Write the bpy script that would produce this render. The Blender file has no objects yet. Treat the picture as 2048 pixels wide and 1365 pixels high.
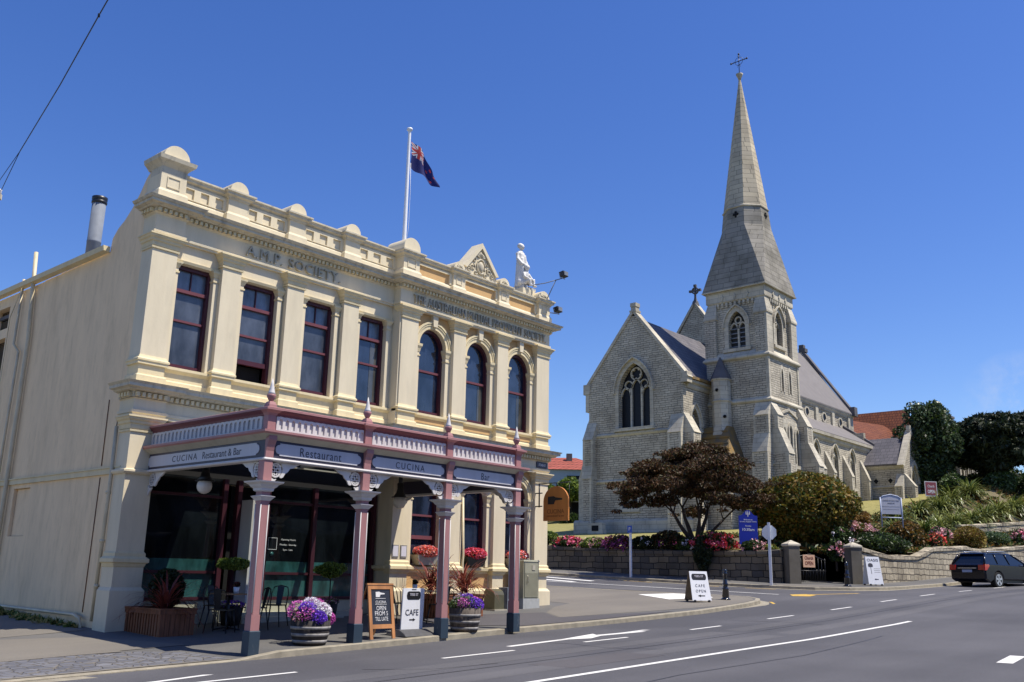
import bpy, bmesh, math, random
import numpy as np
from mathutils import Vector, Matrix
R_=math.radians
random.seed(7)
# ---------------------------------------------------------------- scene, camera, sky, sun
S=bpy.context.scene
S.render.engine='CYCLES'
S.render.resolution_x=1024; S.render.resolution_y=682
S.view_settings.view_transform='Standard'; S.view_settings.look='None'
S.view_settings.exposure=0.62; S.view_settings.gamma=1.0
S.view_settings.use_curve_mapping=False
C=S.collection
cam_d=bpy.data.cameras.new('camera'); cam=bpy.data.objects.new('camera',cam_d); C.objects.link(cam)
S.camera=cam
FPX=1858.0; TILT=R_(14.1); ROLL=R_(1.2); AX=R_(41.37)
cam_d.sensor_width=36.0; cam_d.lens=FPX/2048*36.0
cam_d.clip_start=0.1; cam_d.clip_end=6000
# facade runs along +X; camera heading is AX anticlockwise from it
fw=Vector((math.cos(AX)*math.cos(TILT), math.sin(AX)*math.cos(TILT), math.sin(TILT)))
r0=Vector((math.sin(AX),-math.cos(AX),0)); u0=r0.cross(fw)
rr=r0*math.cos(ROLL)+u0*math.sin(ROLL); uu=-r0*math.sin(ROLL)+u0*math.cos(ROLL)
M=Matrix((rr,uu,-fw)).transposed().to_4x4(); M.translation=Vector((0,0,1.4))
cam.matrix_world=M
SUNV=Vector((0.243,-0.45,1.0)).normalized()       # towards the sun
EL=math.asin(SUNV.z); AZ=math.atan2(SUNV.x,SUNV.y)
sd=bpy.data.lights.new('sun','SUN'); sd.energy=4.2; sd.angle=R_(0.5); sd.color=(1.0,0.93,0.81)
sun=bpy.data.objects.new('sun',sd); C.objects.link(sun)
sun.rotation_euler=SUNV.to_track_quat('Z','Y').to_euler(); sun.location=(0,-30,60)
W=bpy.data.worlds.new('World'); S.world=W; W.use_nodes=True
nt=W.node_tree; nt.nodes.clear()
out=nt.nodes.new('ShaderNodeOutputWorld'); bg=nt.nodes.new('ShaderNodeBackground'); sky=nt.nodes.new('ShaderNodeTexSky')
sky.sky_type='NISHITA'; sky.sun_disc=False; sky.sun_elevation=EL; sky.sun_rotation=AZ
sky.altitude=0; sky.air_density=1.0; sky.dust_density=0.35; sky.ozone_density=4.0
hs=nt.nodes.new('ShaderNodeHueSaturation'); hs.inputs['Hue'].default_value=0.517; hs.inputs['Saturation'].default_value=1.25
nt.links.new(sky.outputs[0],hs.inputs['Color'])
# thin cloud low on the right
tc=nt.nodes.new('ShaderNodeTexCoord'); nz=nt.nodes.new('ShaderNodeTexNoise'); nz.inputs['Scale'].default_value=14; nz.inputs['Detail'].default_value=9; nz.inputs['Roughness'].default_value=0.65
nt.links.new(tc.outputs['Generated'],nz.inputs['Vector'])
dot=nt.nodes.new('ShaderNodeVectorMath'); dot.operation='DOT_PRODUCT'
nt.links.new(tc.outputs['Generated'],dot.inputs[0])
CD=(M.to_3x3()@Vector(((2046-1024)/FPX,-(815-682.5)/FPX,-1))).normalized()
dot.inputs[1].default_value=tuple(CD)
mr=nt.nodes.new('ShaderNodeMapRange'); mr.inputs[1].default_value=math.cos(R_(3.2)); mr.inputs[2].default_value=1.0; mr.inputs[3].default_value=0; mr.inputs[4].default_value=0.75
nt.links.new(dot.outputs['Value'],mr.inputs[0])
ml=nt.nodes.new('ShaderNodeMath'); ml.operation='MULTIPLY'; nt.links.new(mr.outputs[0],ml.inputs[0])
m2=nt.nodes.new('ShaderNodeMapRange'); m2.inputs[1].default_value=0.42; m2.inputs[2].default_value=0.66; nt.links.new(nz.outputs[0],m2.inputs[0]); nt.links.new(m2.outputs[0],ml.inputs[1])
mx=nt.nodes.new('ShaderNodeMixRGB'); mx.inputs[2].default_value=(3.6,4.1,5.4,1)
nt.links.new(ml.outputs[0],mx.inputs[0]); nt.links.new(hs.outputs[0],mx.inputs[1])
nt.links.new(mx.outputs[0],bg.inputs[0]); bg.inputs[1].default_value=0.106
nt.links.new(bg.outputs[0],out.inputs[0])

# ---------------------------------------------------------------- materials
MAT={}
def _new(name):
    m=bpy.data.materials.new(name); m.use_nodes=True; MAT[name]=m
    b=m.node_tree.nodes['Principled BSDF']; return m,m.node_tree,b
def c4(c): return (c[0],c[1],c[2],1)
def mat(name,col,rough=0.7,var=0.12,scale=6.0,bump=0.0,bscale=None,metal=0.0,spec=0.5,col2=None,coord='Object',stretch=(1,1,1),coat=0.0,detail=4):
    m,t,b=_new(name); n=t.nodes; l=t.links
    b.inputs['Roughness'].default_value=rough; b.inputs['Metallic'].default_value=metal
    b.inputs['Specular IOR Level'].default_value=spec; b.inputs['Coat Weight'].default_value=coat
    if coord=='World':
        g=n.new('ShaderNodeNewGeometry'); src=g.outputs['Position']
    else:
        g=n.new('ShaderNodeTexCoord'); src=g.outputs['Object']
    mp=n.new('ShaderNodeMapping'); mp.inputs['Scale'].default_value=stretch; l.new(src,mp.inputs['Vector'])
    nz=n.new('ShaderNodeTexNoise'); nz.inputs['Scale'].default_value=scale; nz.inputs['Detail'].default_value=detail
    l.new(mp.outputs[0],nz.inputs['Vector'])
    cr=n.new('ShaderNodeValToRGB')
    if col2 is None:
        a=[max(0,x*(1-var)) for x in col]; c=[min(1,x*(1+var)) for x in col]
    else: a,c=col,col2
    cr.color_ramp.elements[0].position=0.3; cr.color_ramp.elements[1].position=0.7
    cr.color_ramp.elements[0].color=c4(a); cr.color_ramp.elements[1].color=c4(c)
    l.new(nz.outputs[0],cr.inputs[0]); l.new(cr.outputs[0],b.inputs['Base Color'])
    if bump:
        z2=n.new('ShaderNodeTexNoise'); z2.inputs['Scale'].default_value=bscale or scale*4; z2.inputs['Detail'].default_value=5
        l.new(mp.outputs[0],z2.inputs['Vector'])
        bp=n.new('ShaderNodeBump'); bp.inputs['Strength'].default_value=bump; bp.inputs['Distance'].default_value=0.02
        l.new(z2.outputs[0],bp.inputs['Height']); l.new(bp.outputs[0],b.inputs['Normal'])
    return m
def wallcoords(t):
    """(u along the wall, z) from the world position, whichever way the wall faces"""
    n=t.nodes;l=t.links
    g=n.new('ShaderNodeNewGeometry'); sp=n.new('ShaderNodeSeparateXYZ'); l.new(g.outputs['Position'],sp.inputs[0])
    sn=n.new('ShaderNodeSeparateXYZ'); l.new(g.outputs['True Normal'],sn.inputs[0])
    ax=n.new('ShaderNodeMath'); ax.operation='ABSOLUTE'; l.new(sn.outputs[0],ax.inputs[0])
    ay=n.new('ShaderNodeMath'); ay.operation='ABSOLUTE'; l.new(sn.outputs[1],ay.inputs[0])
    gt=n.new('ShaderNodeMath'); gt.operation='GREATER_THAN'; l.new(ax.outputs[0],gt.inputs[0]); l.new(ay.outputs[0],gt.inputs[1])
    mi=n.new('ShaderNodeMix'); mi.data_type='FLOAT'; l.new(gt.outputs[0],mi.inputs[0]); l.new(sp.outputs[0],mi.inputs[2]); l.new(sp.outputs[1],mi.inputs[3])
    cb=n.new('ShaderNodeCombineXYZ'); l.new(mi.outputs[0],cb.inputs[0]); l.new(sp.outputs[2],cb.inputs[1]); l.new(mi.outputs[0],cb.inputs[2])
    return cb.outputs[0],g
def stone(name,c1,c2,mortar,bw=0.55,rh=0.22,ms=0.02,bump=0.6,dist=0.05,stain=(0.5,0.48,0.45),stain_amt=0.5,rough=0.9,offs=0.5,bumpd=0.05,rowvar=0.0):
    m,t,b=_new(name); n=t.nodes;l=t.links
    vec,g=wallcoords(t)
    nzv=n.new('ShaderNodeTexNoise'); nzv.inputs['Scale'].default_value=1.3; nzv.inputs['Detail'].default_value=3; l.new(vec,nzv.inputs['Vector'])
    sub=n.new('ShaderNodeVectorMath'); sub.operation='SUBTRACT'; l.new(nzv.outputs['Color'],sub.inputs[0]); sub.inputs[1].default_value=(.5,.5,.5)
    sc=n.new('ShaderNodeVectorMath'); sc.operation='SCALE'; l.new(sub.outputs[0],sc.inputs[0]); sc.inputs[3].default_value=dist*2
    ad=n.new('ShaderNodeVectorMath'); ad.operation='ADD'; l.new(vec,ad.inputs[0]); l.new(sc.outputs[0],ad.inputs[1])
    br=n.new('ShaderNodeTexBrick'); br.inputs['Scale'].default_value=1; br.inputs['Brick Width'].default_value=bw; br.inputs['Row Height'].default_value=rh
    br.inputs['Mortar Size'].default_value=ms; br.inputs['Mortar Smooth'].default_value=0.35; br.inputs['Color1'].default_value=c4(c1); br.inputs['Color2'].default_value=c4(c2); br.inputs['Mortar'].default_value=c4(mortar)
    br.offset=offs; br.squash=1.35; br.squash_frequency=3
    l.new(ad.outputs[0],br.inputs['Vector'])
    nz=n.new('ShaderNodeTexNoise'); nz.inputs['Scale'].default_value=0.55; nz.inputs['Detail'].default_value=7; nz.inputs['Roughness'].default_value=0.62; l.new(g.outputs['Position'],nz.inputs['Vector'])
    mrr=n.new('ShaderNodeMapRange'); mrr.inputs[1].default_value=0.42; mrr.inputs[2].default_value=0.72; mrr.inputs[4].default_value=stain_amt; l.new(nz.outputs[0],mrr.inputs[0])
    mm=n.new('ShaderNodeMixRGB'); mm.blend_type='MULTIPLY'; mm.inputs[2].default_value=c4(stain); l.new(mrr.outputs[0],mm.inputs[0]); l.new(br.outputs[0],mm.inputs[1])
    l.new(mm.outputs[0],b.inputs['Base Color']); b.inputs['Roughness'].default_value=rough; b.inputs['Specular IOR Level'].default_value=0.2
    n2=n.new('ShaderNodeTexNoise'); n2.inputs['Scale'].default_value=7; n2.inputs['Detail'].default_value=4; l.new(vec,n2.inputs['Vector'])
    iv=n.new('ShaderNodeMath'); iv.operation='SUBTRACT'; iv.inputs[0].default_value=1; l.new(br.outputs['Fac'],iv.inputs[1])
    a2=n.new('ShaderNodeMath'); a2.operation='MULTIPLY_ADD'; a2.inputs[1].default_value=0.5; l.new(n2.outputs[0],a2.inputs[0]); l.new(iv.outputs[0],a2.inputs[2])
    bp=n.new('ShaderNodeBump'); bp.inputs['Strength'].default_value=bump; bp.inputs['Distance'].default_value=bumpd; l.new(a2.outputs[0],bp.inputs['Height']); l.new(bp.outputs[0],b.inputs['Normal'])
    return m
def painted(name,col,dirty=(0.16,0.15,0.13),amt=0.0,lo=0.5,hi=0.7,streak=True,bump=0.15,rough=0.75,scale=2.0):
    """painted render: faint streaks, patches of grime"""
    m,t,b=_new(name); n=t.nodes;l=t.links
    g=n.new('ShaderNodeNewGeometry')
    mp=n.new('ShaderNodeMapping'); mp.inputs['Scale'].default_value=(1,1,0.25 if streak else 1); l.new(g.outputs['Position'],mp.inputs[0])
    nz=n.new('ShaderNodeTexNoise'); nz.inputs['Scale'].default_value=scale; nz.inputs['Detail'].default_value=8; nz.inputs['Roughness'].default_value=0.65; l.new(mp.outputs[0],nz.inputs['Vector'])
    cr=n.new('ShaderNodeValToRGB'); cr.color_ramp.elements[0].position=0.25; cr.color_ramp.elements[1].position=0.62
    cr.color_ramp.elements[0].color=c4([x*0.84 for x in col]); cr.color_ramp.elements[1].color=c4(col); l.new(nz.outputs[0],cr.inputs[0])
    src=cr.outputs[0]
    ms_=n.new('ShaderNodeMapping'); ms_.inputs['Scale'].default_value=(1,1,0.06); l.new(g.outputs['Position'],ms_.inputs[0])
    ns=n.new('ShaderNodeTexNoise'); ns.inputs['Scale'].default_value=7; ns.inputs['Detail'].default_value=6; ns.inputs['Roughness'].default_value=0.6; l.new(ms_.outputs[0],ns.inputs['Vector'])
    rs_=n.new('ShaderNodeMapRange'); rs_.inputs[1].default_value=0.5; rs_.inputs[2].default_value=0.75; rs_.inputs[4].default_value=0.16; l.new(ns.outputs[0],rs_.inputs[0])
    mst=n.new('ShaderNodeMixRGB'); mst.blend_type='MULTIPLY'; mst.inputs[2].default_value=(0.70,0.64,0.54,1); l.new(rs_.outputs[0],mst.inputs[0]); l.new(src,mst.inputs[1]); src=mst.outputs[0]
    if amt:
        n2=n.new('ShaderNodeTexNoise'); n2.inputs['Scale'].default_value=5.5; n2.inputs['Detail'].default_value=9; n2.inputs['Roughness'].default_value=0.7; l.new(mp.outputs[0],n2.inputs['Vector'])
        mr=n.new('ShaderNodeMapRange'); mr.inputs[1].default_value=lo; mr.inputs[2].default_value=hi; mr.inputs[4].default_value=amt; l.new(n2.outputs[0],mr.inputs[0])
        mm=n.new('ShaderNodeMixRGB'); mm.inputs[2].default_value=c4(dirty); l.new(mr.outputs[0],mm.inputs[0]); l.new(src,mm.inputs[1]); src=mm.outputs[0]
    l.new(src,b.inputs['Base Color']); b.inputs['Roughness'].default_value=rough; b.inputs['Specular IOR Level'].default_value=0.3
    n3=n.new('ShaderNodeTexNoise'); n3.inputs['Scale'].default_value=22; n3.inputs['Detail'].default_value=5; l.new(g.outputs['Position'],n3.inputs['Vector'])
    bp=n.new('ShaderNodeBump'); bp.inputs['Strength'].default_value=bump; bp.inputs['Distance'].default_value=0.01; l.new(n3.outputs[0],bp.inputs['Height']); l.new(bp.outputs[0],b.inputs['Normal'])
    return m
CREAM=(0.71,0.62,0.44)
painted('cream_render',CREAM,amt=0.10,lo=0.52,hi=0.8)
painted('cream_wall_lifted',(0.86,0.65,0.40),dirty=(0.42,0.31,0.17),amt=0.5,lo=0.48,hi=0.80)  # same cream paint as the front, brightened and warmed to lift the shaded side
painted('cream_moulding',(0.72,0.61,0.38),dirty=(0.30,0.27,0.2),amt=0.25,lo=0.5,hi=0.75)
painted('weathered_cornice',(0.58,0.52,0.39),dirty=(0.16,0.15,0.13),amt=0.6,lo=0.5,hi=0.7)
painted('ochre_panel',(0.60,0.38,0.17),dirty=(0.3,0.2,0.1),amt=0.15)
painted('shop_plinth',(0.52,0.49,0.38),amt=0.2)
painted('pink_paint',(0.38,0.19,0.185),dirty=(0.2,0.1,0.1),amt=0.15,rough=0.45,bump=0.06)
painted('maroon_paint',(0.070,0.020,0.030),amt=0.0,rough=0.4,bump=0.04)
painted('verandah_lit_maroon',(0.165,0.055,0.065),amt=0.0,rough=0.45,bump=0.04)  # veranda crest colour, reused where sash bars should look sunlit
painted('white_paint',(0.62,0.60,0.58),dirty=(0.3,0.28,0.26),amt=0.22,lo=0.5,hi=0.8,rough=0.5,bump=0.06)
painted('soffit_paint',(0.42,0.39,0.31),dirty=(0.2,0.18,0.14),amt=0.4,rough=0.6,bump=0.06)
painted('sign_panel',(0.50,0.50,0.54),amt=0.0,rough=0.4,bump=0.02)
painted('sign_navy',(0.055,0.05,0.075),amt=0.0,rough=0.4,bump=0.02)
painted('blue_plinth_paint',(0.03,0.05,0.075),dirty=(0.4,0.38,0.35),amt=0.5,lo=0.62,hi=0.68,rough=0.5)
painted('letter_shadow_grey',(0.40,0.37,0.29))  # letters are wall cream; the grey imitates the shadow round their edges
mat('dark_letter',(0.05,0.05,0.06),0.5,0.05)
mat('black_letter',(0.006,0.006,0.008),0.5,0.05)
mat('white_letter',(0.75,0.75,0.75),0.5,0.03)
mat('rusty_iron',(0.16,0.08,0.04),0.8,0.3)
mat('black_iron',(0.012,0.012,0.014),0.4,0.2)
mat('black_gloss',(0.008,0.008,0.010),0.16,0.1,coat=0.6)
mat('pipe_paint',(0.55,0.47,0.31),0.5,0.15,scale=3)
mat('galvanised',(0.17,0.19,0.225),0.75,0.15,metal=0.0,scale=3)
mat('pole_white',(0.78,0.79,0.80),0.35,0.04)
mat('globe_glass',(0.62,0.60,0.56),0.25,0.03)
mat('statue_white',(0.64,0.62,0.58),0.6,0.08,bump=0.25,bscale=40)
mat('statue_grey',(0.42,0.42,0.42),0.8,0.2)
mat('oak_stave',(0.095,0.075,0.06),0.8,0.45,scale=5,stretch=(6,6,0.6),bump=0.5)
mat('dark_stave',(0.025,0.02,0.018),0.8,0.4,scale=5,stretch=(6,6,0.6),bump=0.5)
mat('hoop_steel',(0.24,0.23,0.22),0.7,0.35,metal=0.15,scale=9)
mat('planter_wood',(0.20,0.070,0.028),0.65,0.4,scale=4,stretch=(8,8,0.7),bump=0.3)
mat('aframe_wood',(0.42,0.19,0.07),0.5,0.25,scale=5,stretch=(1,1,0.3))
mat('chalkboard',(0.012,0.017,0.03),0.6,0.2)
mat('chalk',(0.62,0.62,0.62),0.9,0.1)
mat('board_white',(0.72,0.73,0.75),0.35,0.03)
mat('base_rubber',(0.06,0.06,0.065),0.6,0.2)
mat('board_side',(0.16,0.12,0.08),0.8,0.3)
mat('table_wood',(0.30,0.17,0.08),0.5,0.2,stretch=(1,8,1))
mat('orange_sign',(0.46,0.17,0.03),0.5,0.18,scale=3,stretch=(1,1,0.3))
mat('orange_engraved',(0.20,0.07,0.012),0.6,0.1)
mat('church_blue',(0.015,0.03,0.36),0.35,0.05)
mat('parking_blue',(0.01,0.09,0.42),0.35,0.05)
mat('tan_sign',(0.62,0.38,0.24),0.5,0.05)
mat('brown_letter',(0.16,0.035,0.02),0.5,0.05)
mat('red_sign',(0.22,0.04,0.05),0.5,0.05)
mat('pale_blue_metal',(0.40,0.45,0.58),0.5,0.06)
mat('cabinet_green',(0.30,0.29,0.21),0.5,0.08,scale=4)
mat('cabinet_grey',(0.36,0.37,0.36),0.7,0.1)
mat('dark_green_box',(0.085,0.08,0.045),0.4,0.15)
mat('paper',(0.62,0.60,0.66),0.5,0.04)
mat('soil',(0.03,0.02,0.015),0.95,0.3,bump=0.5)
mat('bark',(0.045,0.033,0.027),0.9,0.35,scale=8,stretch=(1,1,0.3),bump=0.6)
mat('slate',(0.10,0.095,0.10),0.8,0.22,scale=1.2,coord='World')
mat('slate_new',(0.17,0.155,0.15),0.9,0.08,scale=1.2,coord='World')
mat('lichen_stone',(0.13,0.11,0.075),0.85,0.1,scale=1.8,coord='World',col2=(0.28,0.16,0.035))
mat('louvre_dark',(0.02,0.02,0.02),0.7,0.2)
mat('leaded_glass',(0.008,0.009,0.013),0.45,0.3,scale=8,spec=0.25)
mat('car_paint',(0.004,0.005,0.012),0.18,0.1,coat=0.15,spec=0.35)
mat('car_glass',(0.008,0.010,0.014),0.06,0.1,spec=0.7)
mat('tyre',(0.012,0.012,0.012),0.8,0.1)
mat('alloy',(0.62,0.63,0.65),0.3,0.05,metal=0.7)
mat('tail_red',(0.42,0.008,0.008),0.15,0.1,coat=0.8)
mat('plate_blue',(0.30,0.36,0.5),0.4,0.1)
mat('lawn',(0.20,0.19,0.055),0.9,0.1,scale=2.2,col2=(0.29,0.25,0.085),bump=0.5,bscale=60,coord='World')
mat('bank_soil',(0.10,0.085,0.045),0.95,0.1,scale=2.5,col2=(0.17,0.13,0.07),bump=0.6,bscale=30,coord='World')
mat('far_ground',(0.12,0.13,0.06),0.95,0.2,scale=0.05,coord='World')
mat('road_white',(0.62,0.61,0.58),0.7,0.12,scale=8,coord='World',col2=(0.70,0.69,0.66))
mat('road_yellow',(0.52,0.33,0.06),0.75,0.2,scale=6,coord='World')
mat('kerb_concrete',(0.27,0.24,0.18),0.85,0.2,scale=5,coord='World',bump=0.4,bscale=60)
mat('tactile_white',(0.72,0.71,0.68),0.8,0.04,coord='World')
mat('house_white',(0.42,0.50,0.56),0.6,0.05)
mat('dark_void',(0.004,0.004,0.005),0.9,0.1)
mat('timber_fence',(0.25,0.22,0.18),0.85,0.2)
mat('roof_metal',(0.42,0.46,0.52),0.45,0.08)
def glass(name,base,rough=0.03,spec=0.9,wav=0.03):
    m,t,b=_new(name); n=t.nodes;l=t.links
    g0=n.new('ShaderNodeNewGeometry'); m0=n.new('ShaderNodeMapping'); m0.inputs['Scale'].default_value=(1.6,1.6,0.7); l.new(g0.outputs['Position'],m0.inputs[0]); z0=n.new('ShaderNodeTexNoise'); z0.inputs['Scale'].default_value=1.3; z0.inputs['Detail'].default_value=5; z0.inputs['Roughness'].default_value=0.6; l.new(m0.outputs[0],z0.inputs['Vector'])
    r0_=n.new('ShaderNodeValToRGB'); r0_.color_ramp.elements[0].position=0.38; r0_.color_ramp.elements[1].position=0.66; r0_.color_ramp.elements[0].color=c4([x*0.45 for x in base]); r0_.color_ramp.elements[1].color=c4([x*1.7 for x in base]); l.new(z0.outputs[0],r0_.inputs[0]); l.new(r0_.outputs[0],b.inputs['Base Color'])
    b.inputs['Roughness'].default_value=rough; b.inputs['Specular IOR Level'].default_value=spec
    g=n.new('ShaderNodeNewGeometry'); nz=n.new('ShaderNodeTexNoise'); nz.inputs['Scale'].default_value=0.9; nz.inputs['Detail'].default_value=1; l.new(g.outputs['Position'],nz.inputs['Vector'])
    bp=n.new('ShaderNodeBump'); bp.inputs['Strength'].default_value=wav; bp.inputs['Distance'].default_value=0.3; l.new(nz.outputs[0],bp.inputs['Height']); l.new(bp.outputs[0],b.inputs['Normal'])
glass('frosted_glass',(0.050,0.058,0.075),0.28,0.8,0.02)
glass('window_glass',(0.016,0.024,0.045)); glass('fanlight_glass',(0.10,0.12,0.15),0.2,0.7)
glass('shop_glass',(0.006,0.008,0.010),0.03,0.6); glass('teal_glass',(0.025,0.085,0.085),0.12,0.7)
glass('blind_glass',(0.055,0.055,0.05),0.05,0.8)
def clear(name):
    m,t,b=_new(name); n=t.nodes;l=t.links; tr=n.new('ShaderNodeBsdfTransparent'); tr.inputs[0].default_value=(0.9,0.93,0.92,1); gl=n.new('ShaderNodeBsdfGlossy'); gl.inputs['Roughness'].default_value=0.1
    ms=n.new('ShaderNodeMixShader'); ms.inputs[0].default_value=0.08; l.new(tr.outputs[0],ms.inputs[1]); l.new(gl.outputs[0],ms.inputs[2]); l.new(ms.outputs[0],n['Material Output'].inputs[0])
clear('skylight_glass')
stone('church_stone',(0.57,0.51,0.40),(0.44,0.395,0.315),(0.13,0.12,0.10),bw=0.52,rh=0.17,ms=0.019,bump=0.4,dist=0.09,bumpd=0.035,stain=(0.48,0.465,0.45),stain_amt=0.7)
stone('church_ashlar',(0.58,0.53,0.42),(0.50,0.455,0.365),(0.28,0.26,0.21),bw=0.7,rh=0.34,ms=0.012,bump=0.3,dist=0.0,bumpd=0.02,stain=(0.45,0.45,0.46),stain_amt=0.7)
stone('broach_stone',(0.33,0.305,0.26),(0.27,0.25,0.215),(0.14,0.13,0.11),bw=1.0,rh=0.42,ms=0.022,bump=0.3,dist=0.0,bumpd=0.02,stain=(0.42,0.42,0.38),stain_amt=0.9)
stone('spire_stone',(0.56,0.485,0.35),(0.46,0.40,0.30),(0.22,0.195,0.15),bw=0.9,rh=0.42,ms=0.022,bump=0.3,dist=0.0,bumpd=0.02,stain=(0.5,0.48,0.46),stain_amt=0.55)
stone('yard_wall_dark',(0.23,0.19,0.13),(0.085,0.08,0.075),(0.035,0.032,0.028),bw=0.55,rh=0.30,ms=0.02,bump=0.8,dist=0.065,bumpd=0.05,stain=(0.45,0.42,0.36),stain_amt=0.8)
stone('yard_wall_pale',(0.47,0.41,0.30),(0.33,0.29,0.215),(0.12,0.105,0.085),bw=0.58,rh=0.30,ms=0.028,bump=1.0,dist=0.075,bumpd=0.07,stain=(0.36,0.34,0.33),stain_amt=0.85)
stone('slate_tiles',(0.155,0.145,0.155),(0.115,0.11,0.12),(0.06,0.058,0.065),bw=0.42,rh=0.33,ms=0.018,bump=0.4,dist=0.0,bumpd=0.02,stain=(0.7,0.7,0.75),stain_amt=0.5,rough=0.6)
stone('red_tiles',(0.22,0.075,0.035),(0.16,0.055,0.03),(0.07,0.025,0.02),bw=0.35,rh=0.36,ms=0.04,bump=0.7,dist=0.0,bumpd=0.05,stain=(0.6,0.6,0.55),stain_amt=0.4)
stone('cottage_tiles',(0.36,0.10,0.075),(0.30,0.085,0.06),(0.10,0.035,0.03),bw=0.35,rh=0.36,ms=0.03,bump=0.6,dist=0.0,bumpd=0.05,stain=(0.8,0.8,0.8),stain_amt=0.2)
stone('pillar_render',(0.15,0.135,0.11),(0.14,0.125,0.10),(0.13,0.12,0.1),bw=3,rh=3,ms=0.001,bump=0.2,stain=(0.35,0.33,0.3),stain_amt=0.8)
# asphalt and paving
def asphalt(name,c1,c2,patch=0.35,speck=1.0):
    m,t,b=_new(name); n=t.nodes;l=t.links
    g=n.new('ShaderNodeNewGeometry')
    mp=n.new('ShaderNodeMapping'); mp.inputs['Scale'].default_value=(0.12,1.0,1); l.new(g.outputs['Position'],mp.inputs[0])
    a=n.new('ShaderNodeTexNoise'); a.inputs['Scale'].default_value=0.55; a.inputs['Detail'].default_value=6; l.new(mp.outputs[0],a.inputs['Vector'])
    a3=n.new('ShaderNodeTexNoise'); a3.inputs['Scale'].default_value=0.25; a3.inputs['Detail'].default_value=5; l.new(g.outputs['Position'],a3.inputs['Vector'])
    s=n.new('ShaderNodeMath'); s.operation='ADD'; l.new(a.outputs[0],s.inputs[0]); l.new(a3.outputs[0],s.inputs[1])
    cr=n.new('ShaderNodeValToRGB'); cr.color_ramp.elements[0].position=0.4; cr.color_ramp.elements[1].position=0.62
    mrr=n.new('ShaderNodeMath'); mrr.operation='MULTIPLY'; mrr.inputs[1].default_value=0.5; l.new(s.outputs[0],mrr.inputs[0])
    cr.color_ramp.elements[0].color=c4(c1); cr.color_ramp.elements[1].color=c4(c2); l.new(mrr.outputs[0],cr.inputs[0])
    f=n.new('ShaderNodeTexNoise'); f.inputs['Scale'].default_value=70; f.inputs['Detail'].default_value=3; l.new(g.outputs['Position'],f.inputs['Vector'])
    fr=n.new('ShaderNodeMapRange'); fr.inputs[1].default_value=0.3; fr.inputs[2].default_value=0.7; fr.inputs[3].default_value=1-0.3*speck; fr.inputs[4].default_value=1+0.3*speck; l.new(f.outputs[0],fr.inputs[0])
    mm=n.new('ShaderNodeVectorMath'); mm.operation='SCALE'; l.new(cr.outputs[0],mm.inputs[0]); l.new(fr.outputs[0],mm.inputs[3])
    l.new(mm.outputs[0],b.inputs['Base Color']); b.inputs['Roughness'].default_value=0.85; b.inputs['Specular IOR Level'].default_value=0.3
    bp=n.new('ShaderNodeBump'); bp.inputs['Strength'].default_value=0.5; bp.inputs['Distance'].default_value=0.008; l.new(f.outputs[0],bp.inputs['Height']); l.new(bp.outputs[0],b.inputs['Normal'])
asphalt('road_asphalt',(0.066,0.065,0.072),(0.100,0.098,0.106))
asphalt('road_worn',(0.085,0.083,0.088),(0.115,0.112,0.118))
mat('tar_seal',(0.022,0.022,0.024),0.5,0.2,scale=3,coord='World')
asphalt('footpath_asphalt',(0.10,0.098,0.095),(0.15,0.142,0.132),speck=0.7)
asphalt('footpath_pale',(0.145,0.132,0.115),(0.19,0.172,0.145),speck=0.5)
asphalt('patch_asphalt',(0.075,0.07,0.075),(0.095,0.09,0.095),speck=0.6)
def cobble():
    m,t,b=_new('bluestone_setts'); n=t.nodes;l=t.links
    g=n.new('ShaderNodeNewGeometry'); mp=n.new('ShaderNodeMapping'); mp.inputs['Scale'].default_value=(4.5,7.5,1); l.new(g.outputs['Position'],mp.inputs[0])
    v=n.new('ShaderNodeTexVoronoi'); v.inputs['Scale'].default_value=1.0; v.inputs['Randomness'].default_value=0.75; l.new(mp.outputs[0],v.inputs['Vector'])
    ve=n.new('ShaderNodeTexVoronoi'); ve.feature='DISTANCE_TO_EDGE'; ve.inputs['Scale'].default_value=1.0; ve.inputs['Randomness'].default_value=0.75; l.new(mp.outputs[0],ve.inputs['Vector'])
    cr=n.new('ShaderNodeValToRGB'); cr.color_ramp.elements[0].color=(0.085,0.088,0.105,1); cr.color_ramp.elements[1].color=(0.17,0.17,0.185,1); l.new(v.outputs['Color'],cr.inputs[0])
    e=n.new('ShaderNodeMapRange'); e.inputs[1].default_value=0.0; e.inputs[2].default_value=0.07; l.new(ve.outputs['Distance'],e.inputs[0])
    mx=n.new('ShaderNodeMixRGB'); mx.inputs[1].default_value=(0.16,0.14,0.11,1); l.new(e.outputs[0],mx.inputs[0]); l.new(cr.outputs[0],mx.inputs[2]); l.new(mx.outputs[0],b.inputs['Base Color'])
    bp=n.new('ShaderNodeBump'); bp.inputs['Strength'].default_value=0.9; bp.inputs['Distance'].default_value=0.03; l.new(e.outputs[0],bp.inputs['Height']); l.new(bp.outputs[0],b.inputs['Normal'])
    b.inputs['Roughness'].default_value=0.75
cobble()
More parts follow.
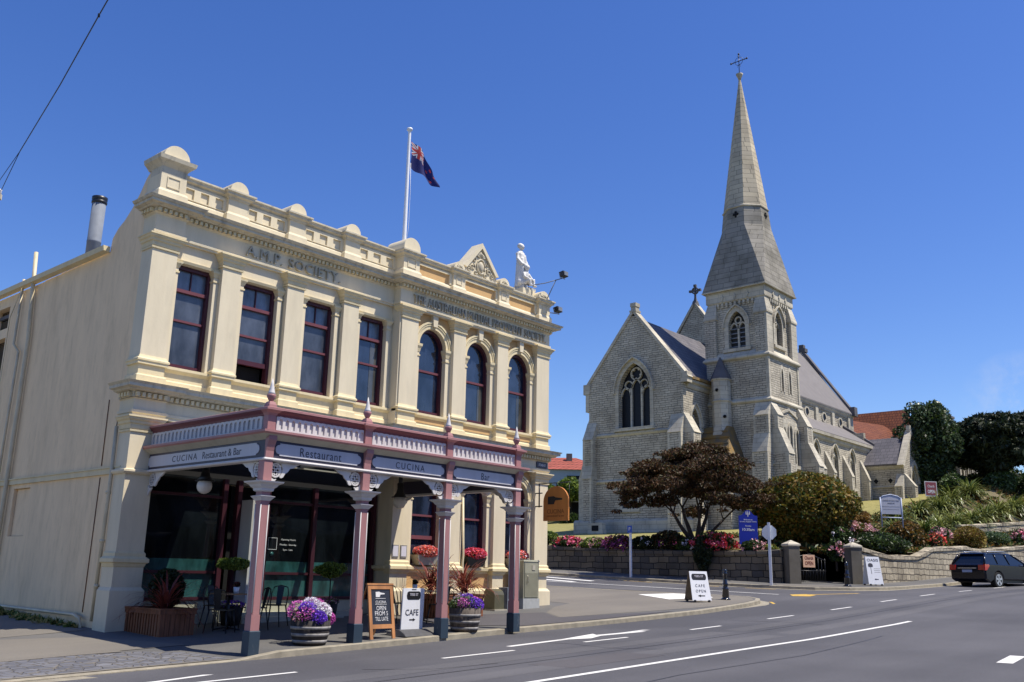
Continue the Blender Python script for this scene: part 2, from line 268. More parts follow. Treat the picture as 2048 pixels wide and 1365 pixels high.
def leafmat(name,c1,c2,rough=0.5,trans=0.25,scale=1.5):
    m,t,b=_new(name); n=t.nodes;l=t.links
    g=n.new('ShaderNodeNewGeometry'); nz=n.new('ShaderNodeTexNoise'); nz.inputs['Scale'].default_value=scale; nz.inputs['Detail'].default_value=3; l.new(g.outputs['Position'],nz.inputs['Vector'])
    ad=n.new('ShaderNodeMath'); ad.operation='MULTIPLY_ADD'; l.new(g.outputs['Random Per Island'],ad.inputs[0]); ad.inputs[1].default_value=0.5; l.new(nz.outputs[0],ad.inputs[2])
    cr=n.new('ShaderNodeValToRGB'); cr.color_ramp.elements[0].position=0.45; cr.color_ramp.elements[1].position=1.0
    cr.color_ramp.elements[0].color=c4(c1); cr.color_ramp.elements[1].color=c4(c2); l.new(ad.outputs[0],cr.inputs[0]); l.new(cr.outputs[0],b.inputs['Base Color'])
    b.inputs['Roughness'].default_value=rough; b.inputs['Specular IOR Level'].default_value=0.35
    if trans:
        tr=n.new('ShaderNodeBsdfTranslucent'); l.new(cr.outputs[0],tr.inputs[0]); ms=n.new('ShaderNodeMixShader'); ms.inputs[0].default_value=trans
        l.new(b.outputs[0],ms.inputs[1]); l.new(tr.outputs[0],ms.inputs[2]); l.new(ms.outputs[0],n['Material Output'].inputs[0])
leafmat('maple_leaf',(0.036,0.020,0.009),(0.105,0.052,0.021),0.65)
leafmat('maple_leaf_green',(0.03,0.03,0.008),(0.08,0.07,0.02),0.6)
leafmat('bronze_leaf',(0.085,0.065,0.010),(0.27,0.15,0.024),0.6)
leafmat('olive_leaf',(0.065,0.07,0.010),(0.24,0.19,0.03),0.6)
leafmat('dark_leaf',(0.012,0.022,0.008),(0.035,0.055,0.016),0.5)
leafmat('yew_leaf',(0.008,0.014,0.006),(0.035,0.048,0.018),0.6,0.1)
leafmat('grey_leaf',(0.045,0.075,0.035),(0.12,0.17,0.09),0.4)
leafmat('fresh_leaf',(0.09,0.15,0.02),(0.30,0.38,0.07),0.45)
leafmat('mid_leaf',(0.03,0.06,0.012),(0.09,0.15,0.03),0.5)
leafmat('rust_leaf',(0.09,0.045,0.012),(0.22,0.11,0.03),0.6)
leafmat('gold_leaf',(0.10,0.085,0.012),(0.28,0.20,0.03),0.5)
leafmat('flax_leaf',(0.05,0.09,0.018),(0.28,0.30,0.085),0.38,0.2,scale=2.5)
leafmat('red_cordyline',(0.10,0.022,0.018),(0.30,0.085,0.055),0.4,0.2)
leafmat('dark_cordyline',(0.10,0.020,0.017),(0.27,0.065,0.045),0.4,0.2)
leafmat('petal_red',(0.55,0.02,0.03),(0.80,0.08,0.08),0.6,0.2,scale=6)
leafmat('petal_pink',(0.62,0.07,0.18),(0.85,0.22,0.34),0.6,0.2,scale=6)
leafmat('petal_palepink',(0.66,0.30,0.33),(0.80,0.52,0.52),0.6,0.2,scale=6)
leafmat('petal_coral',(0.75,0.16,0.10),(0.85,0.30,0.18),0.6,0.2,scale=6)
leafmat('petal_white',(0.66,0.60,0.70),(0.85,0.82,0.86),0.6,0.2,scale=6)
leafmat('petal_violet',(0.12,0.03,0.50),(0.28,0.10,0.75),0.6,0.2,scale=6)
leafmat('petal_magenta',(0.45,0.05,0.36),(0.70,0.20,0.55),0.6,0.2,scale=6)
leafmat('petal_plum',(0.18,0.03,0.12),(0.36,0.09,0.26),0.6,0.2,scale=6)
leafmat('dry_grass',(0.25,0.20,0.06),(0.42,0.35,0.12),0.7,0.2)
# ---------------------------------------------------------------- mesh helpers
WHOLE={'bird_spikes','roof_rail','small_print','tree_emblem','emblem','tracery','scroll_relief','shell_relief','window_surround','fret_bracket','drain_pipe','rule','vestry_passage','arm','adornment','stonework','louvre','hand_emblem','boards','fanlight','post_edge','name_plate','vent'}
def islands(s,tol=0.012):
    """faces grouped into pieces that stand apart from each other"""
    par=list(range(len(s.v)))
    def fd(a):
        while par[a]!=a: par[a]=par[par[a]]; a=par[a]
        return a
    for f in s.f:
        a=fd(f[0])
        for b in f[1:]: par[fd(b)]=a
    comp={}
    for i,f in enumerate(s.f): comp.setdefault(fd(f[0]),[]).append(i)
    C_=[]
    for fs in comp.values():
        P_=np.array([s.v[v] for fi in fs for v in s.f[fi]]); C_.append([P_.min(0)-tol,P_.max(0)+tol,fs])
    ch=True
    while ch and len(C_)>1:
        ch=False; i=0
        while i<len(C_):
            j=i+1
            while j<len(C_):
                if (C_[i][0]<=C_[j][1]).all() and (C_[j][0]<=C_[i][1]).all():
                    C_[i]=[np.minimum(C_[i][0],C_[j][0]),np.maximum(C_[i][1],C_[j][1]),C_[i][2]+C_[j][2]]; C_.pop(j); ch=True
                else: j+=1
            i+=1
    return [c[2] for c in C_]
class MB:
    def __init__(s): s.v=[];s.f=[];s.m=[];s.mats=[];s.cur=0;s.smooth=False;s.sm=[]
    def mat(s,name):
        if name not in s.mats: s.mats.append(name)
        s.cur=s.mats.index(name); return s
    def face(s,idx): s.f.append(tuple(idx)); s.m.append(s.cur); s.sm.append(s.smooth)
    def add(s,vs,fs):
        o=len(s.v); s.v+= [tuple(p) for p in vs]
        for f in fs: s.face([o+i for i in f])
    def box(s,x0,x1,y0,y1,z0,z1):
        if x1<x0:x0,x1=x1,x0
        if y1<y0:y0,y1=y1,y0
        s.add([(x0,y0,z0),(x1,y0,z0),(x1,y1,z0),(x0,y1,z0),(x0,y0,z1),(x1,y0,z1),(x1,y1,z1),(x0,y1,z1)],
              [(0,3,2,1),(4,5,6,7),(0,1,5,4),(1,2,6,5),(2,3,7,6),(3,0,4,7)]); return s
    def hull8(s,a,b):
        """two quads (bottom a, top b)"""
        s.add(list(a)+list(b),[(0,3,2,1),(4,5,6,7),(0,1,5,4),(1,2,6,5),(2,3,7,6),(3,0,4,7)]); return s
    def prism(s,poly,vec):
        n=len(poly); v=Vector(vec)
        s.add([tuple(p) for p in poly]+[tuple(Vector(p)+v) for p in poly],
              [tuple(range(n))[::-1],tuple(range(n,2*n))]+[(i,(i+1)%n,n+(i+1)%n,n+i) for i in range(n)]); return s
    def loft(s,rings,cap=True,closed=True):
        n=len(rings[0]); vs=[p for r in rings for p in r]; fs=[]
        for k in range(len(rings)-1):
            for i in range(n if closed else n-1):
                j=(i+1)%n; fs.append((k*n+i,k*n+j,(k+1)*n+j,(k+1)*n+i))
        if cap: fs+= [tuple(range(n))[::-1],tuple(range((len(rings)-1)*n,len(rings)*n))]
        s.add(vs,fs); return s
    def lathe(s,prof,c=(0,0,0),n=16,a0=0.0,smooth=True):
        o=s.smooth; s.smooth=smooth
        s.loft([[(c[0]+r*math.cos(a0+2*math.pi*i/n),c[1]+r*math.sin(a0+2*math.pi*i/n),c[2]+z) for i in range(n)] for r,z in prof]); s.smooth=o; return s
    def tube(s,pts,r,n=8,rs=None):
        pts=[Vector(p) for p in pts]; rings=[]; up=Vector((0,0,1))
        for i,p in enumerate(pts):
            d=(pts[min(i+1,len(pts)-1)]-pts[max(i-1,0)]).normalized()
            a=d.cross(up if abs(d.z)<0.95 else Vector((1,0,0))).normalized(); b=d.cross(a)
            q=rs[i] if rs else r
            rings.append([tuple(p+a*q*math.cos(2*math.pi*k/n)+b*q*math.sin(2*math.pi*k/n)) for k in range(n)])
        o=s.smooth; s.smooth=True; s.loft(rings); s.smooth=o; return s
    def ellip(s,c,r,n=14,m=9,z0=-1,z1=1):
        rings=[]
        for k in range(m+1):
            t=math.asin(z0)+(math.asin(z1)-math.asin(z0))*k/m
            q=max(math.cos(t),0.01)
            rings.append([(c[0]+r[0]*q*math.cos(2*math.pi*i/n),c[1]+r[1]*q*math.sin(2*math.pi*i/n),c[2]+r[2]*math.sin(t)) for i in range(n)])
        o=s.smooth; s.smooth=True; s.loft(rings); s.smooth=o; return s
    def mould(s,path,prof,closed=False):
        """sweep profile [(out,z)] along the XY path; outward is to the right of travel"""
        P=[Vector((p[0],p[1])) for p in path]; n=len(P); rings=[]
        for i in range(n):
            d0=(P[i]-P[i-1]).normalized() if (i>0 or closed) else None
            d1=(P[(i+1)%n]-P[i]).normalized() if (i<n-1 or closed) else None
            if d0 is None: d0=d1
            if d1 is None: d1=d0
            n0=Vector((d0.y,-d0.x)); n1=Vector((d1.y,-d1.x)); q=(n0+n1); q=q/ max(q.dot(n0),1e-6) if q.length>1e-6 else n0
            rings.append([(P[i].x+q.x*o,P[i].y+q.y*o,z) for o,z in prof])
        if closed: rings.append(rings[0])
        s.loft(rings,cap=not closed); return s
    def fpoly(s,F,poly,o0,o1):
        a=[F(u,o0,z) for u,z in poly]; b=[F(u,o1,z) for u,z in poly]; n=len(poly)
        s.add(a+b,[tuple(range(n)),tuple(range(n,2*n))[::-1]]+[(i,(i+1)%n,n+(i+1)%n,n+i) for i in range(n)]); return s
    def fbox(s,F,u0,u1,z0,z1,o0,o1): return s.fpoly(F,[(u0,z0),(u1,z0),(u1,z1),(u0,z1)],o0,o1)
    def ring(s,F,outer,inner,o0,o1):
        """open band between two equally long point lists"""
        n=len(outer)
        for i in range(n-1): s.fpoly(F,[outer[i],outer[i+1],inner[i+1],inner[i]],o0,o1)
        return s
    def build(s,name,mt=None,parent=None,recalc=True):
        if parent is not None and name not in WHOLE and len(s.f)>6:
            g=islands(s)
            if 1<len(g)<=40:
                r=None
                for fs in g:
                    q=MB(); q.mats=s.mats; mp={}
                    for fi in fs:
                        q.f.append(tuple(mp.setdefault(v,len(mp)) for v in s.f[fi])); q.m.append(s.m[fi]); q.sm.append(s.sm[fi])
                    q.v=[None]*len(mp)
                    for a,b in mp.items(): q.v[b]=s.v[a]
                    o=q._build(name,mt,parent,recalc); r=r or o
                return r
        return s._build(name,mt,parent,recalc)
    def _build(s,name,mt=None,parent=None,recalc=True):
        me=bpy.data.meshes.new(name); off=rootloc(parent)
        vs=s.v if off is None else [(x-off[0],y-off[1],z-off[2]) for x,y,z in s.v]
        me.from_pydata(vs,[],s.f)
        if mt: me.materials.append(MAT[mt])
        else:
            for q in s.mats: me.materials.append(MAT[q])
            me.polygons.foreach_set('material_index',s.m)
        me.polygons.foreach_set('use_smooth',s.sm)
        if recalc:
            bm=bmesh.new(); bm.from_mesh(me); bmesh.ops.recalc_face_normals(bm,faces=bm.faces); bm.to_mesh(me); bm.free()
        me.update()
        o=bpy.data.objects.new(name,me); C.objects.link(o); o.parent=parent; return o
LOCAL=False
def rootloc(p):
    if p is None: return None
    v=Vector((0,0,0))
    while p is not None:
        if p.get('_local'): return None
        v+=p.location; p=p.parent
    return v
def tag(o,label=None,cat=None,group=None,kind=None):
    if label: o['label']=label
    if cat: o['category']=cat
    if group: o['group']=group
    if kind: o['kind']=kind
    return o
def thing(name,label,cat,loc=(0,0,0),rz=0,group=None,local=False):
    o=bpy.data.objects.new(name,None); C.objects.link(o); o.location=loc; o.rotation_euler=(0,0,rz); o.empty_display_size=0.2
    if local: o['_local']=1
    return tag(o,label,cat,group)
def struct(name,mb,mt=None):
    return tag(mb.build(name,mt),kind='structure')
def dup(root,loc,rz=None,label=None,scale=None):
    def cp(o,par):
        c=o.copy(); C.objects.link(c); c.parent=par
        for ch in list(o.children): cp(ch,c)
        return c
    r=cp(root,None); r.location=loc
    if rz is not None: r.rotation_euler=(0,0,rz)
    if scale: r.scale=(scale,)*3
    if label: r['label']=label
    return r
FF=lambda y0: (lambda u,o,z:(u,y0-o,z))        # wall facing -Y
FL=lambda x0: (lambda u,o,z:(x0-o,u,z))        # wall facing -X
def arch(uc,hw,zs,kind='round',n=12,rise=None):
    """points from the left springing to the right one"""
    if kind=='round': return [(uc-hw*math.cos(math.pi*i/n),zs+hw*math.sin(math.pi*i/n)) for i in range(n+1)]
    if kind=='flat': return [(uc-hw,zs),(uc+hw,zs)]
    rise=rise or hw*1.7
    R=(hw*hw+rise*rise)/(2*hw); th=math.asin(min(1,rise/R)) ; h=n//2
    L=[(uc-hw+R-R*math.cos(th*i/h),zs+R*math.sin(th*i/h)) for i in range(h+1)]
    return L+[(2*uc-x,z) for x,z in L[::-1][1:]]
def pierced(mb,F,u0,u1,z0,z1,ops,o0,o1):
    """wall u0..u1 with openings (uc,hw,zsill,zspring,kind,rise)"""
    x=u0
    for uc,hw,zb,zs,kd,rs in sorted(ops):
        if uc-hw>x: mb.fbox(F,x,uc-hw,z0,z1,o0,o1)
        if zb>z0: mb.fbox(F,uc-hw,uc+hw,z0,zb,o0,o1)
        a=arch(uc,hw,zs,kd,12,rs)
        mb.fpoly(F,[(uc-hw,z1)]+a+[(uc+hw,z1)],o0,o1)
        x=uc+hw
    if x<u1: mb.fbox(F,x,u1,z0,z1,o0,o1)
def opening_fill(mb,F,uc,hw,zb,zs,kd,rs,o0,o1):
    a=arch(uc,hw,zs,kd,12,rs); mb.fpoly(F,[(uc-hw,zb)]+a+[(uc+hw,zb)],o0,o1)
def text(name,body,o,right,up,nrm,width=None,height=None,mt='dark_letter',ext=0.004,parent=None,align='C',bold=0.0,space=1.0):
    cu=bpy.data.curves.new('t','FONT'); cu.body=body; cu.extrude=0.5; cu.offset=bold; cu.space_character=space; cu.resolution_u=3
    cu.align_x='CENTER'
    ob=bpy.data.objects.new('t',cu); C.objects.link(ob); bpy.context.view_layer.update()
    dg=bpy.context.evaluated_depsgraph_get(); me=bpy.data.meshes.new_from_object(ob.evaluated_get(dg))
    bpy.data.objects.remove(ob)
    co=np.empty(len(me.vertices)*3); me.vertices.foreach_get('co',co); co=co.reshape(-1,3)
    w=co[:,0].max()-co[:,0].min(); h=co[:,1].max()-co[:,1].min()
    cx=(co[:,0].max()+co[:,0].min())/2; cy=(co[:,1].max()+co[:,1].min())/2
    sx=width/w if width else height/h; sy=height/h if height else sx
    a=(co[:,0]-cx)*sx; b=(co[:,1]-cy)*sy; c=(co[:,2]+0.5)*ext
    r,u,n=[np.array(Vector(q).normalized()) for q in (right,up,nrm)]
    p=np.array(o)+a[:,None]*r+b[:,None]*u+c[:,None]*n
    off=rootloc(parent)
    if off is not None: p=p-np.array(off)
    me.vertices.foreach_set('co',p.ravel()); me.materials.clear(); me.materials.append(MAT[mt]); me.update()
    ob=bpy.data.objects.new(name,me); C.objects.link(ob); ob.parent=parent; me.name=name
    return ob
FRT=((1,0,0),(0,0,1),(0,-1,0)); LFT=((0,-1,0),(0,0,1),(-1,0,0))
rng=np.random.default_rng(11)
def leaves(name,pts,size,mts,parent=None,weights=None,aspect=1.0,droop=0.0,jit=0.4,local=False,up=0.0):
    """cloud of leaf faces, pts (n,3)"""
    pts=np.asarray(pts,float); n=len(pts)
    d=rng.normal(size=(n,3)); d[:,2]+=up; d/=np.linalg.norm(d,axis=1)[:,None]
    t=rng.normal(size=(n,3)); t[:,2]-=droop; t-= (t*d).sum(1)[:,None]*d; t/=np.linalg.norm(t,axis=1)[:,None]
    b=np.cross(d,t); s=size*(1+jit*(rng.random(n)-0.5)*2)
    a=(t*(s*aspect)[:,None]); b=b*s[:,None]*0.62
    off=rootloc(parent)
    p=pts if (off is None or local) else pts-np.array(off)
    fold=d*(s*0.18)[:,None]
    v=np.stack([p-a,p-b+fold,p+a,p+b+fold],1).reshape(-1,3)
    me=bpy.data.meshes.new(name); me.vertices.add(4*n); me.vertices.foreach_set('co',v.ravel())
    me.loops.add(4*n); me.loops.foreach_set('vertex_index',np.arange(4*n)); me.polygons.add(n)
    me.polygons.foreach_set('loop_start',np.arange(n)*4); me.polygons.foreach_set('loop_total',np.full(n,4))
    for q in mts: me.materials.append(MAT[q])
    if len(mts)>1:
        w=np.array(weights or [1]*len(mts),float); w/=w.sum()
        me.polygons.foreach_set('material_index',rng.choice(len(mts),n,p=w).astype(np.int32))
    me.update(calc_edges=True); me.validate()
    o=bpy.data.objects.new(name,me); C.objects.link(o); o.parent=parent; return o
def blob(c,r,n,shell=0.55):
    """points through an ellipsoid, denser to its skin"""
    d=rng.normal(size=(n,3)); d/=np.linalg.norm(d,axis=1)[:,None]
    q=shell+(1-shell)*rng.random(n)**0.6
    return np.array(c)+d*q[:,None]*np.array(r)
def blades(name,base,n,L,w,mt,parent=None,spread=1.0,droop=0.6,seg=5,local=False,minang=0.15,two=None,lift=0.0):
    """sword leaves arching from a base"""
    vs=[];fs=[];mi=[]; off=rootloc(parent); bx=np.array(base,float)
    if off is not None and not local: bx=bx-np.array(off)
    for k in range(n):
        az=rng.random()*2*math.pi; el=minang+(rng.random()**0.8)*spread; l=L*(0.6+0.5*rng.random()); dr=droop*(0.6+0.8*rng.random())
        h=np.array([math.cos(az),math.sin(az),0]); sd=np.array([-math.sin(az),math.cos(az),0])
        p=bx+h*0.03+np.array([0,0,lift*rng.random()]); a=el; o=len(vs)
        for j in range(seg+1):
            ww=w*(1-(j/seg)**2.2)*(0.55+0.45*min(1,j/1.5))
            vs.append(p-sd*ww/2); vs.append(p+sd*ww/2)
            p=p+(h*math.sin(a)+np.array([0,0,math.cos(a)]))*l/seg; a+=dr/seg*(0.5+j*0.35)
        for j in range(seg): fs.append((o+2*j,o+2*j+1,o+2*j+3,o+2*j+2)); mi.append(0 if two is None else int(rng.random()<0.4))
    me=bpy.data.meshes.new(name); me.from_pydata([tuple(v) for v in vs],[],fs); me.materials.append(MAT[mt])
    if two: me.materials.append(MAT[two]); me.polygons.foreach_set('material_index',mi)
    me.update(); o=bpy.data.objects.new(name,me); C.objects.link(o); o.parent=parent; return o
# ---------------------------------------------------------------- ground heights
_mx=[-60,0,10,16.6,20.5,25.6,30,35,40,45,50,55,65,80,200]; _mz=[-2,-.39,-.12,.06,.16,.35,.56,.80,1.0,1.13,1.28,1.5,2.0,2.8,8]
def T(x,y): return float(np.interp(x,_mx,_mz))+(0.035*max(0,y-14.5) if x>9.3 else 0.035*max(0,y-14.5)*max(0,1-(9.3-x)/4))
def P(x,y): # paved footpath
    if x<9.6 and y<16.2: return T(x,y)+0.03+0.09*max(0,min(1,(y-14.6)/1.5))
    return T(x,y)+0.12
def sst(t): t=max(0,min(1,t)); return t*t*(3-2*t)
def Zc(x,y):
    xe=min(x,92); z=2.75+0.1*(xe-40)+0.0016*max(0,xe-58)**2; z-=0.10*max(0,y-85)
    w=T(x,17)+1.5
    return w+(z-w)*sst((y-17.3)/6) if y<23.3 else z
def grid(xs,ys,fz):
    mb=MB(); nx=len(xs);ny=len(ys)
    mb.v=[(x,y,fz(x,y)) for y in ys for x in xs]
    for j in range(ny-1):
        for i in range(nx-1): mb.face((j*nx+i,j*nx+i+1,(j+1)*nx+i+1,(j+1)*nx+i))
    return mb
def rgd(a,b,s): return list(np.arange(a,b+s*0.5,s))
mb=grid([-1500,-300,0,300,1500],[-1500,-300,0,300,1500],lambda x,y:-7.0); struct('ground',mb,'far_ground')
mb=grid(rgd(-60,160,2),rgd(-40,15,2.5)+rgd(17,130,3),T); struct('road',mb,'road_asphalt')
K1=[(-30,14.5),(-10,14.5),(3,14.45),(6,14.4),(8.2,14.35),(9.5,14.35),(10.3,14.3),(13.2,14.42),(16.5,14.66),(20.4,14.7),(23,14.68),(25.4,14.7),(27.5,14.8),(29.05,14.93),(30.2,15.15),(30.95,15.5),(31.35,16.1),(31.3,16.9),(31.0,17.8),(30.5,19.4),(29.9,21.5),(29.6,24),(29.5,30),(29.5,40),(29.5,70)]
K1d=[]
for a,b in zip(K1[:-1],K1[1:]):
    L=math.dist(a,b); k=max(1,int(L/0.8))
    for i in range(k): K1d.append((a[0]+(b[0]-a[0])*i/k,a[1]+(b[1]-a[1])*i/k))
K1d.append(K1[-1])
def kerb(name,K,side,top,w=0.16):
    """kerb stone: face up from the road, flat top"""
    mb=MB(); n=len(K); R4=[]
    for i,(x,y) in enumerate(K):
        a=Vector(K[max(i-1,0)]); b=Vector(K[min(i+1,n-1)]); d=(b-a).normalized(); nr=Vector((-d.y,d.x))*side
        q=(x+nr.x*w,y+nr.y*w)
        R4.append([(x,y,T(x,y)-0.15),(x+nr.x*0.015,y+nr.y*0.015,top(x,y)-0.008),(x+nr.x*0.035,y+nr.y*0.035,top(x,y)+0.006),(q[0],q[1],top(*q)+0.006),(q[0],q[1],T(*q)-0.15)])
    mb.loft(R4,cap=True,closed=True); o=struct(name,mb,'kerb_concrete')
    # gutter channel lies 4 mm over the road
    g=MB(); n=len(K); Rr=[]
    for i,(x,y) in enumerate(K):
        a=Vector(K[max(i-1,0)]); b=Vector(K[min(i+1,n-1)]); d=(b-a).normalized(); nr=Vector((-d.y,d.x))*side
        Rr.append([(x,y,T(x,y)+0.006),(x-nr.x*0.3,y-nr.y*0.3,T(x-nr.x*0.3,y-nr.y*0.3)+0.006)])
    g.loft(Rr,cap=False,closed=False); struct('gutter_channel',g,'kerb_concrete')
    return [ (r[3][0],r[3][1]) for r in R4]
in1=kerb('kerb',K1d,1,P)
def fan(K,spine,f,nsub=36,pw=1.6):
    mb=MB(); n=len(K)
    for k,(x,y) in enumerate(K):
        sx,sy=spine(k,x,y)
        for j in range(nsub+1):
            t=(j/nsub)**pw; px=x+(sx-x)*t; py=y+(sy-y)*t; mb.v.append((px,py,f(px,py)))
    w=nsub+1
    for k in range(n-1):
        for j in range(nsub): mb.face((k*w+j,(k+1)*w+j,(k+1)*w+j+1,k*w+j+1))
    return mb
def sp1(k,x,y):
    if x<20 and y<16: return (x,70)
    t=k/len(in1); i0=next(i for i,p in enumerate(in1) if p[0]>=20)
    t=(k-i0)/(len(in1)-i0); return (20+9.0*t,70)
struct('footpath',fan(in1,sp1,P),'footpath_asphalt')
# paler slabs of footpath on the corner, dark patch, setts apron, concrete edgings
def sheet(name,poly,mt,f,lift=0.004,res=0.6):
    """flat polygon draped on f"""
    bm=bmesh.new(); vs=[]
    n=len(poly)
    pts=[]
    for i in range(n):
        a=poly[i];b=poly[(i+1)%n];L=math.dist(a,b);k=max(1,int(L/res))
        for j in range(k): pts.append((a[0]+(b[0]-a[0])*j/k,a[1]+(b[1]-a[1])*j/k))
    vs=[bm.verts.new((x,y,0)) for x,y in pts]; bm.faces.new(vs)
    xs=[p[0] for p in pts]; ys=[p[1] for p in pts]
    for x in np.arange(min(xs)+res,max(xs),max(res,(max(xs)-min(xs))/40)):
        g=bm.verts[:]+bm.edges[:]+bm.faces[:]; bmesh.ops.bisect_plane(bm,geom=g,plane_co=(x,0,0),plane_no=(1,0,0))
    for y in np.arange(min(ys)+res,max(ys),max(res,(max(ys)-min(ys))/40)):
        g=bm.verts[:]+bm.edges[:]+bm.faces[:]; bmesh.ops.bisect_plane(bm,geom=g,plane_co=(0,y,0),plane_no=(0,1,0))
    for v in bm.verts: v.co.z=f(v.co.x,v.co.y)+lift
    bmesh.ops.recalc_face_normals(bm,faces=bm.faces)
    for q in bm.faces:
        if q.normal.z<0: q.normal_flip()
    me=bpy.data.meshes.new(name); bm.to_mesh(me); bm.free(); me.materials.append(MAT[mt]); o=bpy.data.objects.new(name,me); C.objects.link(o)
    return tag(o,kind='structure')
sheet('footpath_corner',[(22.6,18.0),(21.0,17.0),(20.2,15.9),(25.5,15.3),(27.5,14.99),(29.0,15.12),(30.1,15.35),(30.75,15.7),(31.12,16.2),(31.1,16.9),(30.8,17.8),(30.3,19.4),(29.65,21.5),(29.35,24),(29.2,40),(24,40),(24,18.5)],'footpath_pale',P,0.005)
sheet('footpath_patch',[(17.6,17.9),(20.9,17.0),(20.1,15.9),(24.5,15.0),(21,14.92),(17.5,14.9),(16.5,15.6),(16.2,17.0)],'patch_asphalt',P,0.010)
sheet('footpath_lane',[(-30,16.15),(9.5,16.05),(8.6,18.3),(7.0,19.5),(9.1,19.3),(9.1,40),(-30,40)],'footpath_pale',P,0.005)
sheet('setts_apron',[(-12,14.66),(8.6,14.55),(9.45,14.62),(9.1,15.4),(8.4,15.85),(7.4,15.98),(3,16.0),(-12,16.0)],'bluestone_setts',P,0.008)
sheet('concrete_edging',[(-12,16.0),(7.4,15.99),(8.2,15.93),(8.2,16.02),(7.4,16.06),(-12,16.06)],'footpath_pale',P,0.011)
sheet('concrete_edging',[(-12,14.64),(6.5,14.56),(9.5,14.52),(9.5,14.6),(6.5,14.65),(-12,14.74)],'footpath_pale',P,0.013)
sheet('tactile_slab',[(28.0,17.35),(29.9,16.75),(30.7,17.5),(30.3,18.6),(28.9,19.2)],'tactile_white',P,0.010)
# church side footpath
K2=[(36.9,90),(36.9,60),(36.9,40),(36.9,30),(37.0,24),(37.3,20.8),(37.8,18.4),(38.5,16.8),(39.6,15.75),(41.2,15.15),(43.5,14.95),(50,14.9),(60,14.85),(90,14.85),(155,14.85)]
K2d=[]
for a,b in zip(K2[:-1],K2[1:]):
    L=math.dist(a,b); k=max(1,int(L/1.0))
    for i in range(k): K2d.append((a[0]+(b[0]-a[0])*i/k,a[1]+(b[1]-a[1])*i/k))
K2d.append(K2[-1])
P2=lambda x,y:T(x,y)+0.12
in2=kerb('kerb',K2d,1,P2)
def sp2(k,x,y):
    if y>21: return (41.0,y)
    if x>44: return (x,18.2)
    return (42.0+(x-38)*0.4,19.6)
struct('footpath',fan(in2,sp2,P2,10,1.0),'footpath_asphalt')
sheet('footpath_crossing_slab',[(38.2,18.3),(38.8,17.2),(39.9,16.1),(40.6,16.6),(39.6,17.8),(39.0,18.8)],'footpath_pale',P2,0.006)
# church yard: lawn, bank
xs=rgd(40.1,62,1.1)+rgd(64,160,2.5)
mb=grid(xs,rgd(19.5,30,0.7)+rgd(31,130,3),Zc); struct('lawn',mb,'lawn')
mb=grid([x for x in xs if x>43.5],[17.05,17.4,17.9,18.5,19.0,19.5],Zc); struct('bank',mb,'bank_soil')
mb=grid([x for x in xs if x>43.5],rgd(19.5,28,0.7),lambda x,y:Zc(x,y)+0.006*(1 if y<27 else -2)); struct('bank_bed',mb,'bank_soil')
# ---------------------------------------------------------------- painted road markings
def stripe(name,pts,w,mt='road_white',lift=0.004):
    mb=MB(); n=len(pts); q=[]
    pp=[]
    for a,b in zip(pts[:-1],pts[1:]):
        L=math.dist(a,b);k=max(1,int(L/1.0))
        for i in range(k): pp.append((a[0]+(b[0]-a[0])*i/k,a[1]+(b[1]-a[1])*i/k))
    pp.append(pts[-1]); n=len(pp); rg=[]
    for i,(x,y) in enumerate(pp):
        a=Vector(pp[max(i-1,0)]);b=Vector(pp[min(i+1,n-1)]);d=(b-a).normalized(); nr=Vector((-d.y,d.x))*w/2
        rg.append([(x-nr.x,y-nr.y,T(x-nr.x,y-nr.y)+lift),(x+nr.x,y+nr.y,T(x+nr.x,y+nr.y)+lift)])
    mb.loft(rg,cap=False,closed=False); return struct(name,mb,mt)
stripe('edge_line',[(4,12.95),(7.3,13.05),(9.74,13.5),(12,13.58),(15.0,13.56)],0.11)
for a,b in [((6.9,12.55),(9.3,12.5)),((12.2,12.25),(13.2,12.12)),((12.15,12.2),(14.3,12.25)),((20.9,12.35),(22.1,12.3)),((25.2,12.42),(26.7,12.35)),((29.3,12.3),(30.8,12.2)),((33.7,12.35),(35.0,12.3)),((37.9,12.35),(39.6,12.35)),((43.0,12.5),(45.0,12.6)),((48.5,12.7),(51,12.7)),((56,12.7),(58.5,12.7)),((-2,12.6),(0.5,12.6))][0:1]+[((12.2,12.22),(14.1,12.2)),((16.4,12.25),(18.0,12.25)),((20.85,12.33),(22.3,12.3)),((25.2,12.42),(26.7,12.35)),((29.3,12.3),(30.8,12.25)),((33.7,12.35),(35.1,12.3)),((37.9,12.38),(39.6,12.38)),((43.0,12.45),(45.0,12.5)),((48.5,12.5),(50.8,12.5)),((54,12.5),(56.5,12.5))]:
    stripe('lane_dash',[a,b],0.10)
stripe('centre_line',[(6,9.0),(10.85,9.05),(18,9.05),(26.6,9.0)],0.13)
stripe('lane_dash',[(18.15,4.63),(19.6,4.76)],0.26)
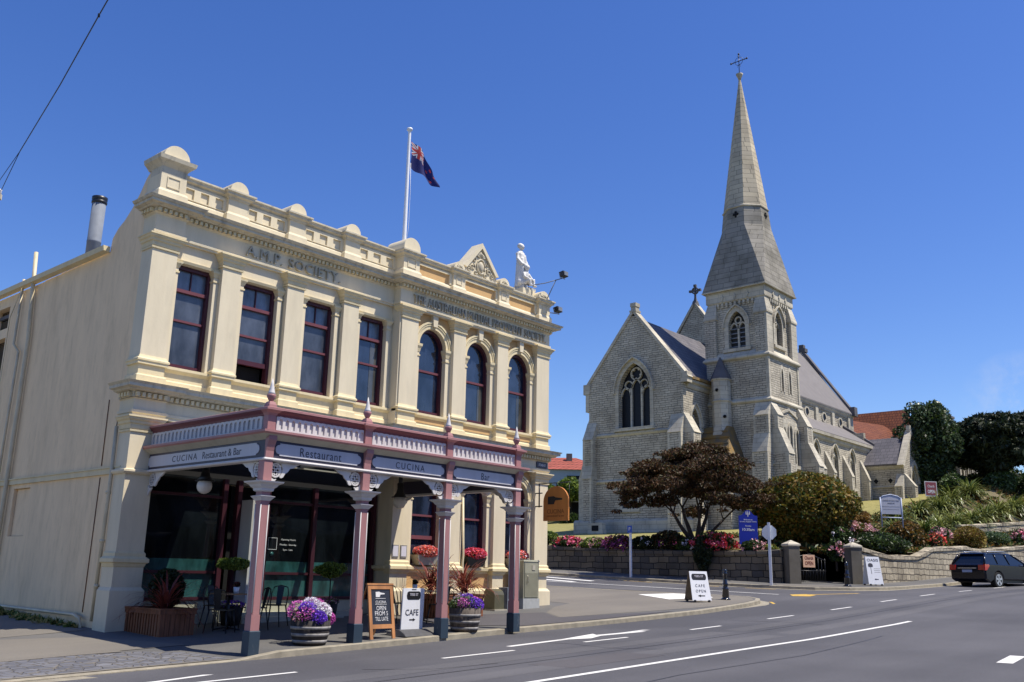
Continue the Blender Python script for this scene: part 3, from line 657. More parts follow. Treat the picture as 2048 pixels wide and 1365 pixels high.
# arrow
stripe('lane_arrow',[(14.6,12.78),(17.2,12.98),(19.0,13.12),(20.6,13.1)],0.15)
sheet('lane_arrow',[(16.4,12.95),(18.2,13.35),(18.0,13.1),(19.6,13.0),(19.6,12.8),(17.9,12.9),(17.2,12.66)],'road_white',T,0.006)
for pts in ([(11.2,14.02),(13.2,14.08)],[(19.2,14.2),(21.2,14.25)],[(22.2,14.18),(23.4,14.15)],[(26.2,14.35),(27.9,14.45)],[(29.8,14.6),(30.6,14.8),(31.3,15.3)]):
    stripe('yellow_dash',pts,0.11,'road_yellow')
stripe('side_line',[(32.6,45),(33.0,28),(33.9,22),(34.4,18.4),(34.7,16.6)],0.12)
stripe('yellow_line',[(34.9,16.1),(36.2,15.6),(38.5,14.75),(41,14.55),(46,14.5)],0.13,'road_yellow')
sheet('yellow_marking',[(34.4,15.9),(35.0,16.3),(35.8,16.0),(35.6,15.5),(34.8,15.4)],'road_yellow',T,0.004)
for a,b in [((36.55,21.5),(36.75,20.3)),((37.0,19.2),(37.35,18.0)),((36.45,25),(36.5,23.5))]: stripe('yellow_dash',[a,b],0.1,'road_yellow')
sheet('keep_clear_marking',[(33.6,25.8),(34.0,25.8),(34.6,31),(34.2,31)],'road_white',T,0.004)
sheet('keep_clear_marking',[(34.7,25.6),(35.1,25.6),(35.6,29),(35.2,29)],'road_white',T,0.004)

# worn wheel tracks, sealed cracks and patches in the asphalt
for y in (11.35,10.0): 
    stripe('wheel_track',[(-20,y),(10,y),(34,y+0.1),(60,y+0.3),(100,y+0.3)],0.55,'road_worn',0.002)
for pts,w in (([(6,10.75),(14,10.7),(22,10.85),(40,10.8),(70,10.9)],0.035),([(9,7.6),(13,7.9),(17,7.7),(22,8.1)],0.03),([(15.6,13.4),(15.9,12.2),(15.7,11.2),(16.2,10.2)],0.03),([(24,12.9),(24.5,11.6),(24.2,10.4)],0.03),([(10.2,12.0),(11.0,11.2),(12.3,11.0)],0.025),([(31,13.5),(33,13.2),(36,13.6),(40,13.4)],0.035),([(33.4,40),(33.9,30),(35.2,22),(36,18)],0.04)):
    stripe('tar_seam',pts,w,'tar_seal',0.003)
sheet('road_patch',[(31.8,24),(33.0,24),(33.6,19),(33.4,17),(32.3,16.6),(31.9,18)],'road_worn',T,0.0025)
sheet('road_patch',[(12.5,10.5),(15.2,10.45),(15.3,9.6),(12.6,9.65)],'patch_asphalt',T,0.0028)
# ---------------------------------------------------------------- two-storey rendered society building
B=thing('society_building','cream two-storey Victorian rendered building with A.M.P. SOCIETY lettering and scrolled parapet','building',(16.2,19.0,0.2))
XA,XB,XC,XD=9.3,16.55,23.0,23.0
FA,FB=18.80,18.62               # pilaster faces, left part and breakfront
WA,WB=18.98,18.80               # wall planes
PL=[(9.3,9.9),(11.06,11.56),(12.88,13.38),(14.66,15.16)]
PR=[(16.55,17.17),(18.59,19.09),(20.50,20.98),(22.38,23.0)]
BL=[(9.9,11.06),(11.56,12.88),(13.38,14.66),(15.16,16.55)]
BR=[(17.17,18.59),(19.09,20.50),(20.98,22.38)]
def winL(b,i):
    a,c=b; cc=(a+c)/2
    if i==3: cc=(a+16.33)/2
    return cc
wl=[( (a+c)/2 if i<3 else 15.79,0.46) for i,(a,c) in enumerate(BL)]
wl=[(10.48,0.46),(12.22,0.50),(14.02,0.48),(15.80,0.48)]
wr=[(17.88,0.53),(19.80,0.53),(21.68,0.53)]
FWA,FWB=FF(WA),FF(WB)
# upper walls
mb=MB()
pierced(mb,FWA,9.42,XB-0.02,5.19,8.62,[(c,h,5.70,8.10,'flat',None) for c,h in wl],0,-0.30)
pierced(mb,FWB,XB+0.14,XC-0.14,5.19,8.62,[(c,h,5.70,7.64,'round',None) for c,h in wr],0,-0.30)
mb.box(16.50,16.72,18.66,19.1,4.6,8.6); mb.build('front_wall','cream_render',B)
# ochre spandrels beside the arches
mb=MB()
for (a,c),(cc,h) in zip(BR,wr):
    for zs_,zt_ in ((7.64,8.56),(3.65,4.47)):
        m_=min(h+0.15,cc-a-0.03,c-cc-0.03); ar=arch(cc,m_,zs_,'round',14); mb.fpoly(FWB,[(a+0.01,zs_+0.1),(a+0.01,zt_),(c-0.01,zt_),(c-0.01,zs_+0.1)]+[q for q in ar[::-1] if q[1]>zs_+0.1],0.0,0.012)
    mb.fbox(FWB,a+0.12,c-0.12,5.43,5.56,0.03,0.034)
    mb.fbox(FWB,a+0.03,c-0.03,1.0,1.40,0.0,0.015)
mb.build('spandrel_panel','ochre_panel',B)
# side and back walls, with the raking parapet and a bricked-up niche
SX=9.36
side=[(19.0,-0.4),(40,-1.2),(40,8.55),(21.0,8.62),(20.95,8.95),(20.72,9.15),(20.45,9.28),(20.15,9.50),(19.85,9.80),(19.6,10.12),(19.42,10.25),(19.0,10.25)]
mb=MB(); FS=FL(SX)
# wall in strips round niche (y 23.6..24.55) and window openings (26.65..27.6)
def sideh(y):
    ys=[19.0,19.42,19.6,19.85,20.15,20.45,20.72,20.95,21.0,40]; zs=[10.25,10.25,10.12,9.80,9.5,9.28,9.15,8.95,8.62,8.55]
    return float(np.interp(y,ys,zs))
yy=[19.0,19.42,19.6,19.85,20.15,20.45,20.72,20.95,21.0,23.6]
mb.fpoly(FS,[(19.0,-0.6)]+[(23.6,-0.9)]+[(y,sideh(y)) for y in yy[::-1]],0,-0.3)
mb.fbox(FS,23.6,24.55,-0.9,2.05,0,-0.3); mb.fbox(FS,23.6,24.55,3.2,8.6,0,-0.3); mb.fbox(FS,23.62,24.53,2.06,3.19,-0.08,-0.3)
mb.fbox(FS,24.55,26.66,-0.9,8.58,0,-0.3); mb.fbox(FS,26.66,27.7,-0.9,5.6,0,-0.3); mb.fbox(FS,26.66,27.7,7.39,7.66,0,-0.3); mb.fbox(FS,26.66,27.7,8.28,8.58,0,-0.3); mb.fbox(FS,27.7,40,-1.2,8.56,0,-0.3)
mb.box(23.0-0.3,23.0,19.0,40,-0.4,10.0); mb.box(9.5,23.0,39.7,40,-1,8.5)
mb.build('side_wall','cream_wall_lifted',B)
mb=MB(); mb.box(9.5,22.8,19.3,39.8,8.05,8.15); mb.build('roof','slate',B)
mb=MB(); mb.fbox(FS,26.66,27.7,5.6,7.39,-0.2,-0.22); mb.fbox(FS,26.66,27.7,7.66,8.28,-0.2,-0.22); mb.build('side_window','shop_glass',B)
# gutter, pipes, string band on the side wall
mb=MB(); mb.loft([[(SX-0.02,y,8.60),(SX-0.17,y,8.62),(SX-0.19,y,8.74),(SX-0.02,y,8.74)] for y in (20.97,40)]); mb.build('gutter','cream_moulding',B)
mb=MB(); mb.fbox(FS,19.05,40,3.30,3.42,0.0,0.05); mb.fbox(FS,19.05,40,3.42,3.45,0.0,0.075); mb.build('string_band','cream_moulding',B)
mb=MB()
mb.tube([(9.27,25.2,9.5),(9.27,25.05,8.4),(9.27,24.85,7.0),(9.27,24.85,3.0),(9.27,24.9,0)],0.055)
mb.tube([(9.28,25.78,8.86),(9.28,25.8,7.06),(9.28,25.4,6.8),(9.28,25.45,4.5),(9.28,25.5,0)],0.035)
mb.tube([(9.3,25.9,8.6),(9.3,26.4,7.9),(9.3,26.4,5.6),(9.3,26.0,4.2)],0.012)
mb.tube([(9.26,19.36,4.3),(9.26,19.34,3.0),(9.26,19.40,0.3)],0.04)
for z in (2.9,1.9,1.0): mb.lathe([(0.055,-0.03),(0.055,0.03)],(9.26,19.37,z),10)
mb.tube([(9.24,40,0.55),(9.24,24.3,0.44),(9.24,20.2,0.40),(9.24,19.9,0.34),(9.24,19.84,0.2),(9.24,19.84,-0.1)],0.035)
mb.build('drain_pipe','pipe_paint',B)
mb=MB(); mb.tube([(9.352,20.05,4.96),(9.352,20.03,3.5)],0.012); mb.tube([(9.352,20.02,3.25),(9.352,20.05,0.45)],0.012); mb.tube([(9.352,19.55,4.5),(9.352,19.6,3.46)],0.01); mb.build('rusty_conduit','rusty_iron',B)
# pilasters, upper: plinth, base, shaft, capital - each its own part
def pilaster(x0,x1,face,wall,zb,z0,z1,zt,side=False,capo=0.14):
    mb=MB().mat('cream_render'); back=wall+0.03
    path=[(x0,back),(x0,face),(x1,face),(x1,back)]
    if side: path=[(x0,face+0.48),(x0,face),(x1,face),(x1,back)]
    mb.mould(path,[(-0.14,z0),(0,z0),(0,z1),(-0.14,z1)]) if not side else mb.box(x0,x1,face,face+0.48,z0,z1)
    if not side: mb.box(x0+0.01,x1-0.01,face+0.01,back,z0,z1)
    mb.mat('cream_moulding')
    h=zt-z1
    mb.mould(path,[(-0.1,z1-0.06),(0.03,z1-0.06),(0.035,z1-0.02),(-0.1,z1-0.02)])
    mb.mould(path,[(-0.1,z1+0.0),(0.02,z1+0.0),(0.03,z1+h*0.35),(0.06,z1+h*0.42),(0.07,z1+h*0.6),(0.11,z1+h*0.72),(capo-0.02,z1+h*0.86),(capo,z1+h*0.88),(capo,zt),(-0.1,zt)])
    return mb
def base(mb,x0,x1,face,wall,zb,z0,side=False,o=0.07):
    back=wall+0.03; path=[(x0,back),(x0,face),(x1,face),(x1,back)]
    if side: path=[(x0,face+0.48),(x0,face),(x1,face),(x1,back)]
    h=z0-zb
    mb.mould(path,[(-0.12,zb),(o-0.02,zb),(o-0.02,zb+h*0.35),(o,zb+h*0.4),(o,zb+h*0.62),(o*0.4,zb+h*0.8),(0.01,z0+0.02),(-0.12,z0+0.02)])
for i,(a,c) in enumerate(PL+PR):
    left=i<4; f,w=(FA,WA) if left else (FB,WB)
    mb=pilaster(a,c,f,w,5.4,5.78,8.30,8.56,side=(i in (0,)))
    base(mb,a,c,f,w,5.62,5.80,side=(i==0)); mb.mould([(a-0.0,w),(a-0.0,f),(c,f),(c,w)] if i else [(a,f+0.48),(a,f),(c,f),(c,w)],[(-0.1,5.36),(0.0,5.36),(0.0,5.62),(-0.1,5.62)])
    mb.mould([(a,w),(a,f),(c,f),(c,w)] if i else [(a,f+0.48),(a,f),(c,f),(c,w)],[(-0.1,5.19),(0.04,5.19),(0.04,5.37),(0.02,5.40),(-0.1,5.40)])
    mb.box(a+0.02,c-0.02,f+0.1,w+0.05,5.19,5.64)
    if i==7: mb.box(c-0.06,c,f+0.05,f+0.7,5.8,8.3)
    mb.build('pilaster',None,B)
# sill course between pilasters
mb=MB()
for (a,c) in BL[:3]+[(15.16,16.55)]: mb.mould([(a-0.02,WA),(c+0.02,WA)],[(-0.2,5.19),(0.05,5.19),(0.05,5.36),(0.02,5.39),(0.02,5.56),(0.07,5.60),(0.10,5.63),(0.10,5.69),(-0.2,5.72)])
for (a,c) in BR: mb.mould([(a-0.02,WB),(c+0.02,WB)],[(-0.2,5.19),(0.05,5.19),(0.05,5.36),(0.02,5.39),(0.02,5.56),(0.07,5.60),(0.10,5.63),(0.10,5.69),(-0.2,5.72)])
mb.build('sill_course','cream_moulding',B)
# slim colonnettes and head mouldings beside each window
def colonnette(x0,x1,wall,z0,z1,zt,dep=0.30):
    mb=MB().mat('cream_render'); mb.box(x0,x1,wall-0.05,wall+dep,z0,z1)
    mb.mat('cream_moulding'); path=[(x0,wall+dep-0.03),(x0,wall-0.05),(x1,wall-0.05),(x1,wall)]
    h=zt-z1
    mb.mould(path,[(-0.05,z1-0.12),(0.02,z1-0.12),(0.02,z1-0.08),(-0.05,z1-0.08)])
    mb.mould(path,[(-0.05,z1),(0.01,z1),(0.03,z1+h*0.4),(0.06,z1+h*0.7),(0.065,zt),(-0.05,zt)])
    return mb
for i,((a,c),(cc,h)) in enumerate(zip(BL,wl)):
    cR=c if i<3 else 16.38
    colonnette(cc+h-0.012,cc+h+0.115,WA,5.70,7.98,8.12).build('window_colonnette',None,B)
    colonnette(cc-h-0.115,cc-h+0.012,WA,5.70,7.98,8.12).build('window_colonnette',None,B)
    mb=MB(); mb.mould([(cc-h-0.1,WA),(cc+h+0.13,WA)],[(-0.05,8.11),(0.06,8.11),(0.08,8.17),(-0.05,8.19)]); mb.build('window_head','cream_moulding',B)
for (a,c),(cc,h) in zip(BR,wr):
    for zs,zb in ((7.64,5.70),(3.65,1.58)):
        colonnette(cc+h-0.01,cc+h+0.19,WB,zb,zs-0.22,zs+0.01).build('window_colonnette',None,B)
        colonnette(cc-h-0.19,cc-h+0.01,WB,zb,zs-0.22,zs+0.01).build('window_colonnette',None,B)
        mb=MB(); n=16
        mb.ring(FWB,arch(cc,h+0.19,zs+0.01,'round',n),arch(cc,h-0.005,zs+0.01,'round',n),-0.1,0.05)
        mb.ring(FWB,arch(cc,h+0.205,zs+0.01,'round',n),arch(cc,h+0.15,zs+0.01,'round',n),0.0,0.085)
        mb.ring(FWB,arch(cc,h+0.125,zs+0.01,'round',n),arch(cc,h+0.095,zs+0.01,'round',n),0.0,0.07)
        mb.build('archivolt','cream_moulding',B)
        mb=MB(); zt=zs+h; k=MB()
        mb.fpoly(FWB,[(cc-0.075,zt+0.06),(cc+0.075,zt+0.06),(cc+0.105,zt+0.40),(cc-0.105,zt+0.40)],0,0.13); mb.build('keystone','cream_render',B)
# windows
def sash(cc,h,z0,z1,yp,kind='flat',bars=(),open_=0,gl='window_glass',fan=None,zs=None):
    F=FF(yp); fr=MB(); w=0.085
    if kind=='flat':
        fr.fbox(F,cc-h,cc-h+w,z0,z1,-0.08,0.08); fr.fbox(F,cc+h-w,cc+h,z0,z1,-0.08,0.08); fr.fbox(F,cc-h+w,cc+h-w,z1-w,z1,-0.08,0.08)
    else:
        o=[(cc-h,z0)]+arch(cc,h,zs,'round',16)+[(cc+h,z0)]; i_=[(cc-h+w,z0)]+arch(cc,h-w,zs,'round',16)+[(cc+h-w,z0)]
        fr.ring(F,o,i_,-0.08,0.08)
    zb=z0+open_
    fr.fbox(F,cc-h+w,cc+h-w,zb,zb+0.11,-0.05,0.05)
    b=fr.build('window','maroon_paint',B)
    if open_:
        mb=MB(); mb.fbox(F,cc-h+w,cc+h-w,z0,zb,-0.2,-0.18); mb.build('room_opening','dark_void',b)
        mb=MB(); mb.fbox(F,cc-h+w,cc+h-w,z0,z0+0.04,-0.05,0.05); mb.build('sash_bar','maroon_paint',b)
    for zr,t,o in bars:
        mb=MB(); mb.fbox(F,cc-h+w,cc+h-w,zr-t/2,zr+t/2,-0.04,o); mb.build('sash_bar','verandah_lit_maroon',b)  # paler maroon than the frame, so the rails look sunlit by colour
    if fan:
        mb=MB(); mb.fbox(F,cc-h+w,cc+h-w,fan,z1-w,-0.03,-0.015); mb.build('fanlight',fan and 'fanlight_glass',b)
        mb=MB(); mb.fbox(F,cc-0.012,cc+0.012,fan,z1-w,-0.02,0.02); mb.build('sash_bar','maroon_paint',b)
        mb=MB(); mb.fbox(F,cc-h+w,cc+h-w,zb+0.11,fan,-0.035,-0.02); mb.build('pane',gl,b)
    elif kind=='flat':
        mb=MB(); mb.fbox(F,cc-h+w,cc+h-w,zb+0.11,z1-w,-0.035,-0.02); mb.build('pane',gl,b)
    else:
        mb=MB(); opening_fill(mb,F,cc,h-w+0.002,zb+0.11,zs,'round',None,-0.035,-0.02); mb.build('pane',gl,b)
    return b
for i,(cc,h) in enumerate(wl):
    sash(cc,h,5.70,8.10,WA+0.17,'flat',[(7.52,0.075,0.06),(6.82,0.05,0.035)],open_=0.42 if i==1 else 0,fan=7.56,gl='frosted_glass' if i<3 else 'window_glass')
for i,(cc,h) in enumerate(wr):
    w=sash(cc,h,5.70,0,WB+0.17,'round',[(6.94,0.06,0.04)],zs=7.64)
for i,(cc,h) in enumerate(wr):
    w=sash(cc,h,1.60,0,WB+0.17,'round',[(2.92,0.055,0.035)]+([(2.33,0.10,0.045)] if i==0 else [(1.95,0.1,0.045)] if i==2 else []),zs=3.65)
mb=MB(); mb.fbox(FF(WB+0.17),22.05,22.08,5.80,7.9,-0.16,-0.12); 
# blinds half drawn behind three upper panes, seen through the glass as grey bands
for cc,x0,x1 in ((15.80,0.12,0.375),(19.80,0.22,0.44),(21.68,0.14,0.44)):
    mb=MB(); mb.fbox(FF(WA+0.17 if cc<16 else WB+0.17),cc+x0,cc+x1,5.82,7.45 if cc<16 else 7.0,-0.017,-0.012); mb.build('drawn_blind','blind_glass',B)
# entablatures
EP=[(9.3,FA+0.55),(9.3,FA),(10.02,FA),(10.02,FA+0.10),(16.45,FA+0.10),(16.45,FB),(23.0,FB),(23.0,FB+0.9)]
def off(path,d): return path
mb=MB(); mb.mould(EP,[(-0.3,8.56),(0.0,8.56),(0.0,8.60),(0.03,8.61),(0.035,8.66),(0.0,8.68),(0.0,9.04),(0.04,9.07),(0.06,9.08),(-0.3,9.08)]); mb.build('frieze','cream_render',B)
mb=MB(); mb.mould(EP,[(-0.3,9.08),(0.05,9.08),(0.05,9.17),(0.16,9.185),(0.18,9.21),(0.27,9.23),(0.27,9.29),(0.30,9.30),(0.335,9.35),(-0.3,9.38)]); mb.build('cornice','weathered_cornice',B)
EP2=[(9.3,FA+0.62),(9.3,FA),(10.02,FA),(10.02,FA+0.10),(16.45,FA+0.10),(16.45,FB),(23.0,FB),(23.0,FB+0.9)]
mb=MB(); mb.mould(EP2,[(-0.25,4.49),(0.02,4.49),(0.02,4.55),(0.045,4.56),(0.05,4.62),(0.0,4.64),(0.0,4.86),(0.04,4.88),(-0.25,4.89)]); mb.build('frieze','cream_render',B)
mb=MB(); mb.mould(EP2,[(-0.25,4.89),(0.05,4.89),(0.05,5.0),(0.17,5.03),(0.19,5.06),(0.28,5.08),(0.28,5.14),(0.33,5.19),(-0.25,5.21)]); mb.build('cornice','weathered_cornice',B)
def dentils(z0,z1,o0,o1,step=0.125,w=0.07):
    mb=MB()
    def row(a,b,f):
        pts=[]; t=a
        while t+w<b: pts+=[(t,o0),(t,o1),(t+w,o1),(t+w,o0)]; t+=step
        p=[f(u,o) for u,o in pts]+[f(t,-0.05),f(a,-0.05)]
        mb.prism([(x,y,z0) for x,y in p],(0,0,z1-z0))
    for xa,xb,y in ((9.28,10.06,FA),(10.1,16.38,FA+0.10),(16.43,23.04,FB)): row(xa,xb,lambda u,o,y=y:(u,y-o))
    row(FA+0.04,FA+0.5,lambda u,o:(9.3-o,u)); row(FB+0.03,FA+0.12,lambda u,o:(16.45-o,u))
    return mb
dentils(9.085,9.165,0.04,0.125).build('dentil_row','cream_moulding',B)
dentils(4.90,4.99,0.04,0.125).build('dentil_row','cream_moulding',B)
# parapet: base course, panelled wall, coping that breaks round piers
PIERS=[(9.3,9.92,FA,1),(11.07,11.6,FA+0.06,0),(12.83,13.3,FA+0.06,0),(14.62,15.1,FA+0.06,0),(16.5,17.1,FB,1),(18.52,18.98,FB+0.04,2),(20.55,20.98,FB+0.04,2),(22.45,23.0,FB,2)]
pathp=[(9.3,FA+0.62)]
for k,(a,c,f,t) in enumerate(PIERS):
    w=FA+0.20 if a<16 else FB+0.16
    if k==0: pathp+=[(a,f),(c,f),(c,w)]
    elif k==4: pathp+=[(a,FA+0.20),(a,f),(c,f),(c,w)]
    elif k==7: pathp+=[(a,w),(a,f),(c,f),(c,FB+0.7)]
    else: pathp+=[(a,w),(a,f),(c,f),(c,w)]
mb=MB(); mb.mould(pathp,[(-0.3,9.36),(0.05,9.36),(0.05,9.60),(0.02,9.66),(-0.3,9.66)]); mb.build('parapet_base','cream_render',B)
mb=MB(); mb.mould(pathp,[(-0.3,9.66),(0.0,9.66),(0.0,10.02),(-0.3,10.02)])
# recessed panels are left open between thin frames
mb.build('parapet_wall','cream_render',B)
mb=MB()
def panel(x0,x1,z0,z1,f,t=0.03,o=0.025):
    mb.box(x0,x1,f-o,f+0.01,z1,z1+t); mb.box(x0-t,x0,f-o,f+0.01,z0-t,z1+t); mb.box(x1,x1+t,f-o,f+0.01,z0-t,z1+t); mb.box(x0,x1,f-o,f+0.01,z0-t,z0)
for (a,c) in [(9.92,11.07),(11.6,12.83),(13.3,14.62),(15.1,16.5)]:
    w=(c-a)/3
    y=FA+0.20
    # raised frame sheet pierced by three square panels
    x=a
    for k in range(3):
        x0=a+w*k+w*0.22; x1=a+w*k+w*0.78
        mb.box(x,x0,y-0.05,y+0.01,9.66,10.01); mb.box(x0,x1,y-0.05,y+0.01,9.93,10.01); mb.box(x0,x1,y-0.05,y+0.01,9.66,9.68); x=x1
    mb.box(x,c,y-0.05,y+0.01,9.66,10.01)
for (a,c) in [(17.1,18.52),(18.98,20.55),(20.98,22.45)]:
    y=FB+0.16; mb.box(a,a+0.1,y-0.06,y+0.01,9.66,10.01); mb.box(c-0.1,c,y-0.06,y+0.01,9.66,10.01); mb.box(a+0.1,c-0.1,y-0.06,y+0.01,9.95,10.01)
for k in (0,4,5,6,7):
    a,c,f,t=PIERS[k]; m_=(a+c)/2; h=0.14 if t==1 else 0.10
    panel(m_-h,m_+h,9.74,9.96,f,0.02,0.018)
mb.build('parapet_panel','cream_render',B)
mb=MB()
for (a,c) in [(17.2,18.42),(19.08,20.45),(21.08,22.35)]: mb.box(a,c,FB+0.155,FB+0.17,9.67,9.95)
mb.build('parapet_inset','ochre_panel',B)
cop=[(-0.35,10.0),(0.02,10.0),(0.04,10.05),(0.10,10.08),(0.11,10.13),(0.14,10.15),(0.14,10.19),(-0.35,10.21)]
mb=MB(); mb.mould([(9.6,FA+0.20)]+pathp[3:],cop); mb.build('coping','weathered_cornice',B)
mb=MB(); mb.box(9.3,9.92,FA,FA+0.5,10.02,10.26); mb.mould([(9.3,FA+0.62),(9.3,FA),(9.92,FA),(9.92,FA+0.6)],[(-0.3,10.20),(0.0,10.20),(0.06,10.27),(0.13,10.33),(0.15,10.42),(-0.3,10.45)]); mb.build('coping','weathered_cornice',B)
# rounded tops
def halfdrum(xc,r,y0,y1,z,mt='cream_render',extra=0):
    mb=MB(); n=18; poly=[(xc-r*math.cos(math.pi*i/n),y0,z+r*math.sin(math.pi*i/n)) for i in range(n+1)]
    poly=[(xc-r,y0,z-0.05)]+poly+[(xc+r,y0,z-0.05)]
    mb.prism(poly,(0,y1-y0,0)); return mb
halfdrum(9.62,0.32,FA-0.02,FA+0.55,10.44).build('rounded_cap','cream_render',B)
for xc in (11.34,13.06,14.86): halfdrum(xc,0.25,FA+0.06,FA+0.6,10.24).build('rounded_cap','cream_render',B)
halfdrum(16.8,0.31,FB-0.0,FB+0.75,10.30).build('rounded_cap','cream_render',B)
def shell(xc,yf,zc,r):
    mb=MB()
    for k in range(7):
        a=math.pi*(0.08+0.84*k/6); x=xc+math.cos(a)*r*0.5; z=zc+math.sin(a)*r*0.5
        d=Vector((math.cos(a),0,math.sin(a))); 
        mb.tube([Vector((xc,yf,zc))+d*r*0.18,Vector((x,yf-0.02,z)),Vector((xc,yf,zc))+d*r*0.72],0.02,5,rs=[0.012,0.03,0.008])
    return mb
for xc,r in ((18.75,0.22),(20.77,0.22),(22.74,0.27)):
    halfdrum(xc,r,FB+0.02,FB+0.6,10.22).build('rounded_cap','cream_render',B); shell(xc,FB+0.015,10.20,r).build('shell_relief','weathered_cornice',B)
# pediment with scrollwork
mb=MB(); y=FB+0.14
mb.prism([(18.93,y,10.19),(20.58,y,10.19),(20.45,y,10.42),(19.76,y,11.20),(19.06,y,10.42)],(0,0.35,0)); 
for s in (-1,1):
    a=Vector((19.76,y-0.07,11.33)); b_=Vector((19.76+s*0.78,y-0.07,10.42)); n_=Vector((-s*(11.33-10.42),0,-0.78)).normalized()*0.13
    mb.prism([a,b_,b_+Vector((-s*0.13,0,-0.03)),a+Vector((0,0,-0.17))],(0,0.46,0))
mb.build('pediment','cream_render',B)
mb=MB(); yf=y-0.01
def scroll(x,z,r,t0,turns,s=1):
    pts=[(x+s*(r*(1-k/14*0.85))*math.cos(t0+turns*2*math.pi*k/14),yf-0.01,z+(r*(1-k/14*0.85))*math.sin(t0+turns*2*math.pi*k/14)) for k in range(15)]
    mb.tube(pts,0.018,6)
mb.ellip((19.76,yf,10.56),(0.13,0.07,0.17),12,8); mb.tube([(19.76+0.18*math.cos(2*math.pi*i/16),yf-0.02,10.56+0.23*math.sin(2*math.pi*i/16)) for i in range(17)],0.025,6)
for k in range(9):
    a=math.pi*(0.1+0.8*k/8); d=Vector((math.cos(a),0,math.sin(a))); o=Vector((19.76,yf,10.83)); mb.tube([o+d*0.05,o+d*0.15+Vector((0,-.02,0)),o+d*0.24],0.02,5,rs=[0.012,0.026,0.008])
for s in (-1,1):
    scroll(19.76+s*0.30,10.72,0.10,0,1.3,s); scroll(19.76+s*0.36,10.50,0.11,2,1.3,s); scroll(19.76+s*0.52,10.38,0.10,1,1.3,s); scroll(19.76+s*0.20,10.92,0.06,0,1.2,s); scroll(19.76+s*0.22,10.34,0.08,3,1.1,s)
mb.build('scroll_relief','weathered_cornice',B)
text('raised_lettering','A.M.P. SOCIETY.',(13.10,FA+0.10-0.002,8.86),*FRT,width=2.85,height=0.26,mt='letter_shadow_grey',ext=0.06,parent=B,space=1.15)
text('raised_lettering','THE AUSTRALIAN MUTUAL PROVIDENT SOCIETY.',(19.84,FB-0.002,8.855),*FRT,width=5.86,height=0.26,mt='letter_shadow_grey',ext=0.06,parent=B,space=1.12)
# ---- ground floor
mb=MB()
pierced(mb,FWB,XB+0.14,XC-0.14,0.2,4.60,[(c,h,1.58,3.65,'round',None) for c,h in wr],0,-0.30)
mb.box(XB+0.02,XB+0.32,WB,19.6,0.2,4.6); mb.box(XA+0.3,XB,19.55,19.7,3.3,4.6)
mb.build('front_wall','cream_render',B)
for i,(a,c) in enumerate([PL[0]]+PR):
    left=i==0; f,w=(FA,WA) if left else (FB,WB)
    zg=0.02 if left else 0.1
    mb=pilaster(a,c,f,w,1.6,1.55,4.22,4.49,side=left)
    path=[(a,f+0.48),(a,f),(c,f),(c,w)] if left else [(a,w+0.02),(a,f),(c,f),(c,w+0.02)]
    mb.mat('cream_moulding')
    mb.mould(path,[(-0.1,1.36),(0.0,1.36),(0.03,1.40),(0.05,1.46),(0.09,1.48),(0.09,1.55),(0.03,1.60),(0.03,1.66),(0.0,1.70),(-0.1,1.70)])
    mb.mat('cream_render')
    if not left: mb.mould(path,[(-0.1,0.9),(-0.01,0.9),(-0.01,1.38),(-0.1,1.38)])
    else: mb.mould(path,[(-0.1,0.9),(0.02,0.9),(0.02,1.38),(-0.1,1.38)])
    mb.mould(path,[(-0.1,zg),(0.07,zg),(0.07,0.92),(0.01,1.0),(-0.1,1.0)])
    mb.box(a+0.03,c-0.03,f+0.02,f+0.3,zg,1.6)
    if left: mb.mould(path,[(-0.05,3.28),(0.05,3.28),(0.08,3.32),(0.08,3.36),(-0.05,3.40)])
    mb.build('pilaster',None,B)
mb=MB()
for (a,c) in BR:
    mb.mould([(a-0.03,WB),(c+0.03,WB)],[(-0.3,1.40),(0.02,1.40),(0.04,1.45),(0.10,1.48),(0.11,1.55),(-0.3,1.585)])
    mb.mould([(a-0.03,WB),(c+0.03,WB)],[(-0.1,0.1),(0.12,0.1),(0.12,0.93),(0.03,1.0),(-0.1,1.0)])
mb.mould([(XB-0.02,19.5),(XB-0.02,FB+0.1)],[(-0.1,1.40),(0.10,1.48),(0.11,1.55),(-0.1,1.58)])
mb.build('sill_course','cream_moulding',B)
mb=MB()
for (a,c) in BR:
    x=a+0.25
    while x<c-0.2: mb.box(x,x+0.02,WB-0.03,WB-0.02,1.58,1.64); x+=0.06
mb.build('bird_spikes','hoop_steel',B)
# shopfront under the verandah
SF=FF(19.30)
f=thing('shopfront','dark glazed shopfront with maroon posts and teal lower panels under the veranda','shopfront',(13.2,19.3,0.2))
mb=MB(); mb.fbox(SF,9.9,12.3,0.05,0.70,-0.2,0.02); mb.fbox(SF,13.12,16.56,0.05,0.70,-0.2,0.02)
for x in (11.2,11.5): pass
mb.build('plinth','shop_plinth',f)
mb=MB()
for x in (11.62,):
    mb.fpoly(SF,[(x-0.17,0.2),(x+0.17,0.2),(x+0.13,0.66),(x-0.13,0.66)],0.02,0.1)
mb.build('vent_block','shop_plinth',f)
mb=MB()
for z in (0.42,0.52): mb.fbox(SF,11.55,11.69,z,z+0.03,0.1,0.105)
mb.build('vent','soffit_paint',f)
mb=MB(); mb.fbox(SF,12.3,13.12,0.05,0.62,-0.2,0.02); mb.fbox(SF,12.32,15.9,0.1,0.44,0.02,0.32); mb.fbox(SF,12.32,15.2,0.1,0.34,0.32,0.6); mb.build('step','shop_plinth',f)
mb=MB()
for x in (14.2,14.75): mb.box(x,x+0.06,18.975,18.98,0.36,0.43)
mb.build('step_dark_square','dark_void',f)  # flat dark squares on the front of the upper step
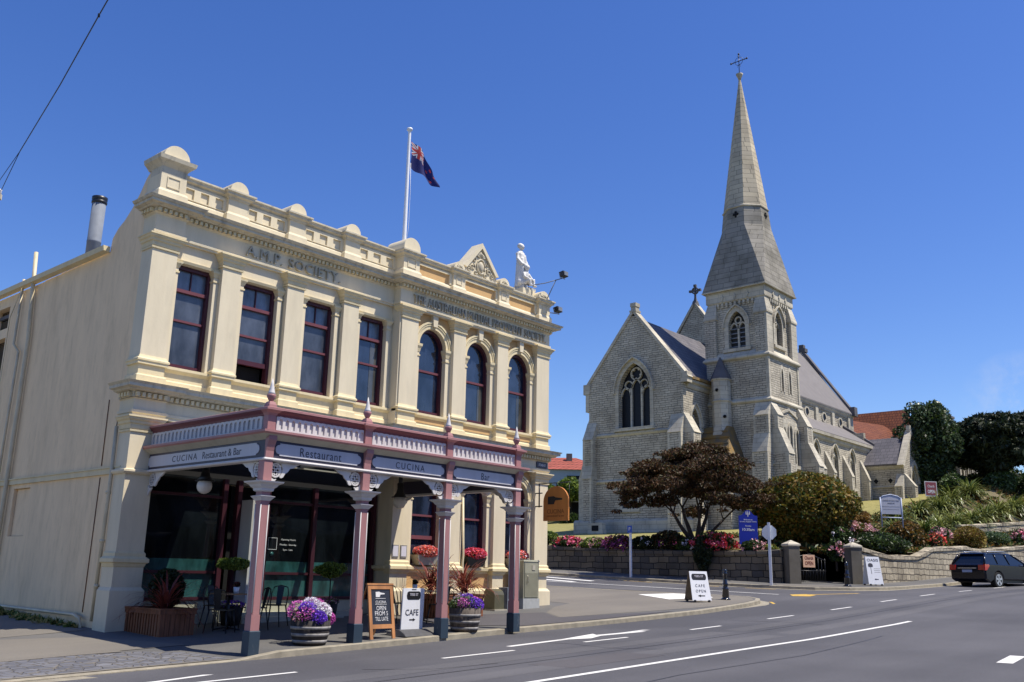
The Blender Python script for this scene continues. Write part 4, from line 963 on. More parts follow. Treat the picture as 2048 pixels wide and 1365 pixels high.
def post(x,w=0.11,z1=3.4,o=0.1): mb=MB(); mb.fbox(SF,x-w/2,x+w/2,0.70,z1,-0.05,o); mb.build('frame_post','maroon_paint',f)
for x in (9.98,11.95,12.33,13.12,14.52,16.44): post(x)
for a,c in ((10.03,11.9),(13.18,14.46),(14.58,16.38)):
    for z,t in ((0.74,0.07),(1.31,0.06),(2.98,0.06)):
        mb=MB(); mb.fbox(SF,a,c,z-t/2,z+t/2,-0.03,0.06); mb.build('frame_rail','maroon_paint',f)
    mb=MB(); mb.fbox(SF,a,c,0.77,1.28,-0.02,0.0); mb.build('lower_pane','teal_glass',f)
    mb=MB(); mb.fbox(SF,a,c,1.34,1.59,-0.02,0.0); mb.build('lower_pane','teal_glass',f)
    mb=MB(); mb.fbox(SF,a,c,1.59,2.95,-0.02,0.0); mb.fbox(SF,a,c,3.01,3.4,-0.02,0.0); mb.build('pane','shop_glass',f)
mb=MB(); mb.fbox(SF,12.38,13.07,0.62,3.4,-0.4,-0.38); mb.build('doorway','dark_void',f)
mb=MB(); mb.box(12.39,12.46,18.75,19.32,0.66,2.95); mb.build('open_door','white_paint',f)
mb=MB(); mb.box(10.95,11.02,19.36,19.40,0.0,0.1); 
mb=MB()
for a in (0,0.27): pass
t_=text('window_lettering','Opening Hours',(13.83,19.293,2.10),*FRT,width=0.42,height=0.05,mt='white_letter',parent=f)
t_=text('window_lettering','Monday - Saturday',(13.83,19.293,1.98),*FRT,width=0.48,height=0.05,mt='white_letter',parent=f)
t_=text('window_lettering','5pm - Late',(13.83,19.293,1.86),*FRT,width=0.28,height=0.05,mt='white_letter',parent=f)
mb=MB()
for a,c,z0,z1 in ((13.26,13.27,1.86,2.14),(13.5,13.51,1.86,2.14),(13.27,13.5,1.86,1.87),(13.27,13.5,2.13,2.14)): mb.fbox(SF,a,c,z0,z1,0.002,0.006)
mb.build('window_sticker','white_letter',f)
mb=MB(); mb.lathe([(0.05,0),(0.05,0.005)],(0,0,0),14)
mb.v=[(13.38+x,19.29-z,1.76+y) for x,y,z in mb.v]; mb.build('window_sticker','teal_glass',f)
mb=MB(); mb.box(9.9,16.56,19.32,19.5,3.3,4.6); mb.build('head_beam','dark_void',f)  # maroon beam coloured near-black to stand for the shade under the veranda
# fittings on the building
for x in (16.70,16.99):
    t=thing('menu_frame','left framed menu on the pilaster beside the shopfront' if x<16.8 else 'right framed menu on the pilaster beside the shopfront','menu frame',(x,FB,1.77),group=None)
    mb=MB(); mb.box(x-0.11,x+0.11,FB-0.02,FB,1.77,2.09); mb.build('frame','hoop_steel',t)
    mb=MB(); mb.box(x-0.085,x+0.085,FB-0.024,FB-0.018,1.80,2.06); mb.build('menu_sheet','paper',t)
t=thing('street_sign','small navy street name plate high on the right corner pilaster','street sign',(22.66,FB,4.67))
mb=MB(); mb.box(22.4,22.93,FB-0.03,FB-0.005,4.66,4.84); mb.build('plate','sign_navy',t); text('lettering','ITCHEN ST',(22.665,FB-0.031,4.75),*FRT,width=0.34,height=0.075,mt='white_letter',parent=t)
# hanging sign (faces along the street)
t=thing('hanging_sign','orange arched timber sign with pointing hand hung from black iron bracket','hanging sign',(22.4,FB,3.0))
mb=MB(); mb.tube([(22.4,18.5,4.14),(22.4,17.25,4.14)],0.014); mb.tube([(22.4,18.47,4.16),(22.4,18.47,3.42)],0.022); mb.tube([(22.4,18.62,3.85),(22.4,18.35,3.85)],0.018); mb.tube([(22.4,18.62,3.45),(22.4,18.35,3.45)],0.018); mb.tube([(22.4,17.8,4.14),(22.4,17.8,4.02)],0.012)
mb.tube([(22.4,17.3,4.12),(22.4,17.3,3.4)],0.008)
mb.build('bracket','black_iron',t)
g=MB(); G=FL(22.40); a=arch(17.80,0.48,3.60,'round',20,None); g.fpoly(G,[(17.32,3.0)]+[(u,3.58+(z-3.6)*0.95) for u,z in a]+[(18.28,3.0)],-0.03,0.03); g.build('sign_board','orange_sign',t)
text('lettering','CUCINA',(22.369,17.80,3.28),*LFT,width=0.66,height=0.13,mt='orange_engraved',parent=t)
text('lettering','RESTAURANT & BAR',(22.369,17.80,3.14),*LFT,width=0.66,height=0.05,mt='orange_engraved',parent=t)
def hand(mb,Fu,s,o=0.0):
    """pointing hand: cuff, palm with curled fingers, index"""
    mb.fpoly(Fu,[(u*s,z*s) for u,z in [(-1.0,-0.45),(-0.15,-0.45),(-0.05,-0.2),(0.05,-0.05),(0.95,0.0),(1.0,0.09),(0.95,0.18),(0.1,0.28),(-0.2,0.42),(-1.0,0.38)]],o,o+0.006)
mb=MB(); hand(mb,lambda u,o,z:(22.37-o,17.82-u,3.62+z),0.28); mb.build('hand_emblem','black_letter',t)
# floodlights on arms
def flood(x,y,z,lab,arm):
    t=thing('floodlight',lab,'floodlight',(x,y,z-0.1)); mb=MB()
    mb.hull8([(x-0.12,y-0.16,z-0.09),(x+0.12,y-0.16,z-0.09),(x+0.12,y+0.02,z-0.11),(x-0.12,y+0.02,z-0.11)],[(x-0.12,y-0.12,z+0.08),(x+0.12,y-0.12,z+0.08),(x+0.12,y+0.06,z+0.05),(x-0.12,y+0.06,z+0.05)]); mb.build('lamp_housing','black_iron',t)
    mb=MB(); mb.box(x-0.10,x+0.10,y-0.166,y-0.161,z-0.07,z+0.06); mb.build('lens','galvanised',t)
    mb=MB(); mb.tube([(x-0.13,y,z),(x-0.13,y,z-0.14),(x+0.13,y,z-0.14),(x+0.13,y,z)],0.012)
    for a in arm: mb.tube(a,0.016)
    mb.build('arm','galvanised',t)
flood(23.0,18.1,11.05,'black floodlight on a long arm beside the rooftop statue',[[(23.0,18.1,10.91),(22.6,18.5,10.72),(22.2,18.9,10.6)],[(22.85,18.25,10.84),(22.75,18.55,10.2)]])
flood(23.15,18.45,9.93,'boxy floodlight on a short bracket at the right end of the parapet',[[(23.15,18.45,9.79),(23.0,18.65,9.83)]])
# flagpole and flag
t=thing('flagpole','white flagpole behind the parapet flying a blue ensign','flagpole',(17.02,19.25,8.1))
mb=MB(); mb.lathe([(0.065,0),(0.06,3),(0.045,6.0),(0.045,6.08),(0.09,6.1),(0.085,6.16),(0.03,6.19)],(17.02,19.25,8.15),12); mb.build('pole','pole_white',t)
mb=MB(); mb.tube([(17.08,19.2,13.2),(17.12,19.2,12.3),(17.12,19.2,11.2),(17.07,19.22,10.6)],0.006,5); mb.build('halyard','pole_white',t)
def flagmat():
    m,tt,b=_new('ensign_cloth'); n=tt.nodes;l=tt.links; b.inputs['Roughness'].default_value=0.8
    uv=n.new('ShaderNodeUVMap'); sp=n.new('ShaderNodeSeparateXYZ'); l.new(uv.outputs[0],sp.inputs[0])
    def M_(op,a,b_=None,c=None):
        q=n.new('ShaderNodeMath'); q.operation=op
        for i,z in enumerate((a,b_,c)):
            if z is None: continue
            if isinstance(z,(int,float)): q.inputs[i].default_value=z
            else: l.new(z,q.inputs[i])
        return q.outputs[0]
    u,v=sp.outputs[0],sp.outputs[1]
    u2=M_('MULTIPLY',u,2.0); v2=M_('MULTIPLY_ADD',v,2.0,-1.0)      # canton 0..1
    incan=M_('MULTIPLY',M_('LESS_THAN',u2,1.0),M_('GREATER_THAN',v2,0.0))
    du=M_('ABSOLUTE',M_('SUBTRACT',u2,0.5)); dv=M_('ABSOLUTE',M_('SUBTRACT',v2,0.5))
    d1=M_('ABSOLUTE',M_('SUBTRACT',u2,v2)); d2=M_('ABSOLUTE',M_('SUBTRACT',M_('ADD',u2,v2),1.0))
    dd=M_('MINIMUM',d1,d2); cr=M_('MINIMUM',du,dv)
    white=M_('MAXIMUM',M_('LESS_THAN',cr,0.17),M_('LESS_THAN',dd,0.15)); red=M_('MAXIMUM',M_('LESS_THAN',cr,0.10),M_('LESS_THAN',dd,0.05))
    mx1=n.new('ShaderNodeMixRGB'); mx1.inputs[1].default_value=(0.015,0.02,0.13,1); mx1.inputs[2].default_value=(0.6,0.6,0.62,1); l.new(M_('MULTIPLY',white,incan),mx1.inputs[0])
    mx2=n.new('ShaderNodeMixRGB'); mx2.inputs[2].default_value=(0.45,0.04,0.04,1); l.new(mx1.outputs[0],mx2.inputs[1]); l.new(M_('MULTIPLY',red,incan),mx2.inputs[0])
    # four small stars on the fly
    src=mx2.outputs[0]
    for su,sv in ((0.75,0.8),(0.75,0.2),(0.65,0.55),(0.86,0.6)):
        a=M_('MULTIPLY',M_('SUBTRACT',u,su),2.0); b2=M_('SUBTRACT',v,sv); r2=M_('ADD',M_('MULTIPLY',a,a),M_('MULTIPLY',b2,b2))
        mm=n.new('ShaderNodeMixRGB'); mm.inputs[2].default_value=(0.5,0.05,0.05,1); l.new(src,mm.inputs[1]); l.new(M_('LESS_THAN',r2,0.004),mm.inputs[0]); src=mm.outputs[0]
    l.new(src,b.inputs['Base Color'])
    tr=n.new('ShaderNodeBsdfTranslucent'); l.new(src,tr.inputs[0]); ms=n.new('ShaderNodeMixShader'); ms.inputs[0].default_value=0.35; l.new(b.outputs[0],ms.inputs[1]); l.new(tr.outputs[0],ms.inputs[2]); l.new(ms.outputs[0],n['Material Output'].inputs[0])
flagmat()
nx,ny=26,12; vs=[];uvs=[]
for j in range(ny+1):
    for i in range(nx+1):
        s=i/nx; w=j/ny
        x=17.07+0.90*s-0.10*s*s; y=19.22-0.30*s+0.06*math.sin(s*11+w*2.2)*s**0.5+0.05*math.sin(s*5-w*3)
        top=13.92-0.52*s-0.52*s*s; ht=0.84*(1-0.42*s-0.35*max(0,s-0.75)*3)
        z=top-ht*(1-w)-0.03*math.sin(s*9+w)
        vs.append((x-17.02+0.08*(1-w)*s,y-19.25,z-8.1)); uvs.append((s,w))
me=bpy.data.meshes.new('flag'); me.from_pydata(vs,[],[(j*(nx+1)+i,j*(nx+1)+i+1,(j+1)*(nx+1)+i+1,(j+1)*(nx+1)+i) for j in range(ny) for i in range(nx)])
ul=me.uv_layers.new(name='UVMap')
for lp in me.loops: ul.data[lp.index].uv=uvs[lp.vertex_index]
me.polygons.foreach_set('use_smooth',[True]*len(me.polygons)); me.materials.append(MAT['ensign_cloth']); o=bpy.data.objects.new('flag',me); C.objects.link(o); o.parent=t
# flue, chimney
t=thing('flue','galvanised boiler flue with a dark ribbed cowl rising behind the side gutter','flue',(11.0,25.8,8.1))
mb=MB(); mb.lathe([(0.19,0),(0.19,2.3),(0.197,2.31),(0.197,2.35),(0.19,2.36),(0.19,3.55)],(11.0,25.8,8.1),20); mb.build('pipe','galvanised',t)
mb=MB(); mb.lathe([(0.20,3.5),(0.215,3.52),(0.215,3.57),(0.195,3.59),(0.215,3.62),(0.215,3.70),(0.16,3.72)],(11.0,25.8,8.1),20); mb.build('cowl','black_iron',t)
# overhead wire
t=thing('service_cable','thin black service cable crossing the sky at the upper left','cable',(3.0,9.2,5.3))
mb=MB()
mb.tube([(5.0,10.8,10.35),(5.278,12.478,10.265),(5.544,13.737,10.25),(5.648,14.246,10.245),(6.195,16.934,10.165),(6.795,20.21,10.018)],0.011,5); mb.lathe([(0.02,-0.03),(0.02,0.03)],(5.648,14.246,10.245),6)
mb.tube([(6.795,20.21,10.018),(6.965,21.654,9.815),(7.125,23.146,9.518),(7.3,25,9.2)],0.007,5); mb.tube([(6.795,20.21,10.018),(6.90,21.25,9.45)],0.008,5)
mb.build('cable','black_iron',t)
t=thing('power_pole','weathered timber pole with a pale crossarm at the left edge carrying the service cable','power pole',(6.0,21.9,T(6,21.9)))
mb=MB(); mb.lathe([(0.15,-0.3),(0.11,9.9),(0.02,9.95)],(6.0,21.9,T(6,21.9)),12); mb.build('pole','bark',t)
mb=MB(); mb.hull8([(5.15,22.42,9.22),(6.88,21.2,9.22),(6.95,21.3,9.22),(5.22,22.52,9.22)],[(5.15,22.42,9.34),(6.88,21.2,9.34),(6.95,21.3,9.34),(5.22,22.52,9.34)]); c_=mb.build('crossarm','weathered_cornice',t)
mb=MB(); mb.lathe([(0.02,0),(0.04,0.03),(0.03,0.06),(0.045,0.09),(0.01,0.12)],(6.88,21.27,9.34),10); mb.build('insulator','white_paint',c_)
# ---------------------------------------------------------------- street veranda
V=thing('street_veranda','pink and white timber veranda over the footpath with fretwork brackets and CUCINA sign boards','veranda',(13.3,16.7,0.1))
VY=14.60; VX=[9.84,12.16,14.50,16.82]; YB=18.9
VF=FF(VY-0.075)
def sq(mb,x,y,prof,ch=0.0):
    rings=[]
    for h,z in prof:
        c=h*ch
        if ch: rings.append([(x-h+c,y-h,z),(x+h-c,y-h,z),(x+h,y-h+c,z),(x+h,y+h-c,z),(x+h-c,y+h,z),(x-h+c,y+h,z),(x-h,y+h-c,z),(x-h,y-h+c,z)])
        else: rings.append([(x-h,y-h,z),(x+h,y-h,z),(x+h,y+h,z),(x-h,y+h,z)])
    mb.loft(rings)
for x in VX:
    g=P(x,VY)
    mb=MB().mat('pink_paint'); sq(mb,x,VY,[(0.09,g+0.35),(0.09,g+0.62)]); sq(mb,x,VY,[(0.09,g+0.62),(0.088,g+0.70),(0.088,2.50),(0.09,2.56)],0.28); sq(mb,x,VY,[(0.09,2.56),(0.09,3.33)])
    p=mb.build('post',None,V)
    mb=MB(); 
    for dx,dy in ((-1,-1),(1,-1),(-1,1),(1,1)): mb.tube([(x+dx*0.083,VY+dy*0.083,g+0.66),(x+dx*0.083,VY+dy*0.083,2.54)],0.011,5)
    mb.build('post_edge','white_paint',p)
    mb=MB(); sq(mb,x,VY,[(0.108,g-0.06),(0.108,g+0.34),(0.098,g+0.355)]); mb.build('base','blue_plinth_paint',p)
    mb=MB(); sq(mb,x,VY,[(0.10,2.60),(0.12,2.63),(0.15,2.665),(0.16,2.68),(0.09,2.70)]); mb.build('collar','white_paint',p)
    mb=MB(); sq(mb,x,VY,[(0.10,2.76),(0.13,2.78),(0.135,2.82),(0.17,2.85),(0.19,2.885),(0.25,2.92),(0.26,2.945),(0.09,2.96)]); mb.build('capital','white_paint',p)
# beams with sign boards
def band(path,prof,name,mt): mb=MB(); mb.mould(path,prof); return mb.build(name,mt,V)
path=[(VX[0]-0.0,YB),(VX[0],VY),(VX[3],VY),(VX[3],YB)]
band(path,[(-0.07,3.33),(0.10,3.33),(0.115,3.35),(0.10,3.38),(-0.07,3.38)],'beam_moulding','white_paint')
band(path,[(-0.06,3.38),(0.055,3.38),(0.055,3.71),(-0.06,3.71)],'beam','sign_navy')
band(path,[(-0.05,3.71),(0.07,3.71),(0.11,3.74),(0.17,3.78),(0.20,3.80),(-0.05,3.80)],'soffit_cove','soffit_paint')
band(path,[(-0.05,3.80),(0.20,3.80),(0.235,3.83),(0.235,3.87),(0.08,3.885),(-0.05,3.885)],'gutter','pink_paint')
band(path,[(-0.03,3.885),(0.03,3.885),(0.03,4.17),(-0.03,4.17)],'parapet_board','white_paint')
band(path,[(-0.06,4.16),(0.06,4.16),(0.07,4.20),(0.11,4.24),(0.13,4.25),(0.13,4.28),(-0.06,4.31)],'crest_moulding','verandah_lit_maroon')
band([(VX[0],YB),(VX[0],VY),(VX[3],VY),(VX[3],YB)],[(0.11,4.262),(0.145,4.262),(0.145,4.30),(0.11,4.315)],'crest_edge','pink_paint')
SK=(11.3,16.05,17.35,18.78)
def slabs(name,mt,z0,z1,t):
    mb=MB(); zz=lambda y:z0+(z1-z0)*(y-VY)/(YB-VY)
    for x0,x1,y0,y1 in ((VX[0]+.03,VX[3]-.03,VY+.03,SK[2]),(VX[0]+.03,SK[0],SK[2],SK[3]),(SK[1],VX[3]-.03,SK[2],SK[3]),(VX[0]+.03,VX[3]-.03,SK[3],YB)):
        mb.hull8([(x0,y0,zz(y0)),(x1,y0,zz(y0)),(x1,y1,zz(y1)),(x0,y1,zz(y1))],[(x0,y0,zz(y0)+t),(x1,y0,zz(y0)+t),(x1,y1,zz(y1)+t),(x0,y1,zz(y1)+t)])
    mb.build(name,mt,V)
slabs('ceiling','soffit_paint',3.74,3.78,0.03); slabs('roof','galvanised',4.05,4.22,0.02)
mb=MB(); mb.hull8([(SK[0],SK[2],4.19),(SK[1],SK[2],4.19),(SK[1],SK[3],4.235),(SK[0],SK[3],4.235)],[(SK[0],SK[2],4.196),(SK[1],SK[2],4.196),(SK[1],SK[3],4.241),(SK[0],SK[3],4.241)]); mb.build('skylight_pane','skylight_glass',V)
for x in (12.4,13.7,14.9): mb=MB(); mb.box(x-0.05,x+0.05,SK[2],SK[3],3.8,4.18); mb.build('glazing_bar','soffit_paint',V)
mb=MB(); mb.box(SK[0]-.03,SK[1]+.03,SK[2]-.05,SK[2],3.78,4.15); mb.build('glazing_bar','soffit_paint',V)
# arched balusters boards
def slots(F,u0,u1,n):
    mb=MB(); w=(u1-u0)/n
    mb.fbox(F,u0,u1,3.89,3.93,0,0.03)
    for k in range(n):
        a=u0+w*k; b=a+w*0.42
        mb.fbox(F,a,b,3.93,4.155,0,0.03)
        c=(b+u0+w*(k+1))/2; h=(w*0.58)/2
        mb.fpoly(F,[(c-h,4.16)]+arch(c,h,4.075,'round',6)+[(c+h,4.16)],0,0.03)
    return mb
FV=FF(VY-0.032)
for i in range(3): slots(FV,VX[i]+0.12,VX[i+1]-0.12,15).build('parapet_fret','white_paint',V)
slots(FL(VX[0]-0.032),VY+0.14,YB-0.02,27).build('parapet_fret','white_paint',V)
slots(lambda u,o,z:(VX[3]+0.032+o,u,z),VY+0.14,YB-0.02,27).build('parapet_fret','white_paint',V)
# pedestals, finials, curved consoles at the posts
for i,x in enumerate(VX):
    mb=MB(); mb.box(x-0.085,x+0.085,VY-0.085,VY+0.06,3.86,4.18); mb.mould([(x-0.06,VY+0.06),(x-0.06,VY-0.06),(x+0.06,VY-0.06),(x+0.06,VY+0.06)],[(-0.05,4.16),(0.03,4.16),(0.045,4.20),(0.10,4.245),(0.12,4.25),(0.12,4.29),(-0.05,4.32)]); mb.build('parapet_pier','pink_paint',V)
    mb=MB(); sq(mb,x,VY,[(0.13,4.29),(0.085,4.32),(0.08,4.36),(0.06,4.41),(0.03,4.43)]); mb.lathe([(0.03,4.42),(0.055,4.46),(0.085,4.52),(0.085,4.55),(0.06,4.57)],(x,VY,0),12); f_=mb.build('finial','pink_paint',V)
    mb=MB(); mb.lathe([(0.075,4.56),(0.06,4.60),(0.045,4.66),(0.03,4.74),(0.006,4.86)],(x,VY,0),10); mb.build('spike','white_paint',f_)
    mb=MB(); mb.prism([(x-0.085,VY-0.06,3.33),(x-0.085,VY-0.10,3.36),(x-0.085,VY-0.10,3.50),(x-0.085,VY-0.13,3.62),(x-0.085,VY-0.17,3.70),(x-0.085,VY-0.17,3.78),(x-0.085,VY-0.06,3.78)],(0.17,0,0)); mb.build('console','pink_paint',V)
# sign panels with notched ends
def panelpoly(u0,u1,z0,z1):
    h=(z1-z0); r=h*0.3; c=(z0+z1)/2
    def end(u,s):
        return [(u+s*0.0,z0),(u-s*0.0,z0+r*0.35),(u+s*r*0.5,z0+r*0.5)]+[(u+s*(r*0.5+r*0.9*math.cos(a)),c+(h/2-r*0.55)*math.sin(a)) for a in [R_(q) for q in (-75,-45,-15,15,45,75)]]+[(u+s*r*0.5,z1-r*0.5),(u,z1-r*0.35),(u,z1)]
    return end(u1,1)+end(u0,-1)[::-1]
VS=FF(VY-0.055); VL=FL(VX[0]-0.055)
for i,(tx,w,h) in enumerate([('Restaurant',0.98,0.16),('CUCINA',0.82,0.13),('Bar',0.27,0.15)]):
    a,c=VX[i]+0.24,VX[i+1]-0.24
    mb=MB(); mb.fpoly(VS,panelpoly(a,c,3.435,3.665),-0.002,0.012); s_=mb.build('sign_board','sign_panel',V)
    text('lettering',tx,((a+c)/2+0.02,VY-0.067,3.55),*FRT,width=w,height=h,mt='dark_letter',parent=s_,space=1.15 if i!=1 else 1.35)
mb=MB(); mb.fpoly(VL,panelpoly(VY+0.24,YB-0.16,3.435,3.665),-0.002,0.012); s_=mb.build('sign_board','sign_panel',V)
text('lettering','CUCINA',(VX[0]-0.067,17.35,3.55),*LFT,width=0.95,height=0.125,mt='dark_letter',parent=s_,space=1.3)
text('lettering','Restaurant & Bar',(VX[0]-0.067,16.0,3.55),*LFT,width=1.35,height=0.14,mt='dark_letter',parent=s_)
# fretwork brackets
def bracket(mb,F,u,s,ztop=3.325):
    """lace bracket springing from the post at u towards s"""
    def Q(pts,o0=-0.012,o1=0.012): mb.fpoly(F,[(u+s*a,ztop-b) for a,b in pts],o0,o1)
    # honeycomb quarter disc
    n=6; cx,cy,r=0.13,0.15,0.125
    ring_o=[(cx+r*math.cos(a),cy+r*1.1*math.sin(a)) for a in [2*math.pi*k/20 for k in range(21)]]; ring_i=[(cx+(r-0.028)*math.cos(a),cy+(r-0.028)*1.1*math.sin(a)) for a in [2*math.pi*k/20 for k in range(21)]]
    for k in range(20): Q([ring_o[k],ring_o[k+1],ring_i[k+1],ring_i[k]])
    for k in range(-1,2):
        for d in (1,-1):
            L=math.sqrt(max(0,(r-0.02)**2-(k*0.07)**2)); nx_,ny_=0.7071,0.7071*d; c0=(cx+nx_*k*0.07*1.0,cy+ny_*k*0.07); tx_,ty_=-ny_,nx_
            a=(c0[0]-tx_*L,c0[1]-ty_*L); b=(c0[0]+tx_*L,c0[1]+ty_*L); w=0.013
            Q([(a[0]-nx_*w,a[1]-ny_*w),(b[0]-nx_*w,b[1]-ny_*w),(b[0]+nx_*w,b[1]+ny_*w),(a[0]+nx_*w,a[1]+ny_*w)],-0.01,0.01)
    # scrolled leaf along the beam, drop below
    Q([(0.24,0.03),(0.32,0.02),(0.50,0.0),(0.64,0.0),(0.56,0.06),(0.50,0.09),(0.44,0.10),(0.40,0.16),(0.34,0.20),(0.30,0.27),(0.26,0.29),(0.22,0.27),(0.26,0.20),(0.29,0.12),(0.26,0.06)],-0.015,0.015)
    Q([(0.14,0.0),(0.64,0.0),(0.64,0.022),(0.14,0.022)],-0.014,0.014)
    Q([(0.0,0.25),(0.03,0.29),(0.10,0.32),(0.16,0.31),(0.10,0.38),(0.05,0.42),(0.02,0.46),(0.0,0.47)],-0.015,0.015)
Fp=lambda u,o,z:(u,VY-o,z)
for i,x in enumerate(VX):
    for s in (-1,1):
        if (i==0 and s<0) or (i==3 and s>0): continue
        mb=MB(); bracket(mb,Fp,x+s*0.09,s); mb.build('fret_bracket','white_paint',V)
for xx in (VX[0],VX[3]):
    Fs=lambda u,o,z,xx=xx:(xx-o,u,z)
    for u,s in ((VY+0.09,1),(18.80,-1)):
        mb=MB(); bracket(mb,Fs,u,s); mb.build('fret_bracket','white_paint',V)
# globe lamps
def lamp(x,y,zg,lab):
    t=thing('globe_lamp',lab,'lamp',(x,y,3.76),group='globe lamps under the veranda'); mb=MB()
    mb.lathe([(0.05,zg+0.32),(0.05,3.77)],(x,y,0),8); mb.lathe([(0.13,zg+0.11),(0.15,zg+0.13),(0.10,zg+0.20),(0.07,zg+0.30),(0.08,zg+0.42),(0.05,zg+0.45)],(x,y,0),14); mb.lathe([(0.20,zg+0.095),(0.20,zg+0.11),(0.12,zg+0.125)],(x,y,0),16); mb.build('fitting','black_iron',t)
    mb=MB(); mb.ellip((x,y,zg),(0.155,0.155,0.16),18,10); mb.build('globe','globe_glass',t)
lamp(10.25,17.3,3.02,'white globe lamp under the veranda nearest the left pilaster')
lamp(15.05,16.7,3.02,'white globe lamp under the veranda between the second and third posts')
lamp(17.95,16.6,3.52,'white globe lamp high under the veranda by the right hand post')
# ---------------------------------------------------------------- things on the footpath
def barrel(x,y,r,h,lab,stave,grp='half barrel planters'):
    z=P(x,y); t=thing('barrel_planter',lab,'planter',(x,y,z),group=grp)
    mb=MB(); mb.lathe([(r*0.80,0),(r*0.93,h*0.45),(r,h),(r*0.93,h),(r*0.92,h-0.06)],(x,y,z),28); mb.build('staves',stave,t)
    for f,g in ((0.09,0.83),(0.36,0.905),(0.64,0.965)):
        mb=MB(); mb.lathe([(r*g,h*f-0.0),(r*g+0.008,h*f),(r*(g+0.025)+0.008,h*f+0.055),(r*(g+0.025),h*f+0.055)],(x,y,z),28); mb.build('hoop','hoop_steel',t)
    mb=MB(); mb.lathe([(r*0.92,h-0.07),(0.01,h-0.05)],(x,y,z),20); mb.build('soil','soil',t); return t,z
def posy(t,name,c,r,n,size,mts,w=None,hemi=True,shell=0.8):
    p=blob(c,r,n,shell); 
    if hemi: p=p[p[:,2]>c[2]-r[2]*0.25]
    return leaves(name,p,size,mts,t,w,up=0.9)
t,z=barrel(11.30,14.86,0.375,0.44,'half barrel with steel hoops overflowing with violet, white and magenta flowers between first two posts','dark_stave')
zt=z+0.44
posy(t,'foliage',(11.30,14.86,zt+0.05),(0.36,0.36,0.20),2200,0.028,['mid_leaf'])
for dx,dy,dz,r_,m_,n_ in ((-0.20,-0.12,0.10,0.19,'petal_magenta',450),(-0.03,-0.22,0.04,0.19,'petal_violet',1500),(-0.12,-0.05,0.2,0.18,'petal_violet',650),(0.12,-0.12,0.16,0.21,'petal_white',1500),(0.0,0.02,0.26,0.2,'petal_white',800),(0.30,-0.08,0.03,0.17,'petal_magenta',900),(0.18,0.15,0.22,0.22,'petal_magenta',900),(-0.1,0.22,0.16,0.25,'petal_magenta',600),(-0.30,-0.02,0.03,0.10,'petal_palepink',200)):
    posy(t,'flowers',(11.30+dx,14.86+dy,zt+dz),(r_,r_,r_*0.8),n_,0.019,[m_],hemi=False)
t,z=barrel(15.48,14.86,0.36,0.50,'weathered oak half barrel with purple flowers between third and fourth posts','oak_stave')
zt=z+0.50
posy(t,'foliage',(15.48,14.86,zt+0.04),(0.36,0.36,0.20),1700,0.026,['mid_leaf','grey_leaf'])
for dx,dy,dz,r_,m_,n_ in ((-0.2,-0.15,0.10,0.15,'petal_magenta',300),(0.0,-0.22,0.07,0.17,'petal_violet',450),(0.2,-0.12,0.06,0.2,'petal_violet',800),(0.1,0.05,0.17,0.18,'petal_violet',350),(-0.1,0,0.17,0.2,'petal_white',120),(0.34,-0.05,0.04,0.12,'petal_white',260),(0.34,0.05,0.14,0.13,'petal_magenta',260)):
    posy(t,'flowers',(15.48+dx,14.86+dy,zt+dz),(r_,r_,r_*0.8),n_,0.019,[m_],hemi=False)
# topiary standards
def topiary(x,y,zpot,lab,pot,ball_z,br,potr=0.2,poth=0.4,flowers=None):
    t=thing('topiary_tree',lab,'potted tree',(x,y,zpot),group='potted standard trees under the veranda')
    mb=MB(); mb.lathe([(potr*0.75,0),(potr,poth),(potr*0.9,poth),(potr*0.88,poth-0.04),(0.01,poth-0.03)],(x,y,zpot),18); mb.build('pot',pot,t)
    mb=MB(); mb.tube([(x,y,zpot+poth-0.05),(x+0.01,y,(zpot+ball_z)/2),(x,y,ball_z)],0.015,6); mb.build('trunk','bark',t)
    p=np.concatenate([blob((x,y,ball_z),(br[0]*0.85,br[0]*0.85,br[1]*0.85),2400,0.6)]+[blob((x+rng.normal()*br[0]*0.5,y+rng.normal()*br[0]*0.4,ball_z+rng.normal()*br[1]*0.3+0.03),(br[0]*0.45,br[0]*0.45,br[1]*0.5),420,0.4) for _ in range(9)])
    leaves('crown',p,0.024,['fresh_leaf','mid_leaf'],t,[3,1],aspect=1.2,up=0.5)
    if flowers:
        for m_,n_ in flowers: posy(t,'flowers',(x,y,zpot+poth),(potr*1.15,potr*1.1,0.11),n_,0.02,[m_])
topiary(11.97,18.6,P(11.97,18.6),'standard tree with ball of bright leaves behind the cafe table','dark_stave',1.50,(0.36,0.16),0.26,0.42,[('petal_violet',350),('petal_magenta',250),('fresh_leaf',300)])
topiary(14.50,18.42,P(14.5,18.42),'standard tree with ball of bright leaves in a dark pot between the first two posts','dark_stave',1.41,(0.36,0.22),0.22,0.42,[('petal_palepink',160),('petal_magenta',160),('mid_leaf',350)])
